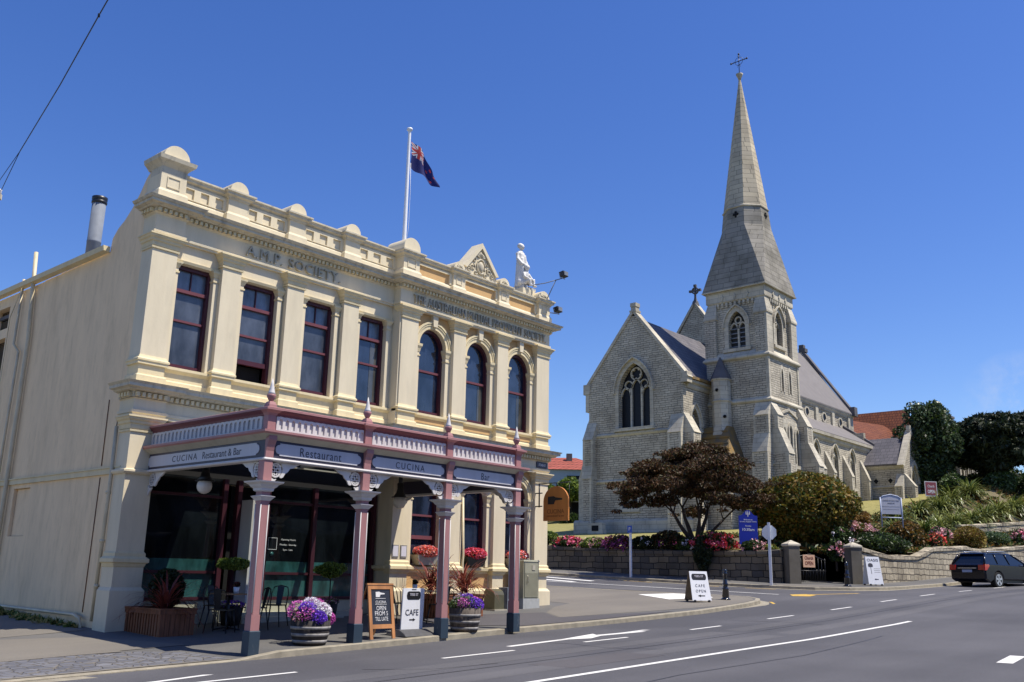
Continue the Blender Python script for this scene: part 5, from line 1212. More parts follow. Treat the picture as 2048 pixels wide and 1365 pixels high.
# timber planters
def boxplanter(x0,x1,y0,y1,lab,zz,h=0.52,plants=()):
    t=thing('timber_planter',lab,'planter',((x0+x1)/2,(y0+y1)/2,zz),group='timber box planters'); mb=MB()
    n=int((x1-x0)/0.1); w=(x1-x0)/n
    for k in range(n): mb.box(x0+w*k+0.004,x0+w*(k+1)-0.004,y0,y0+0.02,zz-0.02,zz+h-0.09); mb.box(x0+w*k+0.004,x0+w*(k+1)-0.004,y1-0.02,y1,zz-0.02,zz+h-0.09)
    n=int((y1-y0)/0.1); w=(y1-y0)/n
    for k in range(n): mb.box(x0,x0+0.02,y0+0.02+w*k,y0+w*(k+1)-0.024,zz-0.02,zz+h-0.09); mb.box(x1-0.02,x1,y0+0.02+w*k,y0+w*(k+1)-0.024,zz-0.02,zz+h-0.09)
    mb.box(x0+0.02,x1-0.02,y0+0.02,y1-0.02,zz-0.02,zz+h-0.15); mb.build('slatted_side','planter_wood',t)
    mb=MB(); mb.mould([(x0,y0),(x1,y0),(x1,y1),(x0,y1)],[(-0.05,h+zz-0.10),(0.02,h+zz-0.10),(0.02,h+zz-0.02),(0.035,h+zz-0.02),(0.035,h+zz+0.01),(-0.05,h+zz+0.01)],closed=True); mb.build('rim','planter_wood',t)
    mb=MB(); mb.box(x0+0.04,x1-0.04,y0+0.04,y1-0.04,zz+h-0.16,zz+h-0.05); mb.build('soil','soil',t); return t
t=boxplanter(9.62,10.36,17.35,18.72,'long timber planter with dark red spiky plant and clipped bush beside the left pilaster',P(9.9,18)-0.01,0.50)
blades('spiky_plant',(9.86,17.62,0.50),85,1.05,0.05,'dark_cordyline',t,spread=1.35,droop=1.5,lift=0.25)
leaves('bush',np.concatenate([blob((10.25,18.35,0.98),(0.36,0.36,0.40),4200,0.55)]),0.035,['dark_leaf'],t)
t=boxplanter(16.95,17.75,17.05,18.05,'timber planter full of red spiky plants beside the third post',P(17.4,17.6),0.55)
for x,y in ((17.15,17.35),(17.5,17.7),(17.35,17.9)): blades('spiky_plant',(x,y,P(17.4,17.6)+0.55),70,1.02,0.045,'red_cordyline',t,spread=1.35,droop=1.3,lift=0.25)
t=boxplanter(17.9,18.5,17.1,17.9,'square timber planter with spiky red plant to the right of the third post',P(18,17.6),0.55)
for x,y in ((18.15,17.4),(18.3,17.7)): blades('spiky_plant',(x,y,P(18.2,17.6)+0.55),80,1.08,0.045,'red_cordyline',t,spread=1.45,droop=1.4,lift=0.25)
# window boxes with flowers
for x,m,w,lab,dk in ((17.88,['petal_coral','petal_red','petal_palepink'],0.40,'window sill tub of coral red flowers in the left arched window','soffit_paint'),(19.80,['petal_pink','petal_red'],0.40,'dark window sill tub of pink flowers in the middle arched window','black_iron'),(21.68,['petal_red','petal_coral','petal_white'],0.40,'window sill tub of red flowers in the right arched window','soffit_paint')):
    t=thing('window_tub',lab,'flower tub',(x,18.74,1.60),group='flower tubs on the window sills'); y=18.72
    mb=MB(); mb.hull8([(x-w*0.75,y-0.10,1.60),(x+w*0.75,y-0.10,1.60),(x+w*0.75,y+0.12,1.60),(x-w*0.75,y+0.12,1.60)],[(x-w,y-0.15,1.86),(x+w,y-0.15,1.86),(x+w,y+0.16,1.86),(x-w,y+0.16,1.86)]); mb.build('tub',dk,t)
    leaves('foliage',blob((x,y,1.92),(w*1.1,0.2,0.13),900,0.5),0.03,['mid_leaf'],t)
    leaves('flowers',np.concatenate([blob((x,y-0.04,1.95),(w*1.15,0.22,0.17),1300,0.8)]),0.030,m,t,up=0.8)
# A-frame chalkboard
t=thing('chalkboard_sign','timber framed chalkboard A-frame reading CUCINA open from 5 behind the second post','sandwich board',(12.98,14.86,P(13,14.86)))
z=P(13,14.86); mb=MB(); x0,x1=12.66,13.32; tl=0.16
FA_=lambda u,o,zz:(u,14.74+ (zz-z)*tl-o,zz)
mb.fbox(FA_,x0,x0+0.075,z,z+1.04,0,0.035); mb.fbox(FA_,x1-0.075,x1,z,z+1.04,0,0.035); mb.fbox(FA_,x0-0.02,x1+0.02,z+1.04,z+1.075,-0.01,0.045); mb.fbox(FA_,x0+0.075,x1-0.075,z+0.96,z+1.04,0,0.035); mb.fbox(FA_,x0+0.075,x1-0.075,z+0.20,z+0.28,0,0.035)
mb.hull8([(x0+0.02,15.35,z),(x0+0.06,15.35,z),(x0+0.06,15.38,z),(x0+0.02,15.38,z)],[(x0+0.02,14.92,z+1.03),(x0+0.06,14.92,z+1.03),(x0+0.06,14.95,z+1.03),(x0+0.02,14.95,z+1.03)]); mb.hull8([(x1-0.06,15.35,z),(x1-0.02,15.35,z),(x1-0.02,15.38,z),(x1-0.06,15.38,z)],[(x1-0.06,14.92,z+1.03),(x1-0.02,14.92,z+1.03),(x1-0.02,14.95,z+1.03),(x1-0.06,14.95,z+1.03)])
mb.build('frame','aframe_wood',t); mb=MB(); mb.fbox(FA_,x0+0.075,x1-0.075,z+0.28,z+0.96,0.005,0.02); mb.build('board','chalkboard',t)
up=(0,tl,1); nr=(0,-1,tl)
def A(u,h,o=0.022): return (u,14.74+h*tl-o,z+h)
for s,w,h,hh in (('CUCINA',0.28,0.05,0.71),('RESTAURANT & BAR',0.30,0.022,0.665),('OPEN',0.25,0.085,0.59),('FROM 5',0.34,0.085,0.49),('TILL LATE',0.34,0.075,0.385)):
    text('chalk_lettering',s,A(12.99,hh),(1,0,0),up,nr,width=w,height=h,mt='chalk',parent=t)
mb=MB(); hand(mb,lambda u,o,zz:(12.98+u,14.74+(0.86+zz)*tl-0.022-o,z+0.86+zz),0.12); mb.fbox(lambda u,o,zz:(u,14.74+(zz-z)*tl-0.022-o,zz),12.85,13.12,z+0.775,z+0.783,0,0.004); mb.build('hand_emblem','chalk',t)
# white cafe swing sign
t=thing('cafe_sign','white swing sign reading CAFE with black arrow on a dark base by the third post','pavement sign',(13.98,14.95,P(14,14.95))); z=P(14,14.95)
mb=MB(); mb.loft([[(13.52,14.62,z),(13.52,15.28,z),(13.55,15.20,z+0.05),(13.58,15.0,z+0.12),(13.58,14.9,z+0.12),(13.55,14.70,z+0.05)],[(14.42,14.62,z),(14.42,15.28,z),(14.38,15.20,z+0.05),(14.36,15.0,z+0.12),(14.36,14.9,z+0.12),(14.38,14.70,z+0.05)]]); mb.build('weighted_base','base_rubber',t)
FC=lambda u,o,zz:(u+(zz-z)*0.03,14.95-o,zz); mb=MB(); mb.fpoly(FC,[(13.66,z+0.12),(14.27,z+0.12),(14.27,z+0.92),(14.25,z+0.95),(13.68,z+0.95),(13.66,z+0.92)],-0.015,0.015); mb.build('panel','board_white',t)
def plate(mb,Fx,uc,zc,w,h,o): 
    c=h*0.28; mb.fpoly(Fx,[(uc-w/2+c,zc-h/2),(uc+w/2-c,zc-h/2),(uc+w/2-c*0.3,zc-h/2+c*0.5),(uc+w/2,zc),(uc+w/2-c*0.3,zc+h/2-c*0.5),(uc+w/2-c,zc+h/2),(uc-w/2+c,zc+h/2),(uc-w/2+c*0.3,zc+h/2-c*0.5),(uc-w/2,zc),(uc-w/2+c*0.3,zc-h/2+c*0.5)],o,o+0.004)
def arrow(mb,Fx,uc,zc,w,h,o,s=1): mb.fpoly(Fx,[(uc-s*w/2,zc-h*0.18),(uc+s*w*0.1,zc-h*0.18),(uc+s*w*0.1,zc-h/2),(uc+s*w/2,zc),(uc+s*w*0.1,zc+h/2),(uc+s*w*0.1,zc+h*0.18),(uc-s*w/2,zc+h*0.18)],o,o+0.004)
mb=MB(); plate(mb,FC,13.965,z+0.80,0.40,0.17,0.015); mb.build('name_plate','black_letter',t)
text('lettering','TEES ST',(13.99,14.93,z+0.82),*FRT,width=0.24,height=0.05,mt='paper',parent=t); text('lettering','CAFE',(13.955,14.932,z+0.46),*FRT,width=0.37,height=0.12,mt='dark_letter',parent=t)
mb=MB(); arrow(mb,FC,13.965,z+0.31,0.17,0.065,0.015); mb.fbox(FC,13.9,14.03,z+0.912,z+0.93,0.015,0.018); mb.build('arrow','black_letter',t)
# A-boards further along the footpath
def aboard(x,y,z,w,h,rz,lab,side='board_side',feet=True):
    t=thing('sandwich_board',lab,'sandwich board',(x,y,z),rz,local=True); s=0.24
    mb=MB()
    if feet:
        for sx in (-1,1):
            for sy in (-1,1): mb.box(sx*(w/2-0.09)-0.035,sx*(w/2-0.09)+0.035,sy*s-0.03,sy*s+0.03,0,0.07)
    mb.build('foot','black_iron',t)
    F=lambda u,o,zz:(u,-s+(zz-0.05)*s/h*0.96-o,zz); F2=lambda u,o,zz:(u,s-(zz-0.05)*s/h*0.96+o,zz)
    mb=MB(); mb.fpoly(F,[(-w/2,0.05),(w/2,0.05),(w/2*0.93,h),(-w/2*0.93,h)],0,0.015); mb.build('front_panel','board_white',t)
    mb=MB(); mb.fpoly(F2,[(-w/2,0.05),(w/2,0.05),(w/2*0.93,h),(-w/2*0.93,h)],0,0.015); mb.build('back_panel',side,t)
    return t,F,(0,s/h*0.96,1),(0,-1,s/h*0.96),s,h
def ap(F,u,zz): return F(u,0.017,zz)
t,F,up,nr,s,h=aboard(28.0,16.25,P(28,16.25),0.72,0.98,R_(-28),'white sandwich board reading TEES ST CAFE OPEN by the kerb corner')
mb=MB(); plate(mb,F,0,0.80,0.56,0.20,0.015); mb.build('name_plate','black_letter',t); text('lettering','TEES ST',ap(F,0,0.82),(1,0,0),up,nr,width=0.34,height=0.06,mt='paper',parent=t,ext=0.006)
text('lettering','CAFE',ap(F,0,0.52),(1,0,0),up,nr,width=0.36,height=0.09,mt='dark_letter',parent=t,space=1.4); text('lettering','OPEN',ap(F,0,0.35),(1,0,0),up,nr,width=0.38,height=0.09,mt='dark_letter',parent=t,space=1.4)
mb=MB(); arrow(mb,F,0,0.20,0.27,0.08,0.015,-1); mb.build('arrow','black_letter',t)
t,F,up,nr,s,h=aboard(42.9,16.0,P2(42.9,16.0),0.72,1.25,R_(-38),'tall white sandwich board reading OASIS with tree emblem below the pale stone wall','board_white')
text('lettering','OASIS',ap(F,0,1.10),(1,0,0),up,nr,width=0.55,height=0.12,mt='dark_letter',parent=t); 
mb=MB(); mb.fbox(F,-0.15,-0.13,0.5,0.80,0.015,0.018)
for a,b_,r_ in ((-0.14,0.88,0.12),(-0.20,0.84,0.06),(-0.08,0.84,0.06)): mb.fpoly(F,[(a+r_*math.cos(q),b_+r_*0.75*math.sin(q)) for q in [2*math.pi*k/14 for k in range(14)]],0.015,0.0175+a*0.001)
mb.build('tree_emblem','dark_letter',t)
mb=MB()
for k in range(3): mb.fbox(F,0.0,0.30,0.72-k*0.08,0.735-k*0.08,0.015,0.018)
mb.build('small_print','hoop_steel',t)
mb=MB(); arrow(mb,F,0.05,0.27,0.2,0.09,0.015,-1); mb.build('arrow','sign_navy',t)
# cafe tables and chairs
def chair():
    t=thing('cafe_chair','x','chair',(0,0,0),0,'metal cafe chairs',local=True)
    for sx in (-1,1):
        mb=MB(); mb.tube([(sx*0.24,-0.22,0),(sx*0.18,-0.18,0.44)],0.013,6,rs=[0.01,0.017]); mb.build('leg','black_iron',t)
        mb=MB(); mb.tube([(sx*0.24,0.24,0),(sx*0.18,0.18,0.44)],0.013,6,rs=[0.01,0.017]); mb.build('leg','black_iron',t)
    mb=MB(); mb.box(-0.2,0.2,-0.2,0.2,0.44,0.465); mb.build('seat','black_iron',t)
    mb=MB(); mb.tube([(-0.19,0.18,0.45),(-0.20,0.24,0.70),(-0.16,0.27,0.83),(0,0.285,0.87),(0.16,0.27,0.83),(0.20,0.24,0.70),(0.19,0.18,0.45)],0.013,6); mb.hull8([(-0.06,0.19,0.46),(0.06,0.19,0.46),(0.06,0.20,0.46),(-0.06,0.20,0.46)],[(-0.08,0.27,0.86),(0.08,0.27,0.86),(0.08,0.28,0.86),(-0.08,0.28,0.86)]); mb.build('backrest','black_iron',t)
    return t
def table(x,y,lab):
    z=P(x,y); t=thing('cafe_table',lab,'table',(x,y,z),0,local=True)
    mb=MB(); mb.box(-0.32,0.32,-0.32,0.32,0.72,0.745); mb.build('tabletop','table_wood',t)
    mb=MB(); mb.tube([(0,0,0.02),(0,0,0.72)],0.025); mb.build('column','black_iron',t)
    for a in range(4):
        mb=MB(); mb.tube([(0,0,0.06),(0.27*math.cos(a*math.pi/2+.78),0.27*math.sin(a*math.pi/2+.78),0.015)],0.016,6); mb.build('foot','black_iron',t)
    return z
z1=table(11.35,17.75,'small wood topped cafe table with black legs below the left globe lamp')
z2=table(16.0,16.75,'small wood topped cafe table partly hidden behind the cafe sign')
c0=chair(); c0.location=(10.98,17.42,P(11,17.4)); c0.rotation_euler=(0,0,R_(125)); c0['label']='black metal chair at the left end of the left cafe table'
dup(c0,(11.85,17.55,P(11.85,17.5)),R_(-100),'black metal chair on the right of the left cafe table')
dup(c0,(11.45,18.35,P(11.45,18.3)),R_(5),'black metal chair behind the left cafe table against the shopfront')
dup(c0,(12.6,17.9,P(12.6,17.9)),R_(-60),'black metal chair by the door step behind the first post')
dup(c0,(16.05,16.2,P(16.05,16.2)),R_(170),'black metal chair behind the white cafe sign, nearest the kerb')
dup(c0,(15.5,17.0,P(15.5,17.0)),R_(80),'black metal chair behind the chalkboard sign')
def pot(x,y,z,lab,g):
    t=thing('table_pot',lab,'plant pot',(x,y,z),group=g); mb=MB(); mb.lathe([(0.05,0),(0.065,0.13),(0.055,0.13)],(x,y,z),12); mb.build('pot','board_white',t)
    leaves('plant',blob((x,y,z+0.17),(0.07,0.07,0.07),160,0.3),0.025,['dark_leaf','dark_cordyline'],t)
pot(11.42,17.62,z1+0.745,'white pot with dark plant on the left cafe table','pots on the cafe tables'); pot(15.85,16.9,z2+0.745,'white pot with dark plant on the cafe table behind the signs','pots on the cafe tables')
# utility boxes against the wall
t=thing('utility_cabinet','tall beige green metal cabinet on grey base against the right wall','cabinet',(21.5,18.45,P(21.5,18.4))); z=P(21.5,18.45)
mb=MB(); mb.box(21.28,22.02,18.10,18.55,z-0.1,z+0.27); mb.build('base','cabinet_grey',t)
mb=MB(); mb.box(21.30,22.0,18.12,18.55,z+0.27,z+1.32); mb.hull8([(21.28,18.10,z+1.32),(22.02,18.10,z+1.32),(22.02,18.57,z+1.32),(21.28,18.57,z+1.32)],[(21.3,18.12,z+1.37),(22.0,18.12,z+1.37),(22.0,18.55,z+1.37),(21.3,18.55,z+1.37)]); mb.build('body','cabinet_green',t)
mb=MB(); mb.box(21.34,21.96,18.10,18.118,z+0.31,z+1.28)
for k in range(12): mb.box(21.36+k*0.05,21.37+k*0.05,18.09,18.10,z+0.33,z+1.0)
mb.build('door','cabinet_green',t); mb=MB(); mb.tube([(21.44,18.08,z+0.7),(21.44,18.06,z+0.75),(21.44,18.06,z+0.88),(21.44,18.08,z+0.93)],0.012,6); mb.box(21.66,21.80,18.085,18.098,z+1.08,z+1.22); mb.build('door_handle','soffit_paint',t)
t=thing('service_box','olive green rounded service pillar against the wall left of the cabinet','service box',(20.3,18.4,P(20.3,18.4))); z=P(20.3,18.4)
mb=MB(); pr=[(18.15,z-0.05),(18.15,z+0.42),(18.20,z+0.52),(18.32,z+0.58),(18.50,z+0.58),(18.56,z+0.5),(18.56,z-0.05)]; mb.prism([(20.10,y,q) for y,q in pr],(0.40,0,0)); mb.build('body','dark_green_box',t); mb=MB(); mb.box(20.04,20.56,18.08,18.56,z-0.05,z+0.03); mb.build('base','soffit_paint',t)
t=thing('meter_box','small grey blue meter box with white label between service pillar and cabinet','meter box',(20.85,18.4,P(20.8,18.4))); mb=MB(); mb.box(20.68,21.12,18.18,18.52,z-0.05,z+0.62); mb.build('body','galvanised',t); mb=MB(); mb.box(20.85,20.93,18.174,18.18,z+0.25,z+0.45); mb.build('label_plate','board_white',t)
t=thing('downpipe','cream downpipe running down the wall between the left and middle arched windows','downpipe',(19.22,18.5,0.3)); mb=MB(); mb.tube([(19.28,18.72,3.5),(19.26,18.62,1.9),(19.22,18.60,1.7),(19.22,18.58,0.2)],0.035); mb.build('pipe','pipe_paint',t)
# bollards
def bollard(x,y,z,lab):
    t=thing('bollard',lab,'bollard',(x,y,z),group='black cast bollards by the kerbs',local=True); mb=MB()
    mb.lathe([(0.17,0),(0.17,0.03),(0.12,0.05),(0.115,0.10),(0.125,0.12),(0.11,0.33),(0.125,0.345),(0.125,0.365),(0.08,0.40),(0.085,0.47),(0.10,0.50),(0.10,0.53),(0.072,0.56),(0.065,0.84),(0.08,0.86),(0.08,0.88),(0.06,0.90),(0.075,0.95),(0.06,1.0),(0.01,1.02)],(0,0,0),18); mb.build('post','black_gloss',t); return t
b=bollard(29.5,16.05,P(29.5,16.05),'black bollard beside the TEES ST board on the near corner')
dup(b,(40.6,16.25,P2(40.6,16.25)),0,'black bollard by the church gate across the side street')
# road signs
t=thing('stop_sign','octagonal road sign seen from behind on a white square post by the gate','road sign',(37.9,18.45,P2(37.9,18.45)),R_(0),local=True)
mb=MB(); mb.box(-0.055,0.055,-0.055,0.055,0,2.62); mb.build('post','pole_white',t)
mb=MB(); mb.prism([(0.06,-0.30*math.cos(a)/math.cos(math.pi/8),2.20+0.30*math.sin(a)/math.cos(math.pi/8)) for a in [math.pi/8+math.pi/4*k for k in range(8)]],(0.006,0,0)); o=mb.build('sign_plate','pole_white',t)
t.rotation_euler=(0,0,R_(20))
t=thing('parking_sign','slim white post with small blue parking sign by the stone wall','parking sign',(37.35,25.2,P2(37.35,25.2)),0,local=True)
mb=MB(); mb.box(-0.045,0.045,-0.045,0.045,0,2.35); mb.build('post','pole_white',t); mb=MB(); mb.box(-0.06,-0.05,-0.13,0.13,2.02,2.36); mb.build('plate','parking_blue',t); text('lettering','P',(-0.062,0,2.2),*LFT,width=0.10,height=0.16,mt='white_letter',parent=t)
for o in [o for o in C.objects if o.parent==t and o.name.startswith('lettering')]: pass
# ---------------------------------------------------------------- stone church
CH=thing('stone_church','grey limestone Gothic church with a tall broach spire, gabled chancel and arcaded aisle','church',(66,36,4.0))
def bld(mb,name,mt=None): return mb.build(name,mt,CH)
# --- chancel, gable facing the side street
XG=58.3; CY0,CY1=34.6,43.1; CYC=38.85; ZE=16.0; ZR=21.25
G=FL(XG)
wz0,wzs,whw=12.35,15.05,1.42
wrise=2.25
a=arch(CYC,whw,wzs,'pointed',16,wrise); mid=len(a)//2
mb=MB()
mb.fpoly(G,[(CY0,4.0),(CYC,4.0),(CYC,wz0),(CYC-whw,wz0)]+a[:mid+1]+[(CYC,ZR),(CY0,ZE)],0,-0.7)
mb.fpoly(G,[(CY1,4.0),(CYC,4.0),(CYC,wz0),(CYC+whw,wz0)]+a[mid:][::-1]+[(CYC,ZR),(CY1,ZE)],0,-0.7)
mb.box(XG+0.7,69.0,CY1-0.6,CY1,4.0,ZE)
S1=FF(CY0); pierced(mb,S1,XG+0.7,62.2,4.0,ZE,[(59.9,0.72,9.2,12.3,'pointed',1.35)],0,-0.5)
bld(mb,'chancel_wall','church_stone')
def win_trim(name,F,uc,hw,zb,zs,rise,lights=2,proud=0.10,depth=-0.35,band=0.28,glassm='leaded_glass',kind='pointed'):
    """dressed surround, mullions, tracery and glass"""
    n=16
    sm=MB(); o=arch(uc,hw+band,zs,kind,n,rise+band*1.25); i=arch(uc,hw,zs,kind,n,rise)
    sm.ring(F,[(uc-hw-band,zb-0.02)]+o+[(uc+hw+band,zb-0.02)],[(uc-hw,zb-0.02)]+i+[(uc+hw,zb-0.02)],-0.02,proud*0.4)
    o2=arch(uc,hw+band+0.09,zs,kind,n,rise+band*1.25+0.12)
    sm.ring(F,o2,o,-0.02,proud*1.6)
    sm.fbox(F,uc-hw-band-0.1,uc+hw+band+0.1,zb-0.26,zb-0.02,-0.05,proud*1.5)
    s_=bld(sm,'window_surround','church_ashlar')
    gm=MB(); opening_fill(gm,F,uc,hw,zb-0.02,zs,kind,rise,depth-0.03,depth); gm.build('glazing',glassm,s_)
    tm=MB(); d0,d1=depth,depth+0.17; w=hw*2/lights; bar=min(0.075,hw*0.13)
    for k in range(1,lights): tm.fbox(F,uc-hw+w*k-bar,uc-hw+w*k+bar,zb,zs+ (0.1 if lights<3 else 0.35),d0,d1)
    for k in range(lights):
        c=uc-hw+w*(k+0.5); h=w/2; zz=zs-0.35*h+(0.55 if (lights==3 and k==1) else 0.0)
        tm.ring(F,arch(c,h,zz,'pointed',10,h*1.5),arch(c,h-bar*1.3,zz,'pointed',10,h*1.5-bar*1.5),d0,d1)
    def circ(c,z,r,t):
        q=[2*math.pi*j/16 for j in range(17)]; tm.ring(F,[(c+r*math.cos(x),z+r*math.sin(x)) for x in q],[(c+(r-t)*math.cos(x),z+(r-t)*math.sin(x)) for x in q],d0,d1)
    if lights==3:
        circ(uc,zs+1.47,0.52,0.10); circ(uc-0.70,zs+0.62,0.37,0.08); circ(uc+0.70,zs+0.62,0.37,0.08)
        for k in range(5):
            a_=2*math.pi*k/5+math.pi/2; c_=(uc+0.40*math.cos(a_+0.63),zs+1.47+0.40*math.sin(a_+0.63)); tm.fpoly(F,[(c_[0]+0.10*math.cos(x),c_[1]+0.10*math.sin(x)) for x in [2*math.pi*j/6 for j in range(6)]],d0+0.01,d1-0.01)
    elif lights==2: circ(uc,zs+rise*0.45,hw*0.42,bar*1.3)
    tm.build('tracery','church_ashlar',s_); return s_
win_trim('x',G,CYC,whw,wz0,wzs,wrise,3,0.16,-0.45,0.30)
win_trim('x',S1,59.9,0.62,9.3,12.3,1.3,2,0.10,-0.35,0.25)
# string courses, plinth, corner quoins
mb=MB()
for z,h,o in ((12.0,0.26,0.12),(8.45,0.22,0.12)): mb.mould([(XG+3.6,CY0),(XG,CY0),(XG,CY1+0.05)][::-1],[(-0.1,z-h),(0.02,z-h),(o,z-h*0.5),(o,z-h*0.2),(0.0,z+0.06),(-0.1,z+0.06)])
bld(mb,'string_course','church_ashlar')
mb=MB(); mb.mould([(XG,CY1+0.9),(XG,CY0-0.3),(62,CY0-0.3)],[(-0.2,3.8),(0.32,3.8),(0.32,5.35),(0.20,5.50),(-0.2,5.55)]); mb.mould([(XG,CY1+0.86),(XG,CY1-0.6)],[(-0.15,3.8),(0.83,3.8),(0.83,5.33),(0.66,5.50),(-0.15,5.53)]); bld(mb,'plinth','church_ashlar')
def coping(p0,p1,x0,x1,t=0.22,name='gable_coping',mt='church_ashlar'):
    """raking coping between two (y,z) points, from x0 to x1"""
    a=Vector((0,p0[0],p0[1]));b_=Vector((0,p1[0],p1[1])); d=(b_-a).normalized(); n=Vector((0,-d.z,d.y)); n=n if n.z>0 else -n
    mb=MB(); mb.prism([Vector((x0,0,0))+a,Vector((x0,0,0))+b_,Vector((x0,0,0))+b_+n*t,Vector((x0,0,0))+a+n*t],(x1-x0,0,0)); return bld(mb,name,mt)
coping((CYC,ZR+0.02),(CY0-0.35,ZE-0.42),XG-0.08,XG+0.62); coping((CYC,ZR+0.02),(CY1+0.35,ZE-0.42),XG-0.08,XG+0.62)
mb=MB(); mb.box(XG-0.1,XG+0.6,CY0-0.42,CY0+0.15,15.3,16.1); mb.box(XG-0.1,XG+0.6,CY1-0.1,CY1+0.5,15.3,16.1); mb.box(XG-0.05,XG+0.5,CY1,CY1+0.3,13.9,15.3); bld(mb,'kneeler','church_ashlar')
mb=MB(); mb.box(XG,XG+0.5,CYC-0.22,CYC+0.22,ZR-0.2,ZR+0.55); mb.box(XG-0.1,XG+0.6,CYC-0.30,CYC+0.30,ZR+0.10,ZR+0.25); mb.box(XG-0.05,XG+0.55,CYC-0.26,CYC+0.26,ZR+0.55,ZR+0.85); bld(mb,'apex_stone','church_ashlar')
def roofpl(name,y0,z0,y1,z1,x0,x1,mt='slate_tiles',t=0.12):
    mb=MB(); mb.hull8([(x0,y0,z0),(x1,y0,z0),(x1,y1,z1),(x0,y1,z1)],[(x0,y0,z0+t),(x1,y0,z0+t),(x1,y1,z1+t),(x0,y1,z1+t)]); return bld(mb,name,mt)
roofpl('roof',CY0-0.3,ZE-0.35,CYC,ZR-0.35,XG+0.5,69,); roofpl('roof',CY1+0.3,ZE-0.35,CYC,ZR-0.35,XG+0.5,69)
mb=MB(); mb.mould([(62.3,CY0),(XG+0.5,CY0)][::-1],[(-0.1,15.0),(0.05,15.0),(0.12,15.15),(0.12,15.35),(0.30,15.45),(0.30,15.62),(-0.1,15.65)]); bld(mb,'eaves_cornice','church_ashlar'); mb=MB(); mb.box(XG+0.5,62.2,CY0-0.42,CY0-0.22,15.65,15.85); bld(mb,'gutter','gold_gutter' if 'gold_gutter' in MAT else 'lichen_stone')
# buttresses
def buttress(F,u0,u1,stages,name='buttress',capm='church_ashlar'):
    """stages [(z0,z1,out0,out1)] going up; out1<out0 gives a weathering"""
    mb=MB().mat('church_stone')
    for z0,z1,a_,b_ in stages:
        if abs(a_-b_)<1e-3: mb.mat('church_stone'); mb.fbox(F,u0,u1,z0,z1,-0.1,a_)
        else:
            mb.mat(capm); A=[F(u0,-0.1,z0),F(u1,-0.1,z0),F(u1,a_+0.06,z0),F(u0,a_+0.06,z0)]; B_=[F(u0,-0.1,z1),F(u1,-0.1,z1),F(u1,max(b_,0.01),z1),F(u0,max(b_,0.01),z1)]; mb.hull8(A,B_)
            k=3
    # dressed corners
    mb.mat('church_ashlar')
    for z0,z1,a_,b_ in stages:
        if abs(a_-b_)<1e-3:
            mb.fbox(F,u0-0.01,u0+0.16,z0,z1,a_-0.25,a_+0.012); mb.fbox(F,u1-0.16,u1+0.01,z0,z1,a_-0.25,a_+0.012)
    return bld(mb,name,None)
st=[(4.0,8.6,1.15,1.15),(8.6,9.9,1.15,0.85),(9.9,11.6,0.85,0.85),(11.6,13.1,0.85,0.0)]
buttress(G,CY0-0.05,CY0+1.05,[(4,8.6,0.75,0.75),(8.6,9.6,0.75,0.55),(9.6,11.6,0.55,0.55),(11.6,13.0,0.55,0)])
buttress(G,CY1-0.75,CY1+0.15,[(4,8.6,0.75,0.75),(8.6,9.6,0.75,0.55),(9.6,11.6,0.55,0.55),(11.6,13.0,0.55,0)])
buttress(S1,XG-0.05,XG+0.95,[(4,8.6,1.15,1.15),(8.6,9.9,1.15,0.8),(9.9,11.6,0.8,0.8),(11.6,13.1,0.8,0)])
FN=lambda u,o,z:(u,CY1+o,z)
buttress(FN,XG+0.02,XG+0.92,[(4,8.6,1.0,1.0),(8.6,9.9,1.0,0.62),(9.9,11.7,0.62,0.62),(11.7,13.3,0.62,0)])
for uc in (39.75,38.9):
    mb=MB(); mb.fpoly(G,[(uc-0.21,6.35)]+arch(uc,0.21,7.5,'pointed',10,0.4)+[(uc+0.21,6.35)],0.0,0.012); bld(mb,'lancet','leaded_glass')
mb=MB(); mb.fbox(G,38.45,40.2,6.05,6.3,0,0.14); mb.ring(G,[(38.5,6.3),(38.5,7.6),(38.9,8.15),(39.75,8.15),(40.15,7.6),(40.15,6.3)],[(38.62,6.3),(38.62,7.55),(38.95,8.0),(39.7,8.0),(40.03,7.55),(40.03,6.3)],-0.02,0.06); bld(mb,'window_surround','church_ashlar')
# --- nave
NX0,NX1=69.0,91.2; NY0,NY1=35.0,44.2; NC=39.6; NE,NR=17.45,24.2
mb=MB(); Gn=FL(NX0); mb.fpoly(Gn,[(NY0,4),(NY0,NE),(NC,NR+0.35),(NY1,NE),(NY1,4)],0,-0.6); mb.box(NX0+0.6,NX1-0.6,NY1-0.6,NY1,4,NE); 
Ge=FL(NX1); mb.fpoly(Ge,[(NY0,4),(NY0,NE),(NC,NR+0.35),(NY1,NE),(NY1,4)],0.6,0); 
SN=FF(NY0); mb.fbox(SN,NX0+0.6,NX1-0.6,4,NE,0,-0.6); bld(mb,'nave_wall','church_stone')
roofpl('roof',NY0-0.35,NE-0.05,NC,NR,NX0+0.5,NX1-0.5,'slate_new'); roofpl('roof',NY1+0.35,NE-0.05,NC,NR,NX0+0.5,NX1-0.5,'slate_new')
for x0 in (NX0-0.1,NX1-0.55):
    coping((NC,NR+0.38),(NY0-0.45,NE-0.1),x0,x0+0.65,0.2,mt='slate' if x0>80 else 'church_ashlar'); coping((NC,NR+0.38),(NY1+0.45,NE-0.1),x0,x0+0.65,0.2)
mb=MB(); mb.box(NX1-0.6,NX1+0.15,NY0-0.6,NY0-0.1,17.3,18.2); mb.box(NX1-0.5,NX1,NC-0.25,NC+0.25,NR+0.3,NR+1.1); mb.box(NX1-0.6,NX1+0.1,NC-0.45,NC+0.25,NR+0.3,NR+0.7); bld(mb,'apex_stone','slate')
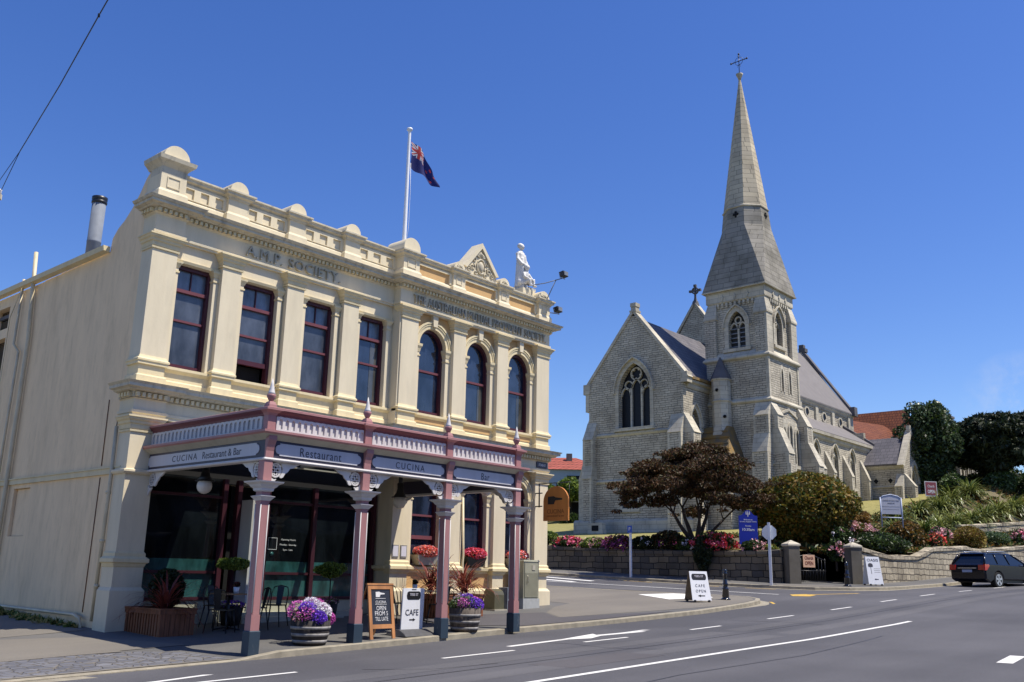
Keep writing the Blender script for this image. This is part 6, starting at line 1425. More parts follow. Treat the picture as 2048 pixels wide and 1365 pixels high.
# celtic cross on the nave gable over the chancel
mb=MB(); x=NX0+0.2; mb.lathe([(0.36,0),(0.26,0.35),(0.15,0.5),(0.09,0.8)],(x,NC,NR+0.35),8,smooth=False); q=[2*math.pi*k/20 for k in range(21)]; zc=NR+1.72
Gc=FL(x+0.07); mb.ring(Gc,[(NC+0.33*math.cos(a_),zc+0.33*math.sin(a_)) for a_ in q],[(NC+0.22*math.cos(a_),zc+0.22*math.sin(a_)) for a_ in q],0,0.14)
mb.fbox(Gc,NC-0.07,NC+0.07,zc-0.75,zc+0.48,0.0,0.15); mb.fbox(Gc,NC-0.46,NC-0.07,zc-0.07,zc+0.07,0,0.15); mb.fbox(Gc,NC+0.07,NC+0.46,zc-0.07,zc+0.07,0,0.15)
for dy,dz in ((0,.46),(.46,0),(-.46,0)): mb.fbox(Gc,NC+dy-0.12,NC+dy+0.12,zc+dz-0.10,zc+dz+0.10,-0.02,0.17)
bld(mb,'celtic_cross','slate')
# clerestory: corbel table, shafts, round foiled windows
mb=MB()
mb.mould([(NX0+0.3,NY0),(NX1,NY0)],[(-0.1,17.15),(0.18,17.15),(0.3,17.3),(0.34,17.5),(-0.1,17.55)]); bld(mb,'eaves_cornice','church_ashlar')
bays=[79.0,82.55,86.3,90.2]
mb=MB()
for x in bays: mb.fbox(SN,x-0.28,x+0.28,15.7,17.2,0,0.18)
mb.fbox(SN,NX1-0.6,NX1,15.7,17.2,0,0.15); bld(mb,'clerestory_pier','church_ashlar')
mb=MB()
x=76.0
while x<NX1-0.5:
    if all(abs(x-b_)>0.4 for b_ in bays): mb.fbox(SN,x-0.10,x+0.10,16.98,17.16,0,0.16)
    x+=0.34
bld(mb,'corbel_table','church_ashlar'); mb=MB(); mb.fbox(SN,76,NX1-0.3,16.86,16.98,0,0.02); bld(mb,'corbel_band','church_ashlar')  # the last strip is a plain ashlar band under the corbels
for c in (80.6,84.4,88.2):
    mb=MB(); q=[2*math.pi*k/16 for k in range(17)]; mb.ring(SN,[(c+0.52*math.cos(a_),16.35+0.52*math.sin(a_)) for a_ in q],[(c+0.36*math.cos(a_),16.35+0.36*math.sin(a_)) for a_ in q],0,0.08); s_=bld(mb,'round_window','church_ashlar')
    mb=MB(); mb.fpoly(SN,[(c+0.36*math.cos(a_),16.35+0.36*math.sin(a_)) for a_ in q[:-1]],0.0,0.02); mb.build('glazing','leaded_glass',s_)
# --- aisle
AY=32.5; AX0,AX1=67.0,89.2; AE=13.75
SA=FF(AY); mb=MB()
aw=[70.6,74.35,76.4,80.25,84.1]; aw=[76.3,80.3,84.1]
pierced(mb,SA,AX0,AX1,4,AE,[(c,0.62,9.6,11.95,'pointed',1.0) for c in aw],0,-0.5); mb.box(AX1-0.5,AX1,AY+0.5,NY0,4,AE+1.5); bld(mb,'aisle_wall','church_stone')
for c in aw: win_trim('x',SA,c,0.58,9.6,11.95,1.0,2,0.08,-0.3,0.16)
roofpl('aisle_roof',AY-0.35,AE+0.05,NY0,15.75,AX0,AX1+0.1,'slate_new')
mb=MB(); mb.mould([(AX0,AY),(AX1,AY)],[(-0.1,13.2),(0.05,13.2),(0.15,13.35),(0.18,13.55),(0.34,13.62),(0.36,13.85),(-0.1,13.9)]); bld(mb,'eaves_cornice','church_ashlar')
mb=MB(); mb.hull8([(AX1-0.4,AY-0.45,AE+0.05),(AX1+0.15,AY-0.45,AE+0.05),(AX1+0.15,NY0,15.85),(AX1-0.4,NY0,15.85)],[(AX1-0.4,AY-0.45,AE+0.35),(AX1+0.15,AY-0.45,AE+0.35),(AX1+0.15,NY0,16.15),(AX1-0.4,NY0,16.15)]); bld(mb,'gable_coping','slate')
for x in (78.3,82.2,86.2): buttress(SA,x-0.28,x+0.28,[(4,10.4,0.75,0.75),(10.4,12.3,0.75,0.0)])
buttress(SA,73.0,73.75,[(4,10.2,1.9,1.9),(10.2,12.2,1.9,0.9),(12.2,13.6,0.9,0.9),(13.6,15.4,0.9,0)])
mb=MB(); mb.tube([(88.1,AY-0.12,13.3),(88.1,AY-0.12,9.4)],0.06,6); bld(mb,'downpipe','cabinet_grey')
# --- porch
PX0,PX1,PY0,PC=87.0,92.0,28.9,89.5
mb=MB(); SP=FF(PY0); a=arch(PC,1.05,10.3,'pointed',14,1.75); mid=len(a)//2
mb.fpoly(SP,[(PX0,7),(PC-1.05,7)]+a[:mid+1]+[(PC,14.95),(PX0,11.95)],0,-0.6)
mb.fpoly(SP,[(PX1,7),(PC+1.05,7)]+a[mid:][::-1]+[(PC,14.95),(PX1,11.95)],0,-0.6)
mb.box(PX0,PX0+0.5,PY0+0.6,AY,6.5,11.8); mb.box(PX1-0.5,PX1,PY0+0.6,AY,6.5,11.8); bld(mb,'porch_wall','church_stone')
mb=MB(); mb.box(PC-1.3,PC+1.3,PY0+1.2,PY0+1.25,7,12.4); bld(mb,'doorway','dark_void')
mb=MB(); mb.ring(SP,arch(PC,1.35,10.3,'pointed',14,2.15),arch(PC,1.03,10.3,'pointed',14,1.73),0,0.15); mb.ring(SP,[(PC-1.25,8)]+arch(PC,1.03,10.3,'pointed',14,1.73)+[(PC+1.25,8)],[(PC-0.85,8)]+arch(PC,0.85,10.3,'pointed',14,1.5)+[(PC+0.85,8)],-0.3,-0.1); bld(mb,'door_arch','church_ashlar')
mb=MB(); mb.fpoly(SP,[(PX0-0.25,11.6),(PC,14.92),(PC,15.3),(PX0-0.5,11.75)],-0.45,0.12); mb.fpoly(SP,[(PX1+0.25,11.6),(PC,14.92),(PC,15.3),(PX1+0.5,11.75)],-0.45,0.12); mb.fbox(SP,PC-0.2,PC+0.2,15.1,15.7,-0.3,0.05); bld(mb,'gable_coping','church_ashlar')
mb=MB()
for s in (-1,1): mb.hull8([(PC,PY0+0.4,14.5),(PC,NY0,14.5),(PC+s*2.75,NY0,11.75),(PC+s*2.75,PY0+0.4,11.75)],[(PC,PY0+0.4,14.65),(PC,NY0,14.65),(PC+s*2.8,NY0,11.9),(PC+s*2.8,PY0+0.4,11.9)])
bld(mb,'porch_roof','slate_tiles')
mb=MB(); GP=FL(PX0)
for y in (30.2,31.5): mb.fpoly(GP,[(y,10.15),(y+0.22,10.4),(y,10.65),(y-0.22,10.4)],0,0.015)
bld(mb,'diamond_opening','dark_void')
mb=MB(); mb.mould([(PX0,AY),(PX0,PY0)],[(-0.1,9.75),(0.06,9.75),(0.1,9.85),(0,9.95),(-0.1,9.95)]); mb.mould([(PX0,AY),(PX0,PY0)],[(-0.1,11.5),(0.06,11.5),(0.16,11.65),(0.16,11.78),(-0.1,11.8)]); bld(mb,'string_course','church_ashlar')
buttress(SP,PX0-0.1,PX0+0.55,[(6.5,9.8,0.85,0.85),(9.8,11.0,0.85,0.0)]); buttress(SP,PX1-0.55,PX1+0.1,[(6.5,9.8,0.85,0.85),(9.8,11.0,0.85,0.0)]); buttress(GP,PY0,PY0+0.7,[(6.5,9.8,0.8,0.8),(9.8,11.0,0.8,0)])
# --- tower
TX0,TX1,TY0,TY1=62.0,67.1,29.6,34.75; TC=((TX0+TX1)/2,(TY0+TY1)/2)
GT=FL(TX0); ST=FF(TY0)
mb=MB()
# lower stages
mb.box(TX0,TX1,TY0,TY1,4,14.2)
pierced(mb,ST,TX0+0.05,TX1-0.05,14.25,17.55,[(64.25,0.17,15.0,16.3,'pointed',0.45),(65.55,0.17,15.0,16.3,'pointed',0.45)],-0.05,-0.5)
mb.fbox(GT,TY0+0.5,TY1-0.05,14.2,17.55,-0.05,-0.5); mb.box(TX1-0.5,TX1-0.05,TY0+0.5,TY1,14.2,17.55); mb.box(TX0+0.5,TX1,TY1-0.5,TY1-0.05,14.2,17.55)
# belfry walls
i=0.30
pierced(mb,FF(TY0+i),TX0+i,TX1-i,17.6,22.9,[(64.55,0.62,18.55,20.15,'pointed',1.15)],0,-0.5)
pierced(mb,FL(TX0+i),TY0+i+0.5,TY1-i,17.6,22.9,[(32.17,0.72,18.3,20.0,'pointed',1.25)],0,-0.5)
mb.box(TX1-i-0.5,TX1-i,TY0+i+0.5,TY1-i,17.6,22.9); mb.box(TX0+i+0.5,TX1-i-0.5,TY1-i-0.5,TY1-i,17.6,22.9)
bld(mb,'tower_wall','church_stone')
mb=MB(); mb.box(TX0+1.2,TX1-1.2,TY0+1.2,TY1-1.2,14.5,22.5); bld(mb,'belfry_interior','louvre_dark')
win_trim('x',FL(TX0+i),32.17,0.70,18.3,20.0,1.2,2,0.12,-0.4,0.34,'louvre_dark'); win_trim('x',FF(TY0+i),64.55,0.60,18.55,20.15,1.1,2,0.12,-0.35,0.30,'louvre_dark')
mb=MB()
for k in range(5): mb.fbox(FL(TX0+i),31.5,32.85,18.45+k*0.35,18.53+k*0.35,-0.38,-0.30)
bld(mb,'louvre','galvanised')
for c in (64.25,65.55):
    mb=MB(); mb.ring(ST,[(c-0.33,14.95)]+arch(c,0.33,16.3,'pointed',10,0.75)+[(c+0.33,14.95)],[(c-0.17,14.95)]+arch(c,0.17,16.3,'pointed',10,0.45)+[(c+0.17,14.95)],-0.06,-0.01); bld(mb,'window_surround','church_ashlar')
# corner clasping piers of the belfry with weathered heads, string courses
mb=MB().mat('church_stone')
w=0.95
for (x,sx) in ((TX0,1),(TX1,-1)):
    for (y,sy) in ((TY0,1),(TY1,-1)):
        xa,xb=sorted((x,x+sx*w)); ya,yb=sorted((y,y+sy*w))
        mb.mat('church_stone').box(xa,xb,ya,yb,17.6,20.7)
        mb.mat('church_ashlar'); p=0.07
        mb.hull8([(xa-p,ya-p,20.7),(xb+p,ya-p,20.7),(xb+p,yb+p,20.7),(xa-p,yb+p,20.7)],[(xa-p+0.0,ya-p+0.0,20.85),(xb+p,ya-p,20.85),(xb+p,yb+p,20.85),(xa-p,yb+p,20.85)])
        ix=x+sx*0.24; iy=y+sy*0.24; xc,xd=sorted((ix,x+sx*w)); yc,yd=sorted((iy,y+sy*w))
        mb.hull8([(xa-p,ya-p,20.85),(xb+p,ya-p,20.85),(xb+p,yb+p,20.85),(xa-p,yb+p,20.85)],[(xc,yc,22.1),(xd,yc,22.1),(xd,yd,22.1),(xc,yd,22.1)]); mb.box(xc,xd,yc,yd,22.1,22.35)
        # dressed arrises
        mb.box(xa-0.012,xb+0.012,ya-0.012,ya+0.15,17.6,20.69) if sy>0 else None
bld(mb,'corner_pier',None)
def sqring(x0,x1,y0,y1): return [(x0,y1),(x0,y0),(x1,y0),(x1,y1)]
mb=MB()
mb.mould(sqring(TX0,TX1,TY0,TY1),[(-0.3,17.3),(0.02,17.3),(0.16,17.42),(0.16,17.52),(-0.1,17.85),(-0.35,18.1)],closed=True)
mb.mould(sqring(TX0,TX1,TY0,TY1),[(-0.1,13.95),(0.02,13.95),(0.15,14.05),(0.15,14.15),(0.0,14.32),(-0.1,14.32)],closed=True)
mb.mould([(TX0,TY1),(TX0,TY0),(TX1,TY0)],[(-0.1,9.25),(0.02,9.25),(0.14,9.35),(0.14,9.45),(0.0,9.58),(-0.1,9.58)])
mb.mould(sqring(TX0+0.12,TX1-0.12,TY0+0.12,TY1-0.12),[(-0.3,21.95),(-0.12,21.95),(0,22.05),(0,22.9),(0.10,22.95),(-0.3,22.95)],closed=True)
bld(mb,'string_course','church_ashlar')
mb=MB()
k=0
for F,u0,u1 in ((FL(TX0+0.12),TY0+1.05,TY1-1.0),(FF(TY0+0.12),TX0+1.05,TX1-1.0)):
    u=u0
    while u<u1: mb.fbox(F,u,u+0.17,21.72,21.96,-0.25,0.0); mb.fbox(F,u+0.02,u+0.15,21.6,21.73,-0.25,-0.06); u+=0.36
bld(mb,'corbel_table','church_ashlar')
mb=MB()
for F,c in ((FL(TX0+0.12),32.17),(FF(TY0+0.12),64.55)):
    for d in (-1.05,0,1.05): mb.fpoly(F,[(c+d-0.14,22.35),(c+d,22.62),(c+d+0.14,22.35),(c+d+0.05,22.30),(c+d+0.05,22.12),(c+d-0.05,22.12),(c+d-0.05,22.30)],0,0.07)
bld(mb,'carved_boss','church_ashlar')
mb=MB()
mb.box(TX0-0.012,TX0+0.24,TY0-0.012,TY0+0.24,14.30,17.32); mb.box(TX1-0.24,TX1+0.012,TY0-0.012,TY0+0.24,14.30,17.32); bld(mb,'quoin','church_ashlar')
# three lancets and gabled hood on the sunlit face
s_=MB(); s_.fpoly(ST,[(63.25,9.55),(66.45,9.55),(66.45,12.75),(64.85,13.05),(63.25,12.75)],0.0,0.05); s_.fpoly(ST,[(63.0,13.0),(64.85,13.6),(66.7,13.0),(66.7,13.15),(64.85,13.78),(63.0,13.15)],0,0.1); s_.fbox(ST,63.05,66.65,9.35,9.6,0,0.25); so=bld(s_,'window_surround','church_ashlar')
for c in (63.8,64.85,65.9):
    zt=12.2 if c!=64.85 else 12.45
    mb=MB(); mb.fpoly(ST,[(c-0.22,9.62)]+arch(c,0.22,zt-0.4,'pointed',10,0.5)+[(c+0.22,9.62)],0.05,0.062); l_=mb.build('lancet','louvre_dark',so)
    mb=MB(); mb.ring(ST,[(c-0.36,9.6)]+arch(c,0.36,zt-0.4,'pointed',10,0.72)+[(c+0.36,9.6)],[(c-0.22,9.6)]+arch(c,0.22,zt-0.4,'pointed',10,0.5)+[(c+0.22,9.6)],0.04,0.17); mb.build('window_surround','church_ashlar',so)
# buttresses: on both faces at the near corner, and at the far right corner
bs=[(4,9.4,1.35,1.35),(9.4,9.9,1.35,1.25),(9.9,10.3,1.25,1.25),(10.3,12.2,1.25,0.6),(12.2,13.0,0.6,0.6),(13.0,13.9,0.6,0)]
buttress(GT,TY0-0.02,TY0+1.15,[(4,9.4,0.95,0.95),(9.4,10.2,0.9,0.9),(10.2,11.6,0.9,0.5),(11.6,12.9,0.5,0.5),(12.9,13.9,0.5,0)])
buttress(ST,TX0-0.02,TX0+0.95,[(4,9.4,1.3,1.3),(9.4,10.1,1.2,1.2),(10.1,12.0,1.2,0.5),(12.0,12.9,0.5,0.5),(12.9,13.9,0.5,0)])
buttress(ST,TX1-0.75,TX1+0.1,[(4,9.6,1.5,1.5),(9.6,11.4,1.5,0.75),(11.4,12.6,0.75,0.75),(12.6,14.0,0.75,0.1)])
# stair turret in the angle, polygonal with stone cap
cx,cy=61.6,33.3
mb=MB(); mb.lathe([(1.05,4),(1.05,11.0)],(cx,cy,0),8,math.pi/8,False); mb.lathe([(1.05,11.0),(0.70,12.4),(0.70,15.75),(0.78,15.8),(0.78,15.9)],(cx,cy,0),8,math.pi/8,False); bld(mb,'stair_turret','church_ashlar')
mb=MB(); mb.lathe([(0.80,15.88),(0.05,17.6)],(cx,cy,0),8,math.pi/8,False); bld(mb,'turret_cap','slate')
mb=MB(); mb.lathe([(0.72,14.1),(0.80,14.2),(0.72,14.3)],(cx,cy,0),8,math.pi/8,False); bld(mb,'string_course','church_ashlar')
mb=MB(); d=(-math.cos(math.pi/8*0),0)
for a_,z_ in ((math.pi*1.0,15.0),(math.pi*1.25,13.0)):
    x_=cx+0.66*math.cos(a_); y_=cy+0.66*math.sin(a_); mb.ellip((x_,y_,z_),(0.13,0.13,0.13),10,6)
bld(mb,'port_hole','dark_void')
mb=MB().mat('church_stone'); mb.box(59.85,62.0,31.9,34.6,4,9.9); mb.mat('lichen_stone'); mb.hull8([(59.7,31.8,9.9),(62.0,31.8,9.9),(62.0,34.6,9.9),(59.7,34.6,9.9)],[(61.2,32.6,12.3),(62.0,32.6,12.3),(62.0,34.6,12.3),(61.2,34.6,12.3)])
for k in range(5): 
    t0=k/5; x_=59.7+1.5*t0; mb.box(x_-0.06,x_+0.3,31.82+0.8*t0,34.5,9.9+2.4*t0,9.96+2.4*t0+0.05)
bld(mb,'vestry_passage',None)
# spire: broached from square to octagon
cx,cy=TC; E=22.95; hb=(TX1-TX0)/2+0.10
Z1=29.9; r1=1.62; Z2=41.9
oct_=lambda r,z:[(cx+r/math.cos(math.pi/8)*math.cos(math.pi/8+math.pi/4*k),cy+r/math.cos(math.pi/8)*math.sin(math.pi/8+math.pi/4*k),z) for k in range(8)]
Zm=28.3; rm=1.78
O=oct_(rm,Zm); sqc=[(cx+hb,cy+hb,E),(cx-hb,cy+hb,E),(cx-hb,cy-hb,E),(cx+hb,cy-hb,E)]
mb=MB(); vs=O+sqc
# O[0]=22.5deg O[1]=67.5 O[2]=112.5 ... corner 45deg between 0,1
fs=[(8,0,1),(9,2,3),(10,4,5),(11,6,7),(8,9,2,1),(9,10,4,3),(10,11,6,5),(11,8,0,7)]
mb.add(vs,fs); mb.loft([oct_(rm,Zm),oct_(r1,Z1)],cap=False); mb.face([8,11,10,9]); bld(mb,'spire_broach','broach_stone'); mb=MB(); mb.loft([oct_(r1+0.0,Z1),oct_(0.06,Z2)],cap=True); bld(mb,'spire','spire_stone')
mb=MB(); mb.loft([oct_(r1-0.05,Z1-0.1),oct_(r1+0.08,Z1-0.02),oct_(r1+0.08,Z1+0.05),oct_(r1-0.1,Z1+0.2)]); bld(mb,'spire_band','church_ashlar')
mb=MB(); mb.mould(sqring(cx-hb,cx+hb,cy-hb,cy+hb),[(-0.15,E-0.08),(0.02,E-0.08),(0.04,E),(-0.1,E+0.08)],closed=True); bld(mb,'spire_eave','church_ashlar')
mb=MB()
for ang in (math.pi,1.5*math.pi):
    dx,dy=math.cos(ang),math.sin(ang); rr_=1.70
    for a_,b_ in ((0.15,0),(-0.15,0),(0,0.17),(0,-0.17),(0,0)): 
        c_=(cx+dx*(rr_-0.02)-dy*a_,cy+dy*(rr_-0.02)+dx*a_,29.25+b_); mb.ellip(c_,(0.11,0.11,0.11),8,6)
bld(mb,'quatrefoil_opening','dark_void')
mb=MB(); mb.lathe([(0.10,41.7),(0.16,41.95),(0.22,42.05),(0.26,42.15),(0.30,42.28),(0.12,42.34)],(cx,cy,0),10); bld(mb,'spire_cap','church_ashlar')
# iron cross at the top, turned towards the side street
mb=MB(); zc=43.5; yb=cy
mb.tube([(cx,cy,42.2),(cx,cy,44.15)],0.035,6); mb.tube([(cx,cy-0.72,zc),(cx,cy+0.72,zc)],0.035,6)
q=[2*math.pi*k/20 for k in range(21)]; mb.tube([(cx,cy+0.36*math.cos(a_),zc+0.36*math.sin(a_)) for a_ in q],0.02,5)
for dy,dz in ((.72,0),(-.72,0),(0,.65)): mb.ellip((cx,cy+dy,zc+dz),(0.07,0.09,0.09),8,6)
for s in (-1,1):
    for z_ in (0.42,-0.42): mb.tube([(cx,cy,zc+z_),(cx,cy+s*0.10,zc+z_+0.05),(cx,cy+s*0.14,zc+z_*1.3)],0.014,5)
    for y_ in (0.5,): mb.tube([(cx,cy+s*y_,zc),(cx,cy+s*(y_+0.06),zc+0.12)],0.014,5); mb.tube([(cx,cy+s*y_,zc),(cx,cy+s*(y_+0.06),zc-0.12)],0.014,5)
bld(mb,'spire_cross','black_iron')
# memorial plaque stone on the lawn
t=thing('memorial_stone','small stone block with dark plaque on the lawn below the church gable','memorial',(56.8,41.3,Zc(56.8,41.3))); z=Zc(56.8,41.3)
mb=MB(); mb.hull8([(56.6,40.6,z-0.1),(57.1,40.6,z-0.1),(57.1,42.0,z-0.1),(56.6,42.0,z-0.1)],[(56.6,40.7,z+0.75),(57.1,40.7,z+0.75),(57.1,41.9,z+0.75),(56.6,41.9,z+0.75)]); mb.build('block','church_ashlar',t); mb=MB(); mb.box(56.57,56.6,41.0,41.6,z+0.2,z+0.6); mb.build('plaque','dark_void',t)
# ---------------------------------------------------------------- walls, gate, railings of the churchyard
def gwall(name,lab,pts,top,mt,cmt,thick=0.35,side=1):
    t=thing(name,lab,'wall',(pts[0][0],pts[0][1],0)); pp=[]
    for a,b_ in zip(pts[:-1],pts[1:]):
        L=math.dist(a,b_); k=max(1,int(L/1.2))
        for i_ in range(k): pp.append((a[0]+(b_[0]-a[0])*i_/k,a[1]+(b_[1]-a[1])*i_/k))
    pp.append(pts[-1]); mb=MB(); cp=MB(); R1=[];R2=[]
    for i_,(x,y) in enumerate(pp):
        a=Vector(pp[max(i_-1,0)]);b_=Vector(pp[min(i_+1,len(pp)-1)]); d=(b_-a).normalized(); n=Vector((-d.y,d.x))*side*thick; zt=top(x,y); zb=T(x,y)-0.3
        R1.append([(x,y,zb),(x,y,zt-0.2),(x+n.x,y+n.y,zt-0.2),(x+n.x,y+n.y,zb)])
        u=n*0.15; j=0.015*math.sin(i_*2.3)
        R2.append([(x-u.x,y-u.y,zt-0.2),(x-u.x,y-u.y,zt-0.04+j),(x+n.x*0.2,y+n.y*0.2,zt+0.02+j),(x+n.x*0.9,y+n.y*0.9,zt+0.02+j),(x+n.x+u.x,y+n.y+u.y,zt-0.2)])
    mb.loft(R1); mb.build('stonework',mt,t); cp.loft(R2); cp.build('coping',cmt,t); return t
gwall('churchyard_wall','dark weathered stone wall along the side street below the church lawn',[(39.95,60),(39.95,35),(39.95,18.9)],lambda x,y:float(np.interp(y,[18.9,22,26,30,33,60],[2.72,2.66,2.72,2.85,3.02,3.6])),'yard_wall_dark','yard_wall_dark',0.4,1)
gwall('churchyard_wall','pale coursed stone wall along the main street right of the gate',[(43.7,16.75),(46,16.7),(60,16.7),(130,16.7)],lambda x,y:T(x,17)+float(np.interp(x,[43.7,45.5,46.2,52,53,60,62,70,130],[1.78,1.72,1.42,1.35,1.75,1.72,1.5,1.5,1.6])),'yard_wall_pale','yard_wall_pale',0.4,1)
gwall('terrace_wall','weathered stone terrace wall under the flax plants at the far right',[(68.5,19.3),(72,19.3),(125,19.3)],lambda x,y:float(np.interp(x,[60,72,87,125],[4.7,5.5,6.5,8.8])),'yard_wall_pale','yard_wall_pale',0.4,1)
def pillar(x,y,lab):
    z=P2(x,y); t=thing('gate_pillar',lab,'gate pillar',(x,y,z),R_(-35),local=True)
    mb=MB(); mb.box(-0.27,0.27,-0.27,0.27,-0.2,1.62); mb.build('shaft','pillar_render',t); mb=MB(); sq(mb,0,0,[(0.28,1.60),(0.31,1.64),(0.30,1.71),(0.02,1.87)]); mb.build('cap','church_ashlar',t)
pillar(40.2,18.55,'left stained concrete pillar of the church gate'); pillar(43.35,17.0,'right stained concrete pillar of the church gate')
t=thing('church_gate','black wrought iron gate hung with a tan Church OPEN board','gate',(41.2,18.2,P2(41.2,18.2)),math.atan2(-1.55,3.15),local=True)
mb=MB(); mb.tube([(-0.85,0,0.08),(0.95,0,0.08)],0.02,6); mb.tube([(-0.85,0,0.55),(0.95,0,0.55)],0.018,6); mb.tube([(-0.85,0,1.05),(-0.4,0,1.2),(0.1,0,1.28),(0.95,0,1.0)],0.02,6); mb.build('frame','black_iron',t)
mb=MB()
for k in range(19): x=-0.82+k*0.096; mb.tube([(x,0,0.05),(x,0,0.62 if k%2 else 1.1)],0.012,5)
mb.build('bars','black_iron',t)
mb=MB(); mb.box(-0.02-0.33,0.33-0.02,-0.05,-0.03,0.70,1.25); mb.build('board','tan_sign',t)
text('lettering','Church',(-0.02,-0.051,1.11),*FRT,width=0.48,height=0.15,mt='brown_letter',parent=t,bold=0.02); text('lettering','OPEN',(-0.02,-0.051,0.88),*FRT,width=0.46,height=0.17,mt='brown_letter',parent=t,bold=0.02)
# notice boards
t=thing('church_board','royal blue church notice board with white lettering behind the dark wall','notice board',(41.0,21.0,2.6),R_(-50),local=True)
mb=MB(); mb.tube([(-0.4,0.03,0),(-0.4,0.03,1.6)],0.03,6); mb.tube([(0.4,0.03,0),(0.4,0.03,1.6)],0.03,6); mb.build('post','pole_white',t)
mb=MB(); mb.fpoly(FF(0),[(-0.44,0.35),(0.44,0.35),(0.44,1.72),(0.30,1.74),(0.18,1.86),(0.08,1.98),(-0.08,1.98),(-0.18,1.86),(-0.30,1.74),(-0.44,1.72)],0,0.03); mb.build('board','church_blue',t)
for s,z,w,h in (('Welcome to',1.54,0.42,0.065),("St Luke's Anglican Church",1.44,0.78,0.075),('Sunday',1.24,0.28,0.08),('10:30am',1.08,0.56,0.13)): text('lettering',s,(0,-0.031,z),*FRT,width=w,height=h,mt='white_letter',parent=t,bold=0.015)
mb=MB(); mb.fbox(FF(0),-0.02,0.02,1.68,1.92,0.03,0.034); mb.fbox(FF(0),-0.10,-0.06,1.80,1.92,0.03,0.034); mb.fbox(FF(0),0.06,0.10,1.80,1.92,0.03,0.034); mb.fbox(FF(0),-0.10,0.10,1.78,1.81,0.034,0.037); mb.build('emblem','white_letter',t)
t=thing('notice_board','white arched church notice board standing among the shrubs on the bank','notice board',(50.5,17.6,4.2),R_(-42),local=True)
mb=MB(); mb.tube([(-0.58,0,0),(-0.58,0,1.55)],0.035,6); mb.tube([(0.58,0,0),(0.58,0,1.55)],0.035,6); mb.tube([(-0.58,0,0.5),(0.58,0,0.5)],0.03,6); mb.tube([(-0.58,0,1.5),(-0.4,0,1.62),(0,0,1.70),(0.4,0,1.62),(0.58,0,1.5)],0.03,6); mb.build('frame','pale_blue_metal',t)
mb=MB(); mb.fpoly(FF(0.01),[(-0.56,0.68),(0.56,0.68),(0.56,1.48),(0.38,1.59),(0,1.66),(-0.38,1.59),(-0.56,1.48)],-0.01,0.02); mb.build('board','sign_panel',t)
text('lettering','CHURCH OF SAINT LUKE',(0,-0.012,1.38),*FRT,width=0.9,height=0.07,mt='hoop_steel',parent=t); text('lettering','ANGLICAN',(0,-0.012,1.25),*FRT,width=0.4,height=0.06,mt='hoop_steel',parent=t)
mb=MB(); mb.fbox(FF(-0.01),-0.5,0.5,1.06,1.075,0,0.004); mb.fbox(FF(-0.01),-0.45,0.45,0.92,0.93,0,0.004); mb.build('rule','hoop_steel',t)
t=thing('open_board','small dark red Church OPEN sandwich board on the bank below the far stone building','sandwich board',(82.0,25.2,Zc(82,25.2)+0.45),R_(-40),local=True)
mb=MB(); mb.box(-0.55,0.55,-0.03,0.0,0.1,1.35); mb.build('panel','white_paint',t); mb=MB(); mb.box(-0.48,0.48,-0.04,-0.031,0.2,1.28); mb.build('face','red_sign',t); text('lettering','Church',(0,-0.041,0.95),*FRT,width=0.6,height=0.22,mt='white_letter',parent=t); text('lettering','OPEN',(0,-0.041,0.5),*FRT,width=0.65,height=0.28,mt='white_letter',parent=t,bold=0.02)
# ---------------------------------------------------------------- buildings behind
t=thing('tiled_house','large building with orange tiled hip roof behind the church aisle','building',(104,42,8)); z=8
mb=MB(); mb.box(104,131,39,55,6,16.4); mb.build('wall','church_stone',t)
mb=MB(); 
mb.hull8([(103,38,16.2),(132,38,16.2),(132,56,16.2),(103,56,16.2)],[(106,44,20.3),(122,41.5,20.9),(122,48,20.9),(106,50,20.3)]); mb.build('roof','red_tiles',t)
mb=MB(); mb.hull8([(117.5,37.5,17.8),(124.5,37.5,17.8),(124.5,48,17.8),(117.5,48,17.8)],[(120.9,39.5,22.8),(121.1,39.5,22.8),(121.1,48,22.8),(120.9,48,22.8)]); mb.build('roof','red_tiles',t)
t=thing('church_hall','stone hall with tall mullioned windows seen between the dark trees','building',(107,28,9.5))
mb=MB(); Gh=FL(106.5); Sh=FF(29.6)
mb.fbox(Gh,29.6,38,8,16.2,0,-0.4); pierced(mb,Sh,106.9,122,8,16.2,[(108.2+k*1.6,0.42,12.4,14.9,'pointed',0.5) for k in range(8)],0,-0.4); mb.box(106.9,122,37.6,38,8,16.2); mb.build('wall','church_stone',t)
mb=MB(); mb.fbox(Sh,106.9,122,8,15.8,-0.5,-0.45); mb.build('glazing','leaded_glass',t)
mb=MB()
for k in range(9): mb.fbox(Sh,107.25+k*1.6,107.5+k*1.6,11.4,16.1,0,0.2)
mb.build('window_pier','church_ashlar',t)
mb=MB(); mb.hull8([(106.3,29.2,16.2),(122,29.2,16.2),(122,38.4,16.2),(106.3,38.4,16.2)],[(110,33.6,18.4),(119,33.6,18.4),(119,34,18.4),(110,34,18.4)]); mb.build('roof','slate',t)
mb=MB(); mb.mould([(106.5,38),(106.5,29.6),(122,29.6)],[(-0.1,9.6),(0.12,9.6),(0.12,11.6),(0,11.9),(-0.1,11.9)]); mb.build('plinth','church_ashlar',t)
mb=MB(); mb.box(108.6,109.6,30.6,31.6,16.3,19.4); mb.box(108.5,109.7,30.5,31.7,19.2,19.45); mb.build('chimney','slate',t)
t=thing('handrail','thin dark handrail climbing the path before the stone hall','handrail',(98,24.5,10)); mb=MB(); mb.tube([(95,24.5,Zc(95,24.5)+0.9),(103,24.2,Zc(103,24)+1.0)],0.03,5)
for x in (95,97.6,100.3,103): mb.tube([(x,24.4,Zc(x,24.4)),(x,24.4,Zc(x,24.4)+0.95)],0.03,5)
mb.build('rail','black_iron',t)
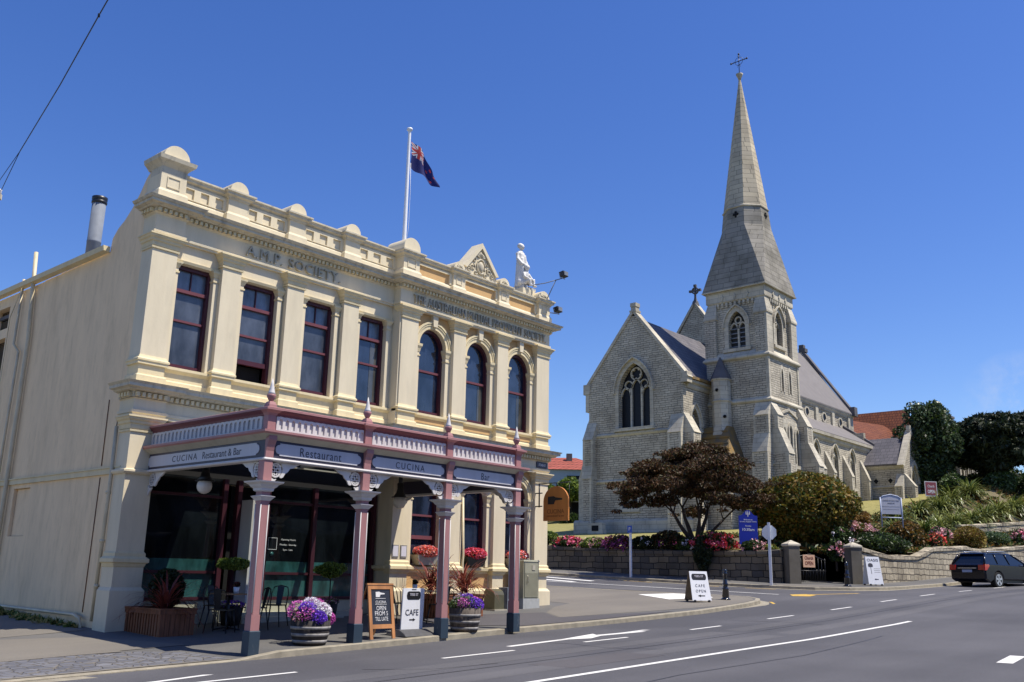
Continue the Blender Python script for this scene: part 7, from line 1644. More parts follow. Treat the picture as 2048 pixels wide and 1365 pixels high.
t=thing('cottage','pale blue weatherboard cottage with red tiled hip roof left of the church','house',(78,60,8.5))
mb=MB(); R=[]
cx_,cy_=77.3,61.0; ang=R_(-49); ca,sa=math.cos(ang),math.sin(ang)
def rot(u,v,z): return (cx_+u*ca-v*sa,cy_+u*sa+v*ca,z)
mb.add([rot(*p) for p in [(-5,-3,8),(5,-3,8),(5,5,8),(-5,5,8),(-5,-3,11.95),(5,-3,11.95),(5,5,11.95),(-5,5,11.95)]],[(0,1,5,4),(1,2,6,5),(2,3,7,6),(3,0,4,7)]); mb.build('wall','house_white',t)
mb=MB(); mb.add([rot(*p) for p in [(-5.3,-3.3,11.9),(5.3,-3.3,11.9),(5.3,5.3,11.9),(-5.3,5.3,11.9),(-1.5,1,13.6),(1.8,1,13.6)]],[(0,1,5,4),(1,2,5),(2,3,4,5),(3,0,4),(0,3,2,1)]); mb.build('roof','cottage_tiles',t)
mb=MB(); mb.add([rot(*p) for p in [(0.7,-0.3,12.8),(1.3,-0.3,12.8),(1.3,0.3,12.8),(0.7,0.3,12.8),(0.7,-0.3,13.9),(1.3,-0.3,13.9),(1.3,0.3,13.9),(0.7,0.3,13.9)]],[(4,5,6,7),(0,1,5,4),(1,2,6,5),(2,3,7,6),(3,0,4,7)]); mb.build('chimney','slate',t)
for u0_,u1_ in ((-2.6,-2.0),(0.6,2.0)):
    mb=MB(); mb.add([rot(*p) for p in [(u0_,-3.02,10.2),(u1_,-3.02,10.2),(u1_,-3.02,11.3),(u0_,-3.02,11.3),(u0_,-2.98,10.2),(u1_,-2.98,10.2),(u1_,-2.98,11.3),(u0_,-2.98,11.3)]],[(0,1,2,3),(4,5,6,7),(0,1,5,4),(1,2,6,5),(2,3,7,6),(3,0,4,7)]); mb.build('window','leaded_glass',t)
t=thing('garden_shed','low shed with shiny corrugated lean-to roof beside the church lawn','shed',(76,57.5,7.6))
mb=MB(); cx_,cy_=76.6,57.9
mb.add([rot(*p) for p in [(-0.9,-2,6.5),(2.5,-2,6.5),(2.5,2,6.5),(-0.9,2,6.5),(-0.9,-2,8.6),(2.5,-2,8.6),(2.5,2,9.4),(-0.9,2,9.4)]],[(0,1,5,4),(1,2,6,5),(2,3,7,6),(3,0,4,7)]); mb.build('wall','dark_void',t)
mb=MB(); mb.add([rot(*p) for p in [(-1.3,-2.3,8.5),(2.8,-2.3,8.5),(2.8,2.2,9.7),(-1.3,2.2,9.7),(-1.3,-2.3,8.6),(2.8,-2.3,8.6),(2.8,2.2,9.8),(-1.3,2.2,9.8)]],[(0,3,2,1),(4,5,6,7),(0,1,5,4),(1,2,6,5),(2,3,7,6),(3,0,4,7)]); mb.build('roof','roof_metal',t)
t=thing('board_fence','weathered board fence beside the shed at the lawn edge','fence',(73,54,6)); mb=MB()
for k in range(22): a=k*0.16; mb.add([ (73.2+a*0.75,54.6-a*0.66,5.8),(73.3+a*0.75,54.52-a*0.66,5.8),(73.3+a*0.75,54.52-a*0.66,7.6),(73.2+a*0.75,54.6-a*0.66,7.6)],[(0,1,2,3)])
mb.build('boards','timber_fence',t)
# ---------------------------------------------------------------- dark estate car on the main street
def car(x,y,rz,lab):
    z=T(x,y); t=thing('estate_car',lab,'car',(x,y,z),rz,local=True); W_=0.86
    def arcp(xc,r=0.37,z0=0.22): return [(xc+r*math.cos(a),max(z0,0.33+r*math.sin(a))) for a in [math.pi-(math.pi)*k/10 for k in range(11)]][::-1]
    prof=[(0.02,0.34),(0.30,0.22)]+[p for p in arcp(0.98)[::-1]]+[p for p in arcp(3.65)[::-1]]+[(4.5,0.22),(4.72,0.36),(4.72,0.62),(4.55,0.74),(3.6,0.90),(3.3,0.95),(0.12,0.99),(0.03,0.92),(0.0,0.62)]
    mb=MB(); 
    rings=[]
    for s,k in ((-1,1.0),(-1,0),(1,0),(1,1.0)): pass
    secs=[(-W_,0.025),(-W_+0.05,0.0),(W_-0.05,0.0),(W_,0.025)]
    rg=[]
    cx_=2.3;cz=0.6
    for yy_,ins in secs: rg.append([(cx_+(a-cx_)*(1-ins),yy_,cz+(b_-cz)*(1-ins*1.5) if b_>0.3 else b_) for a,b_ in prof])
    mb.loft(rg); o=mb.build('body','car_paint',t); bv=o.modifiers.new('b','BEVEL'); bv.width=0.03; bv.segments=2; bv.limit_method='ANGLE'; bv.angle_limit=R_(40)
    # roof and pillars
    def gh(b0,b1,r0,r1,yb_,yr,zb_,zr): return [(b0,-yb_,zb_),(b1,-yb_,zb_),(b1,yb_,zb_),(b0,yb_,zb_)],[(r0,-yr,zr),(r1,-yr,zr),(r1,yr,zr),(r0,yr,zr)]
    mb=MB(); a,b_=gh(0.12,3.35,0.52,2.42,0.78,0.62,0.96,1.40); mb.hull8(a,b_); mb.build('window_band','car_glass',t)
    mb=MB(); mb.loft([[(0.44,-0.60,1.39),(2.46,-0.60,1.39),(2.46,0.60,1.39),(0.44,0.60,1.39)],[(0.40,-0.64,1.40),(2.50,-0.64,1.40),(2.50,0.64,1.40),(0.40,0.64,1.40)],[(0.50,-0.56,1.45),(2.30,-0.56,1.455),(2.30,0.56,1.455),(0.50,0.56,1.45)]]); o=mb.build('roof','car_paint',t)
    mb=MB()
    for s in (-1,1):
        mb.tube([(0.10,s*0.79,0.95),(0.40,s*0.65,1.38)],0.05,6); mb.tube([(3.38,s*0.79,0.95),(2.45,s*0.63,1.40)],0.035,6)
        for xb,xr in ((1.12,1.10),(2.02,1.90)): mb.tube([(xb,s*0.79,0.95),(xr,s*0.645,1.40)],0.022,6)
    mb.build('pillar','car_paint',t)
    for s in (-1,1):
        mb=MB(); mb.tube([(0.7,s*0.56,1.46),(0.8,s*0.57,1.51),(2.0,s*0.57,1.52),(2.15,s*0.56,1.47)],0.016,6); mb.build('roof_rail','alloy',t)
        mb=MB(); mb.box(-0.028,0.03,s*0.56,s*0.83,0.72,0.93); mb.prism([(-0.02,s*0.80,0.70),(0.16,s*0.80,0.72),(0.36,s*0.80,0.90),(0.30,s*0.80,0.96),(0.02,s*0.80,0.95)],(0,s*0.075,0)); mb.build('tail_light','tail_red',t)
        mb=MB(); mb.box(2.95,3.1,s*0.86,s*1.02,0.93,1.06); mb.build('wing_mirror','car_paint',t)
        for xc in (0.98,3.65):
            mb=MB(); mb.loft([[(xc+0.325*math.cos(q),s*w_,0.325+0.325*math.sin(q)) for q in [2*math.pi*k/24 for k in range(24)]] for w_ in (0.62,0.66,0.855,0.865)]); wh=mb.build('wheel','tyre',t)
            mb=MB()
            Fw=lambda u,o,zz,s=s,xc=xc:(xc+u,s*(0.862+o),0.325+zz)
            for k in range(5):
                q=2*math.pi*k/5+0.3; ca_,sa_=math.cos(q),math.sin(q)
                mb.fpoly(Fw,[(0.03*-sa_+0.02*ca_,0.03*ca_+0.02*sa_),(0.22*ca_-0.055*sa_,0.22*sa_+0.055*ca_),(0.22*ca_+0.055*sa_,0.22*sa_-0.055*ca_),(0.03*sa_+0.02*ca_,-0.03*ca_+0.02*sa_)],0.0,0.012)
            mb.ring(Fw,[(0.235*math.cos(q),0.235*math.sin(q)) for q in [2*math.pi*k/24 for k in range(25)]],[(0.205*math.cos(q),0.205*math.sin(q)) for q in [2*math.pi*k/24 for k in range(25)]],0,0.014); mb.build('rim','alloy',wh)
    mb=MB(); mb.box(-0.025,0.0,-0.24,0.24,0.62,0.73); mb.build('number_plate','plate_blue',t); mb=MB(); mb.box(-0.02,0.02,-0.45,0.45,0.78,0.81); mb.build('boot_trim','alloy',t)
    mb=MB(); mb.box(0.3,4.4,-0.7,0.7,0.2,0.4); mb.build('underbody','black_iron',t)
    return t
car_=car(49.1,13.75,R_(-18),'dark blue estate car with roof rails parked by the kerb at the right edge'); car_.scale=(1.06,1.06,1.12)
# ---------------------------------------------------------------- trees and shrubs
# dark red maple with several stems behind the side street wall
mp=thing('maple_tree','wide dark red maple with bare forked stems behind the dark wall','tree',(41.2,23.9,2.5))
mb=MB(); random.seed(4); tips=[]
def limb(p,d,r,L,dep):
    pts=[p]; rs=[r]; q=Vector(p); d=Vector(d).normalized()
    for k in range(4):
        d=(d+Vector((random.uniform(-.16,.16),random.uniform(-.16,.16),random.uniform(-.03,.12)))).normalized(); q=q+d*L/4; pts.append(tuple(q)); rs.append(r*(1-0.13*(k+1)))
    mb.tube(pts,r,6,rs=rs)
    if dep==0: tips.append(tuple(q)); return
    for k in range(3 if dep>1 else 3):
        e=(d+Vector((random.uniform(-.8,.8),random.uniform(-.8,.8),random.uniform(-.28,.30)))).normalized(); limb(tuple(q),e,rs[-1]*0.72,L*random.uniform(.55,.8),dep-1)
mb.tube([(41.3,23.7,2.1),(41.25,23.8,2.75),(41.2,23.9,3.1)],0.2,8,rs=[0.24,0.2,0.22])
ax=Vector((0.66,-0.75,0))
for a,up_,r in ((-0.95,1.0,0.13),(-0.55,1.25,0.14),(-0.15,1.6,0.13),(0.2,1.6,0.12),(0.55,1.3,0.13),(0.9,0.95,0.11)): limb((41.2+ax.x*a*0.12,23.9+ax.y*a*0.12,3.0),(ax*a+Vector((random.uniform(-.3,.3),random.uniform(-.3,.3),up_))),r,1.9,3)
mb.build('trunk','bark',mp)
cc=[]
def mcl(u,v,z,r): c=(40.7+0.66*u-0.75*-0*v+0.75*v,23.6-0.75*u+0.66*v,z); cc.append((c,r))
random.seed(9)
for k in range(92):
    u=random.uniform(-1,1); v=random.uniform(-1,1)
    if u*u+v*v>1: continue
    zt=5.0+2.5*math.sqrt(max(0,1-0.85*(u*u+v*v))); z=zt-random.uniform(0,1)**1.5*1.4
    if z<4.7: z=4.9
    mcl(u*3.2,v*2.9,z,random.uniform(0.42,0.85))
for u,z,r in ((-3.3,5.3,.55),(-3.0,5.7,.7),(-2.7,6.3,.6),(2.9,5.3,.7),(3.4,5.2,.5),(2.6,5.9,.7),(0.2,7.75,.75),(1.0,7.6,.7),(-0.9,7.3,.7),(-1.9,6.7,.7),(-2.2,5.0,.6),(-1.4,5.1,.7),(1.6,5.1,.7),(2.3,4.9,.6),(0.6,5.4,.7),(-0.5,5.5,.7)): mcl(u,0,z,r)
pts=np.concatenate([blob(c,(r*(0.8+0.5*rng.random()),r*(0.8+0.5*rng.random()),r*0.42),int(760*r*r)+130,0.3) for c,r in cc]+[blob((c[0]+rng.normal()*r,c[1]+rng.normal()*r,c[2]+rng.normal()*0.15),(0.3,0.3,0.10),50,0.2) for c,r in cc for _ in range(3)])
leaves('crown',pts,0.062,['maple_leaf','maple_leaf_green'],mp,[3,1],aspect=1.25)
def shrub(name,lab,cat,c,r,n,size,mts,w=None,flowers=None,grp=None,lumps=14,shell=0.5,stem=True,aspect=1.2,fl_up=0.8,fsize=0.05,low=-0.6):
    t=thing(name,lab,cat,(c[0],c[1],c[2]-r[2]),group=grp)
    P_=[blob(c,(r[0]*0.86,r[1]*0.86,r[2]*0.86),n//2,shell)]
    for k in range(lumps):
        d=rng.normal(size=3); d/=np.linalg.norm(d); d[2]=abs(d[2])*0.9-0.15
        q=0.22+0.22*rng.random(); P_.append(blob((c[0]+d[0]*r[0]*(1-q*.8),c[1]+d[1]*r[1]*(1-q*.8),c[2]+d[2]*r[2]*(1-q*.8)),(r[0]*q,r[1]*q,r[2]*q),n//2//lumps,0.4))
    p=np.concatenate(P_); p=p[p[:,2]>c[2]+r[2]*low]
    leaves('foliage',p,size,mts,t,w,aspect=aspect,up=0.3)
    if stem:
        mb=MB(); mb.tube([(c[0],c[1],c[2]-r[2]-0.15),(c[0],c[1],c[2])],0.05+0.02*r[0],6); mb.build('stem','bark',t)
    if flowers:
        for m_,nf in flowers:
            q=blob(c,(r[0]*1.03,r[1]*1.03,r[2]*1.05),nf*3,0.9); k=rng.normal(size=(7,3)); k/=np.linalg.norm(k,axis=1)[:,None]
            k=rng.normal(size=(max(6,nf//13),3)); k/=np.linalg.norm(k,axis=1)[:,None]; k[:,2]=np.abs(k[:,2])*1.0-0.35; k[:,1]=np.where(rng.random(len(k))<0.5,-np.abs(k[:,1]),k[:,1])
            q=np.concatenate([blob((c[0]+d[0]*r[0]*0.97,c[1]+d[1]*r[1]*0.97,c[2]+d[2]*r[2]*1.0),(0.10+0.10*rng.random(),)*3,13,0.3) for d in k]); leaves('flowers',q,fsize,[m_],t,up=fl_up,aspect=1.0)
    return t
shrub('photinia_shrub','huge rounded bronze and green shrub behind the gate and blue church board','shrub',(45.9,20.3,4.9),(2.85,2.7,2.2),48000,0.085,['bronze_leaf','olive_leaf','mid_leaf'],[4,6,2],lumps=34,shell=0.72,low=-0.95)
shrub('evergreen_bush','dense dark evergreen bush hanging over the dark wall below the maple','bush',(39.75,22.75,2.55),(0.42,0.5,0.95),4200,0.05,['yew_leaf','dark_leaf'],[3,1],lumps=6,stem=False,low=-1)
gA='flowering shrubs along the side street wall'
def wf(y,z,r,lab,fl,n=2600,mts=('mid_leaf','dark_leaf'),xx=40.35,w=None): return shrub('flowering_shrub',lab,'shrub',(xx,y,z),r,n,0.055,list(mts),w,fl,gA,lumps=9,shell=0.5,fsize=0.055,stem=True)
wf(32.6,3.35,(0.6,0.75,0.45),'leafy green shrub at the far left end of the dark wall beside the cream building',None,2200,('mid_leaf','fresh_leaf'))
wf(31.15,3.1,(0.7,1.0,0.42),'red geranium clump spilling over the left end of the dark wall',[('petal_pink',500),('petal_red',350)])
wf(29.5,3.0,(0.6,0.9,0.45),'pale pink roses on the dark wall below the memorial stone',[('petal_palepink',420)],mts=('mid_leaf','fresh_leaf'))
wf(28.0,3.0,(0.65,1.05,0.6),'plum purple flowers spilling over the dark wall behind the parking sign',[('petal_plum',900),('petal_magenta',160)],mts=('dark_leaf','dark_cordyline'))
wf(26.4,3.0,(0.6,0.9,0.50),'dark leafy rose bush with a few white blooms on the dark wall',[('petal_white',25)],mts=('dark_leaf','yew_leaf'))
wf(25.0,3.15,(0.7,1.0,0.62),'taller dark purple leaved rose bush left of the maple',[('petal_plum',60),('petal_pink',40)],mts=('dark_leaf','maple_leaf'),n=3600)
wf(24.0,2.95,(0.5,0.7,0.42),'low dark green bush against the foot of the maple',[('petal_white',12)],mts=('dark_leaf','mid_leaf'))
wf(22.5,3.05,(0.75,1.25,0.68),'large bush of red and pink roses between maple and blue board',[('petal_red',700),('petal_pink',450)],n=3200)
wf(20.4,2.85,(0.5,0.65,0.38),'pale pink rose bush on the wall right of the blue board',[('petal_palepink',330)])
wf(19.6,2.75,(0.35,0.4,0.25),'small yellow green bush at the gate end of the dark wall',None,900,('gold_leaf','fresh_leaf'))
gB='shrubs on the bank above the pale wall'
def bf(x,y,z,r,lab,fl,n,mts,w=None,sz=0.06,fs=0.06,asp=1.2,nm='bank_shrub'): return shrub(nm,lab,'shrub',(x,y,z),r,n,sz,list(mts),w,fl,gB,lumps=12,fsize=fs,aspect=asp)
bf(43.6,17.9,2.75,(0.45,0.4,0.75),'pink climbing rose tumbling over the right side of the gate',[('petal_palepink',120),('petal_pink',50)],1400,('mid_leaf','dark_leaf'),fs=0.07,nm='climbing_rose')
bf(45.2,18.2,3.5,(0.7,0.6,0.55),'small white and pink rose bush left of the dark green mound',[('petal_palepink',90),('petal_white',50)],1500,('mid_leaf','dark_leaf'),nm='rose_bush')
bf(48.6,17.5,3.30,(3.2,0.85,0.62),'broad dark green fine leaved mound hanging over the pale wall',None,12000,('mid_leaf','dark_leaf'),[1,2],0.06,asp=2.0)
bf(48.6,18.8,4.05,(2.2,0.7,0.40),'row of pale pink roses above the dark green mound',[('petal_palepink',520)],2200,('mid_leaf','rust_leaf'),fs=0.07,nm='rose_bush')
bf(50.6,20.0,4.7,(2.6,1.0,0.75),'rusty brown heath behind the white arched notice board',None,8000,('rust_leaf','bronze_leaf'),sz=0.055,asp=1.8)
bf(54.6,18.3,3.95,(1.9,1.0,1.0),'bronze green shrub right of the notice board above the pale wall',None,9000,('bronze_leaf','dark_leaf','rust_leaf'),[2,2,2],0.06,asp=1.8)
bf(57.2,17.7,3.85,(1.0,0.6,0.42),'red rose bush on the pale wall right of the bronze shrub',[('petal_red',350),('petal_coral',140)],1500,('mid_leaf','dark_leaf'))
bf(59.2,17.9,4.2,(1.0,0.6,0.6),'pink rose bush between red roses and the golden shrub',[('petal_palepink',420),('petal_pink',160)],1500,('mid_leaf','dark_leaf'))
bf(63.0,17.3,4.15,(2.5,0.9,0.85),'rounded golden green shrub above the roof of the dark car',None,12000,('gold_leaf','rust_leaf','olive_leaf'),[4,2,1],0.055,asp=1.8)
bf(71.0,17.8,4.5,(3.0,0.8,0.5),'low green and grey plants right of the golden shrub',None,5000,('mid_leaf','grey_leaf'))
bf(76.5,17.5,4.75,(1.8,0.7,0.8),'pink rose bush at the right edge below the terrace wall',[('petal_palepink',500),('petal_pink',300)],3000,('mid_leaf','dark_leaf'),fs=0.08)
gF='flax clumps on the church bank'
flx=[(55.5,21.0,1.2,'small flax clump left of the white notice board'),(59.6,20.6,1.7,'flax clump directly right of the white notice board'),(62.6,19.8,1.8,'drooping flax clump above the golden shrub'),(64.8,22.4,2.0,'tall flax clump with brown centre before the church porch'),(66.8,20.2,1.9,'flax clump just left of the terrace wall'),(69.6,22.4,2.0,'flax clump below the porch door, in the upper row'),(71.0,20.4,1.9,'flax clump at the left end of the terrace wall'),(74.2,22.3,2.2,'tall green flax clump below the red OPEN board'),(75.2,20.4,1.9,'flax clump with dry brown leaves over the terrace wall'),(79.2,20.5,2.1,'pale flax clump right of the one with dry leaves'),(79.6,23.0,2.2,'flax clump in the upper row before the yew tree'),(83.4,20.6,2.1,'flax clump near the right edge over the terrace wall'),(85.0,23.0,2.2,'upper flax clump near the right edge'),(88.5,20.6,2.3,'flax clump at the extreme right edge'),(64.5,25.2,1.8,'flax clump in the back row by the church wall'),(57.8,23.2,1.5,'flax clump behind the white notice board')]
for x,y,L,lab in flx:
    t=thing('flax_clump',lab,'flax',(x,y,Zc(x,y)),group=gF); 
    blades('leaf_fan',(x,y,Zc(x,y)-0.05),240,L*1.0,0.14,'flax_leaf',t,spread=1.3,droop=1.6,lift=0.35,seg=5)
    leaves('dry_base',blob((x,y,Zc(x,y)+0.1),(0.7,0.7,0.3),250,0.3),0.12,['rust_leaf'],t,aspect=2)
# low ground cover hiding the soil of the bank
pts=[]
for k in range(1500):
    x=44+rng.random()**1.3*56; y=17.3+rng.random()*9.0
    if y<27 and not(44<x<49 and y>23): pts.append(blob((x,y,Zc(x,y)+0.08),(0.35,0.3,0.2),26,0.3))
g_=leaves('ground_cover',np.concatenate(pts),0.09,['mid_leaf','rust_leaf','dry_grass','dark_leaf'],None,[3,3,2,2],aspect=1.8,up=0.4); tag(g_,'low mixed weeds and heath covering the church bank','ground cover',kind='stuff')
# far trees
def bigtree(name,lab,base,crown,n,size,mts,w=None,lumps=26,asp=1.2,tr=0.25,q0=0.2,flat=1.0):
    t=thing(name,lab,'tree',base); mb=MB(); c,r=crown
    mb.tube([base,(base[0]+0.1,base[1],(base[2]+c[2])/2),c],tr,8,rs=[tr*1.2,tr,tr*0.6])
    for k in range(7):
        a=rng.random()*6.28; mb.tube([(base[0]+.05,base[1],base[2]+(c[2]-base[2])*(0.35+.08*k)),(c[0]+r[0]*.35*math.cos(a),c[1]+r[1]*.35*math.sin(a),c[2]-r[2]*.1),(c[0]+r[0]*.7*math.cos(a),c[1]+r[1]*.7*math.sin(a),c[2]+r[2]*(rng.random()-.3))],tr*.4,5,rs=[tr*.5,tr*.3,tr*.1])
    mb.build('trunk','bark',t); P_=[]
    for k in range(lumps):
        d=rng.normal(size=3); d/=np.linalg.norm(d); f=rng.random()**0.33*0.85; q=q0+0.2*rng.random()
        P_.append(blob((c[0]+d[0]*r[0]*f,c[1]+d[1]*r[1]*f,c[2]+d[2]*r[2]*f),(r[0]*q,r[1]*q,r[2]*q*flat),n//lumps,0.5))
    leaves('crown',np.concatenate(P_),size,mts,t,w,aspect=asp); return t
bigtree('evergreen_tree','tall grey green broadleaf tree between the church porch and the stone hall',(92.5,28.6,9.9),((92.3,28.3,13.8),(2.9,2.9,4.3)),32000,0.14,['grey_leaf','dark_leaf','mid_leaf'],[3,3,1],lumps=40,q0=0.22)
bigtree('yew_tree','very dark spreading yew tree at the right edge before the stone hall',(97.5,23.6,9.9),((96.6,22.0,14.4),(5.6,5.6,3.3)),56000,0.16,['yew_leaf','dark_leaf'],[5,1],lumps=70,asp=2.2,tr=0.45,q0=0.13,flat=0.7)
bigtree('yew_tree','dark tree behind the yew filling the gap to the grey green tree',(106,27.5,11),((103.5,27.3,15.6),(3.4,3.4,2.3)),20000,0.15,['yew_leaf','dark_leaf'],[3,2],lumps=26,q0=0.26)
bigtree('yew_tree','dark tree at the extreme right behind the flax',(101,18.2,9.9),((101,18.0,13.0),(3.6,3.6,3.6)),22000,0.15,['yew_leaf','dark_leaf'],[3,2],lumps=26,q0=0.26)
for x,y,r,lab,m_ in ((92,19.8,1.6,'bright green shrub below the yew at the right edge',('fresh_leaf','gold_leaf')),(88,25.2,1.1,'low green shrub beside the path to the stone hall',('mid_leaf','dark_leaf')),(95,23,1.3,'dull green bush below the yew tree trunk',('mid_leaf','grey_leaf')),(91,25.9,1.1,'leafy bush at the foot of the grey green tree',('mid_leaf','dark_leaf'))):
    shrub('bank_shrub',lab,'shrub',(x,y,Zc(x,y)+r*0.6),(r*1.5,r*1.3,r),5000,0.11,list(m_),None,None,gB)
for x,y,r,lab in ((104,21.5,2.2,'dark hedge bush behind the yew trunk'),(103,18.0,2.0,'dark hedge bush at the right edge behind the flax'),(105,25.5,2.2,'dark bush beside the stone hall under the yew')):
    shrub('hedge_bush',lab,'shrub',(x,y,Zc(x,y)+r*0.6),(r*1.5,r*1.7,r*1.1),7000,0.14,['dark_leaf','mid_leaf'],[3,1],None,gB)
# garden beside the cottage
gC='garden plants beside the cottage'
for x,y,z,r,lab,m_ in ((74.0,57.0,9.6,1.5,'yellow green cabbage tree in front of the pale blue cottage',('fresh_leaf','mid_leaf')),(76.0,55.4,9.4,1.4,'bright leafy tree right of the cabbage tree',('gold_leaf','fresh_leaf')),(72.2,58.6,9.0,1.3,'green bush beside the cream building corner below the cottage',('mid_leaf','fresh_leaf')),(73.0,56.0,6.3,1.1,'green shrub below the shed roof',('mid_leaf','dark_leaf')),(75.2,54.0,6.6,1.0,'shrub between board fence and church buttress',('mid_leaf','fresh_leaf')),(79.5,66.0,12.0,2.2,'dark green tree behind the cottage roof',('dark_leaf','mid_leaf'))):
    shrub('garden_bush',lab,'shrub',(x,y,z),(r,r,r),3600,0.15,list(m_),None,None,gC,aspect=2.0)
# weeds at the foot of the side wall
t=thing('weeds','patch of dry and green weeds along the foot of the long cream side wall','weeds',(9.2,21,0),group=None)
pts=[]
for k in range(90):
    y=19.9+rng.random()*6; x=9.22-abs(rng.normal())*0.12; pts.append(blob((x,y,P(x,y)+0.03),(0.06,0.08,0.05),14,0.2))
leaves('tuft',np.concatenate(pts),0.035,['mid_leaf','dry_grass'],t,aspect=2.2,up=0.2)
for k in range(6): blades('tuft',(8.9+rng.random()*0.25,20.6+rng.random()*0.9,P(9,20.8)),16,0.16,0.012,'dry_grass',t,spread=1.2)
# ---------------------------------------------------------------- other side of the street (added behind the camera so the glass has something to reflect)
for k,(x0,w,h) in enumerate(((-34,16,8.5),(-17,14,7.0),(-2,15,9.0),(14,13,7.5),(28,17,9.5),(46,15,7.0))):
    t=thing('reflection_building','plain unseen shop building with street canopy, added across the main street for window reflections','building',(x0+w/2,-12,T(x0+w/2,-8)),group='added buildings across the main street'); F=lambda u,o,z:(u,-11.5+o,z)
    mb=MB(); zb=T(x0,-8); mb.box(x0,x0+w,-24,-11.7,zb-1,zb+h)
    n=int(w/2.4); pierced(mb,F,x0,x0+w,zb+3.6,zb+h,[(x0+w*(j+.5)/n,0.55,zb+4.6,zb+6.3,'flat',None) for j in range(n)],0,-0.2); pierced(mb,F,x0,x0+w,zb-1,zb+3.6,[(x0+w*(j+.5)/3,w/7.5,zb+0.7,zb+2.8,'flat',None) for j in range(3)],0,-0.2); mb.build('wall',('yard_wall_dark','slate','pillar_render')[k%3],t)
    mb=MB(); mb.mould([(x0+w,-11.5),(x0,-11.5)],[(-0.2,zb+h-0.1),(0.3,zb+h+0.1),(0.35,zb+h+0.4),(-0.2,zb+h+0.5)]); mb.build('cornice','soffit_paint',t)
    mb=MB(); mb.mould([(x0+w-0.3,-11.5),(x0+0.3,-11.5)],[(0,zb+3.3),(2.6,zb+3.1),(2.6,zb+3.3),(0,zb+3.5)]); mb.build('canopy','slate',t)
# ---------------------------------------------------------------- rooftop statue group (one continuous body per figure)
st=thing('rooftop_statue','white statue of a standing robed figure with a seated child on the parapet','statue',(22.25,19.15,10.2))
mb=MB(); mb.box(21.95,22.55,18.90,19.45,10.15,10.50); mb.build('pedestal','cream_render',st)
mb=MB(); mb.box(22.0,22.66,18.95,19.42,10.50,10.60); mb.build('base','statue_grey',st)
def figure(name,parts,vox=0.018):
    mb=MB()
    for p in parts:
        if p[0]=='e': mb.ellip(p[1],p[2],16,10)
        else: mb.tube(p[1],0.05,10,rs=p[2])
    o=mb.build(name,'statue_white',st,recalc=False); m_=o.modifiers.new('r','REMESH'); m_.mode='VOXEL'; m_.voxel_size=vox; m_.use_smooth_shade=True
    s_=o.modifiers.new('s','SMOOTH'); s_.factor=0.5; s_.iterations=2
    bpy.context.view_layer.update(); dg=bpy.context.evaluated_depsgraph_get(); me=bpy.data.meshes.new_from_object(o.evaluated_get(dg)); o.modifiers.clear(); o.data=me
    if not me.materials: me.materials.append(MAT['statue_white'])
    return o
X,Y=22.15,19.2; Z=10.58
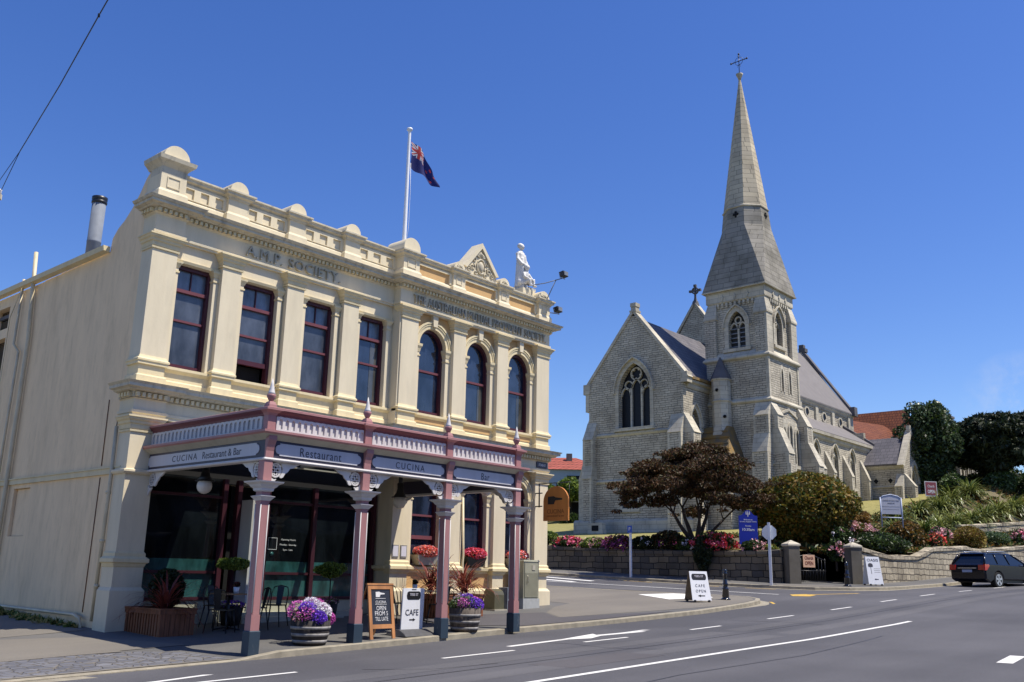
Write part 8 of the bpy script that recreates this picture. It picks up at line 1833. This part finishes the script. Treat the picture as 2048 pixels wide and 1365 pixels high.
figure('standing_figure',[
 ('t',[(X,Y,Z),(X,Y,Z+0.35),(X-0.01,Y,Z+0.75),(X,Y,Z+1.0),(X,Y,Z+1.16)],[0.20,0.17,0.15,0.14,0.12]),
 ('t',[(X-0.14,Y,Z+1.16),(X,Y,Z+1.21),(X+0.14,Y,Z+1.16)],[0.07,0.09,0.07]),('t',[(X,Y,Z+1.18),(X+0.01,Y,Z+1.33)],[0.06,0.05]),
 ('e',(X+0.02,Y-0.02,Z+1.42),(0.082,0.095,0.115)),('e',(X+0.0,Y+0.03,Z+1.47),(0.105,0.105,0.09)),('e',(X+0.03,Y-0.115,Z+1.41),(0.018,0.03,0.03)),('e',(X+0.03,Y-0.09,Z+1.36),(0.04,0.035,0.025)),
 ('t',[(X-0.17,Y,Z+1.16),(X-0.20,Y-0.04,Z+0.95),(X-0.12,Y-0.16,Z+0.78),(X+0.06,Y-0.22,Z+0.76)],[0.07,0.06,0.05,0.035]),
 ('t',[(X+0.17,Y,Z+1.16),(X+0.21,Y-0.03,Z+0.95),(X+0.16,Y-0.17,Z+0.80)],[0.07,0.06,0.04]),
 ('t',[(X+0.08,Y-0.1,Z+1.1),(X+0.13,Y-0.15,Z+0.6),(X+0.16,Y-0.12,Z+0.1)],[0.05,0.07,0.08]),('t',[(X-0.08,Y-0.12,Z+1.0),(X-0.04,Y-0.15,Z+0.5),(X-0.1,Y-0.14,Z+0.05)],[0.05,0.06,0.08])])
X2,Y2=22.22,18.98
figure('seated_figure',[
 ('t',[(X2-0.06,Y2+0.06,Z+0.16),(X2-0.05,Y2+0.02,Z+0.40),(X2-0.04,Y2,Z+0.50)],[0.13,0.12,0.09]),('e',(X2-0.02,Y2-0.03,Z+0.66),(0.085,0.095,0.11)),('e',(X2-0.03,Y2+0.0,Z+0.70),(0.10,0.10,0.08)),('e',(X2-0.01,Y2-0.12,Z+0.65),(0.02,0.025,0.025)),
 ('t',[(X2-0.03,Y2,Z+0.48),(X2-0.02,Y2-0.01,Z+0.6)],[0.05,0.05]),
 ('t',[(X2-0.16,Y2,Z+0.46),(X2-0.20,Y2-0.08,Z+0.30),(X2-0.06,Y2-0.17,Z+0.24)],[0.05,0.042,0.03]),('t',[(X2+0.08,Y2,Z+0.46),(X2+0.16,Y2-0.08,Z+0.30),(X2+0.10,Y2-0.17,Z+0.24)],[0.05,0.042,0.03]),
 ('t',[(X2-0.08,Y2,Z+0.14),(X2-0.04,Y2-0.18,Z+0.20),(X2-0.0,Y2-0.16,Z+0.02)],[0.09,0.07,0.05]),('t',[(X2+0.06,Y2,Z+0.14),(X2+0.26,Y2-0.10,Z+0.26),(X2+0.20,Y2-0.14,Z+0.04)],[0.09,0.07,0.05]),('e',(X2+0.0,Y2-0.2,Z+0.03),(0.05,0.08,0.03)),('e',(X2+0.22,Y2-0.18,Z+0.03),(0.05,0.08,0.03)),('e',(X2-0.15,Y2+0.1,Z+0.14),(0.16,0.14,0.14))])
for o in bpy.data.objects:
    if '_local' in o.keys(): del o['_local']
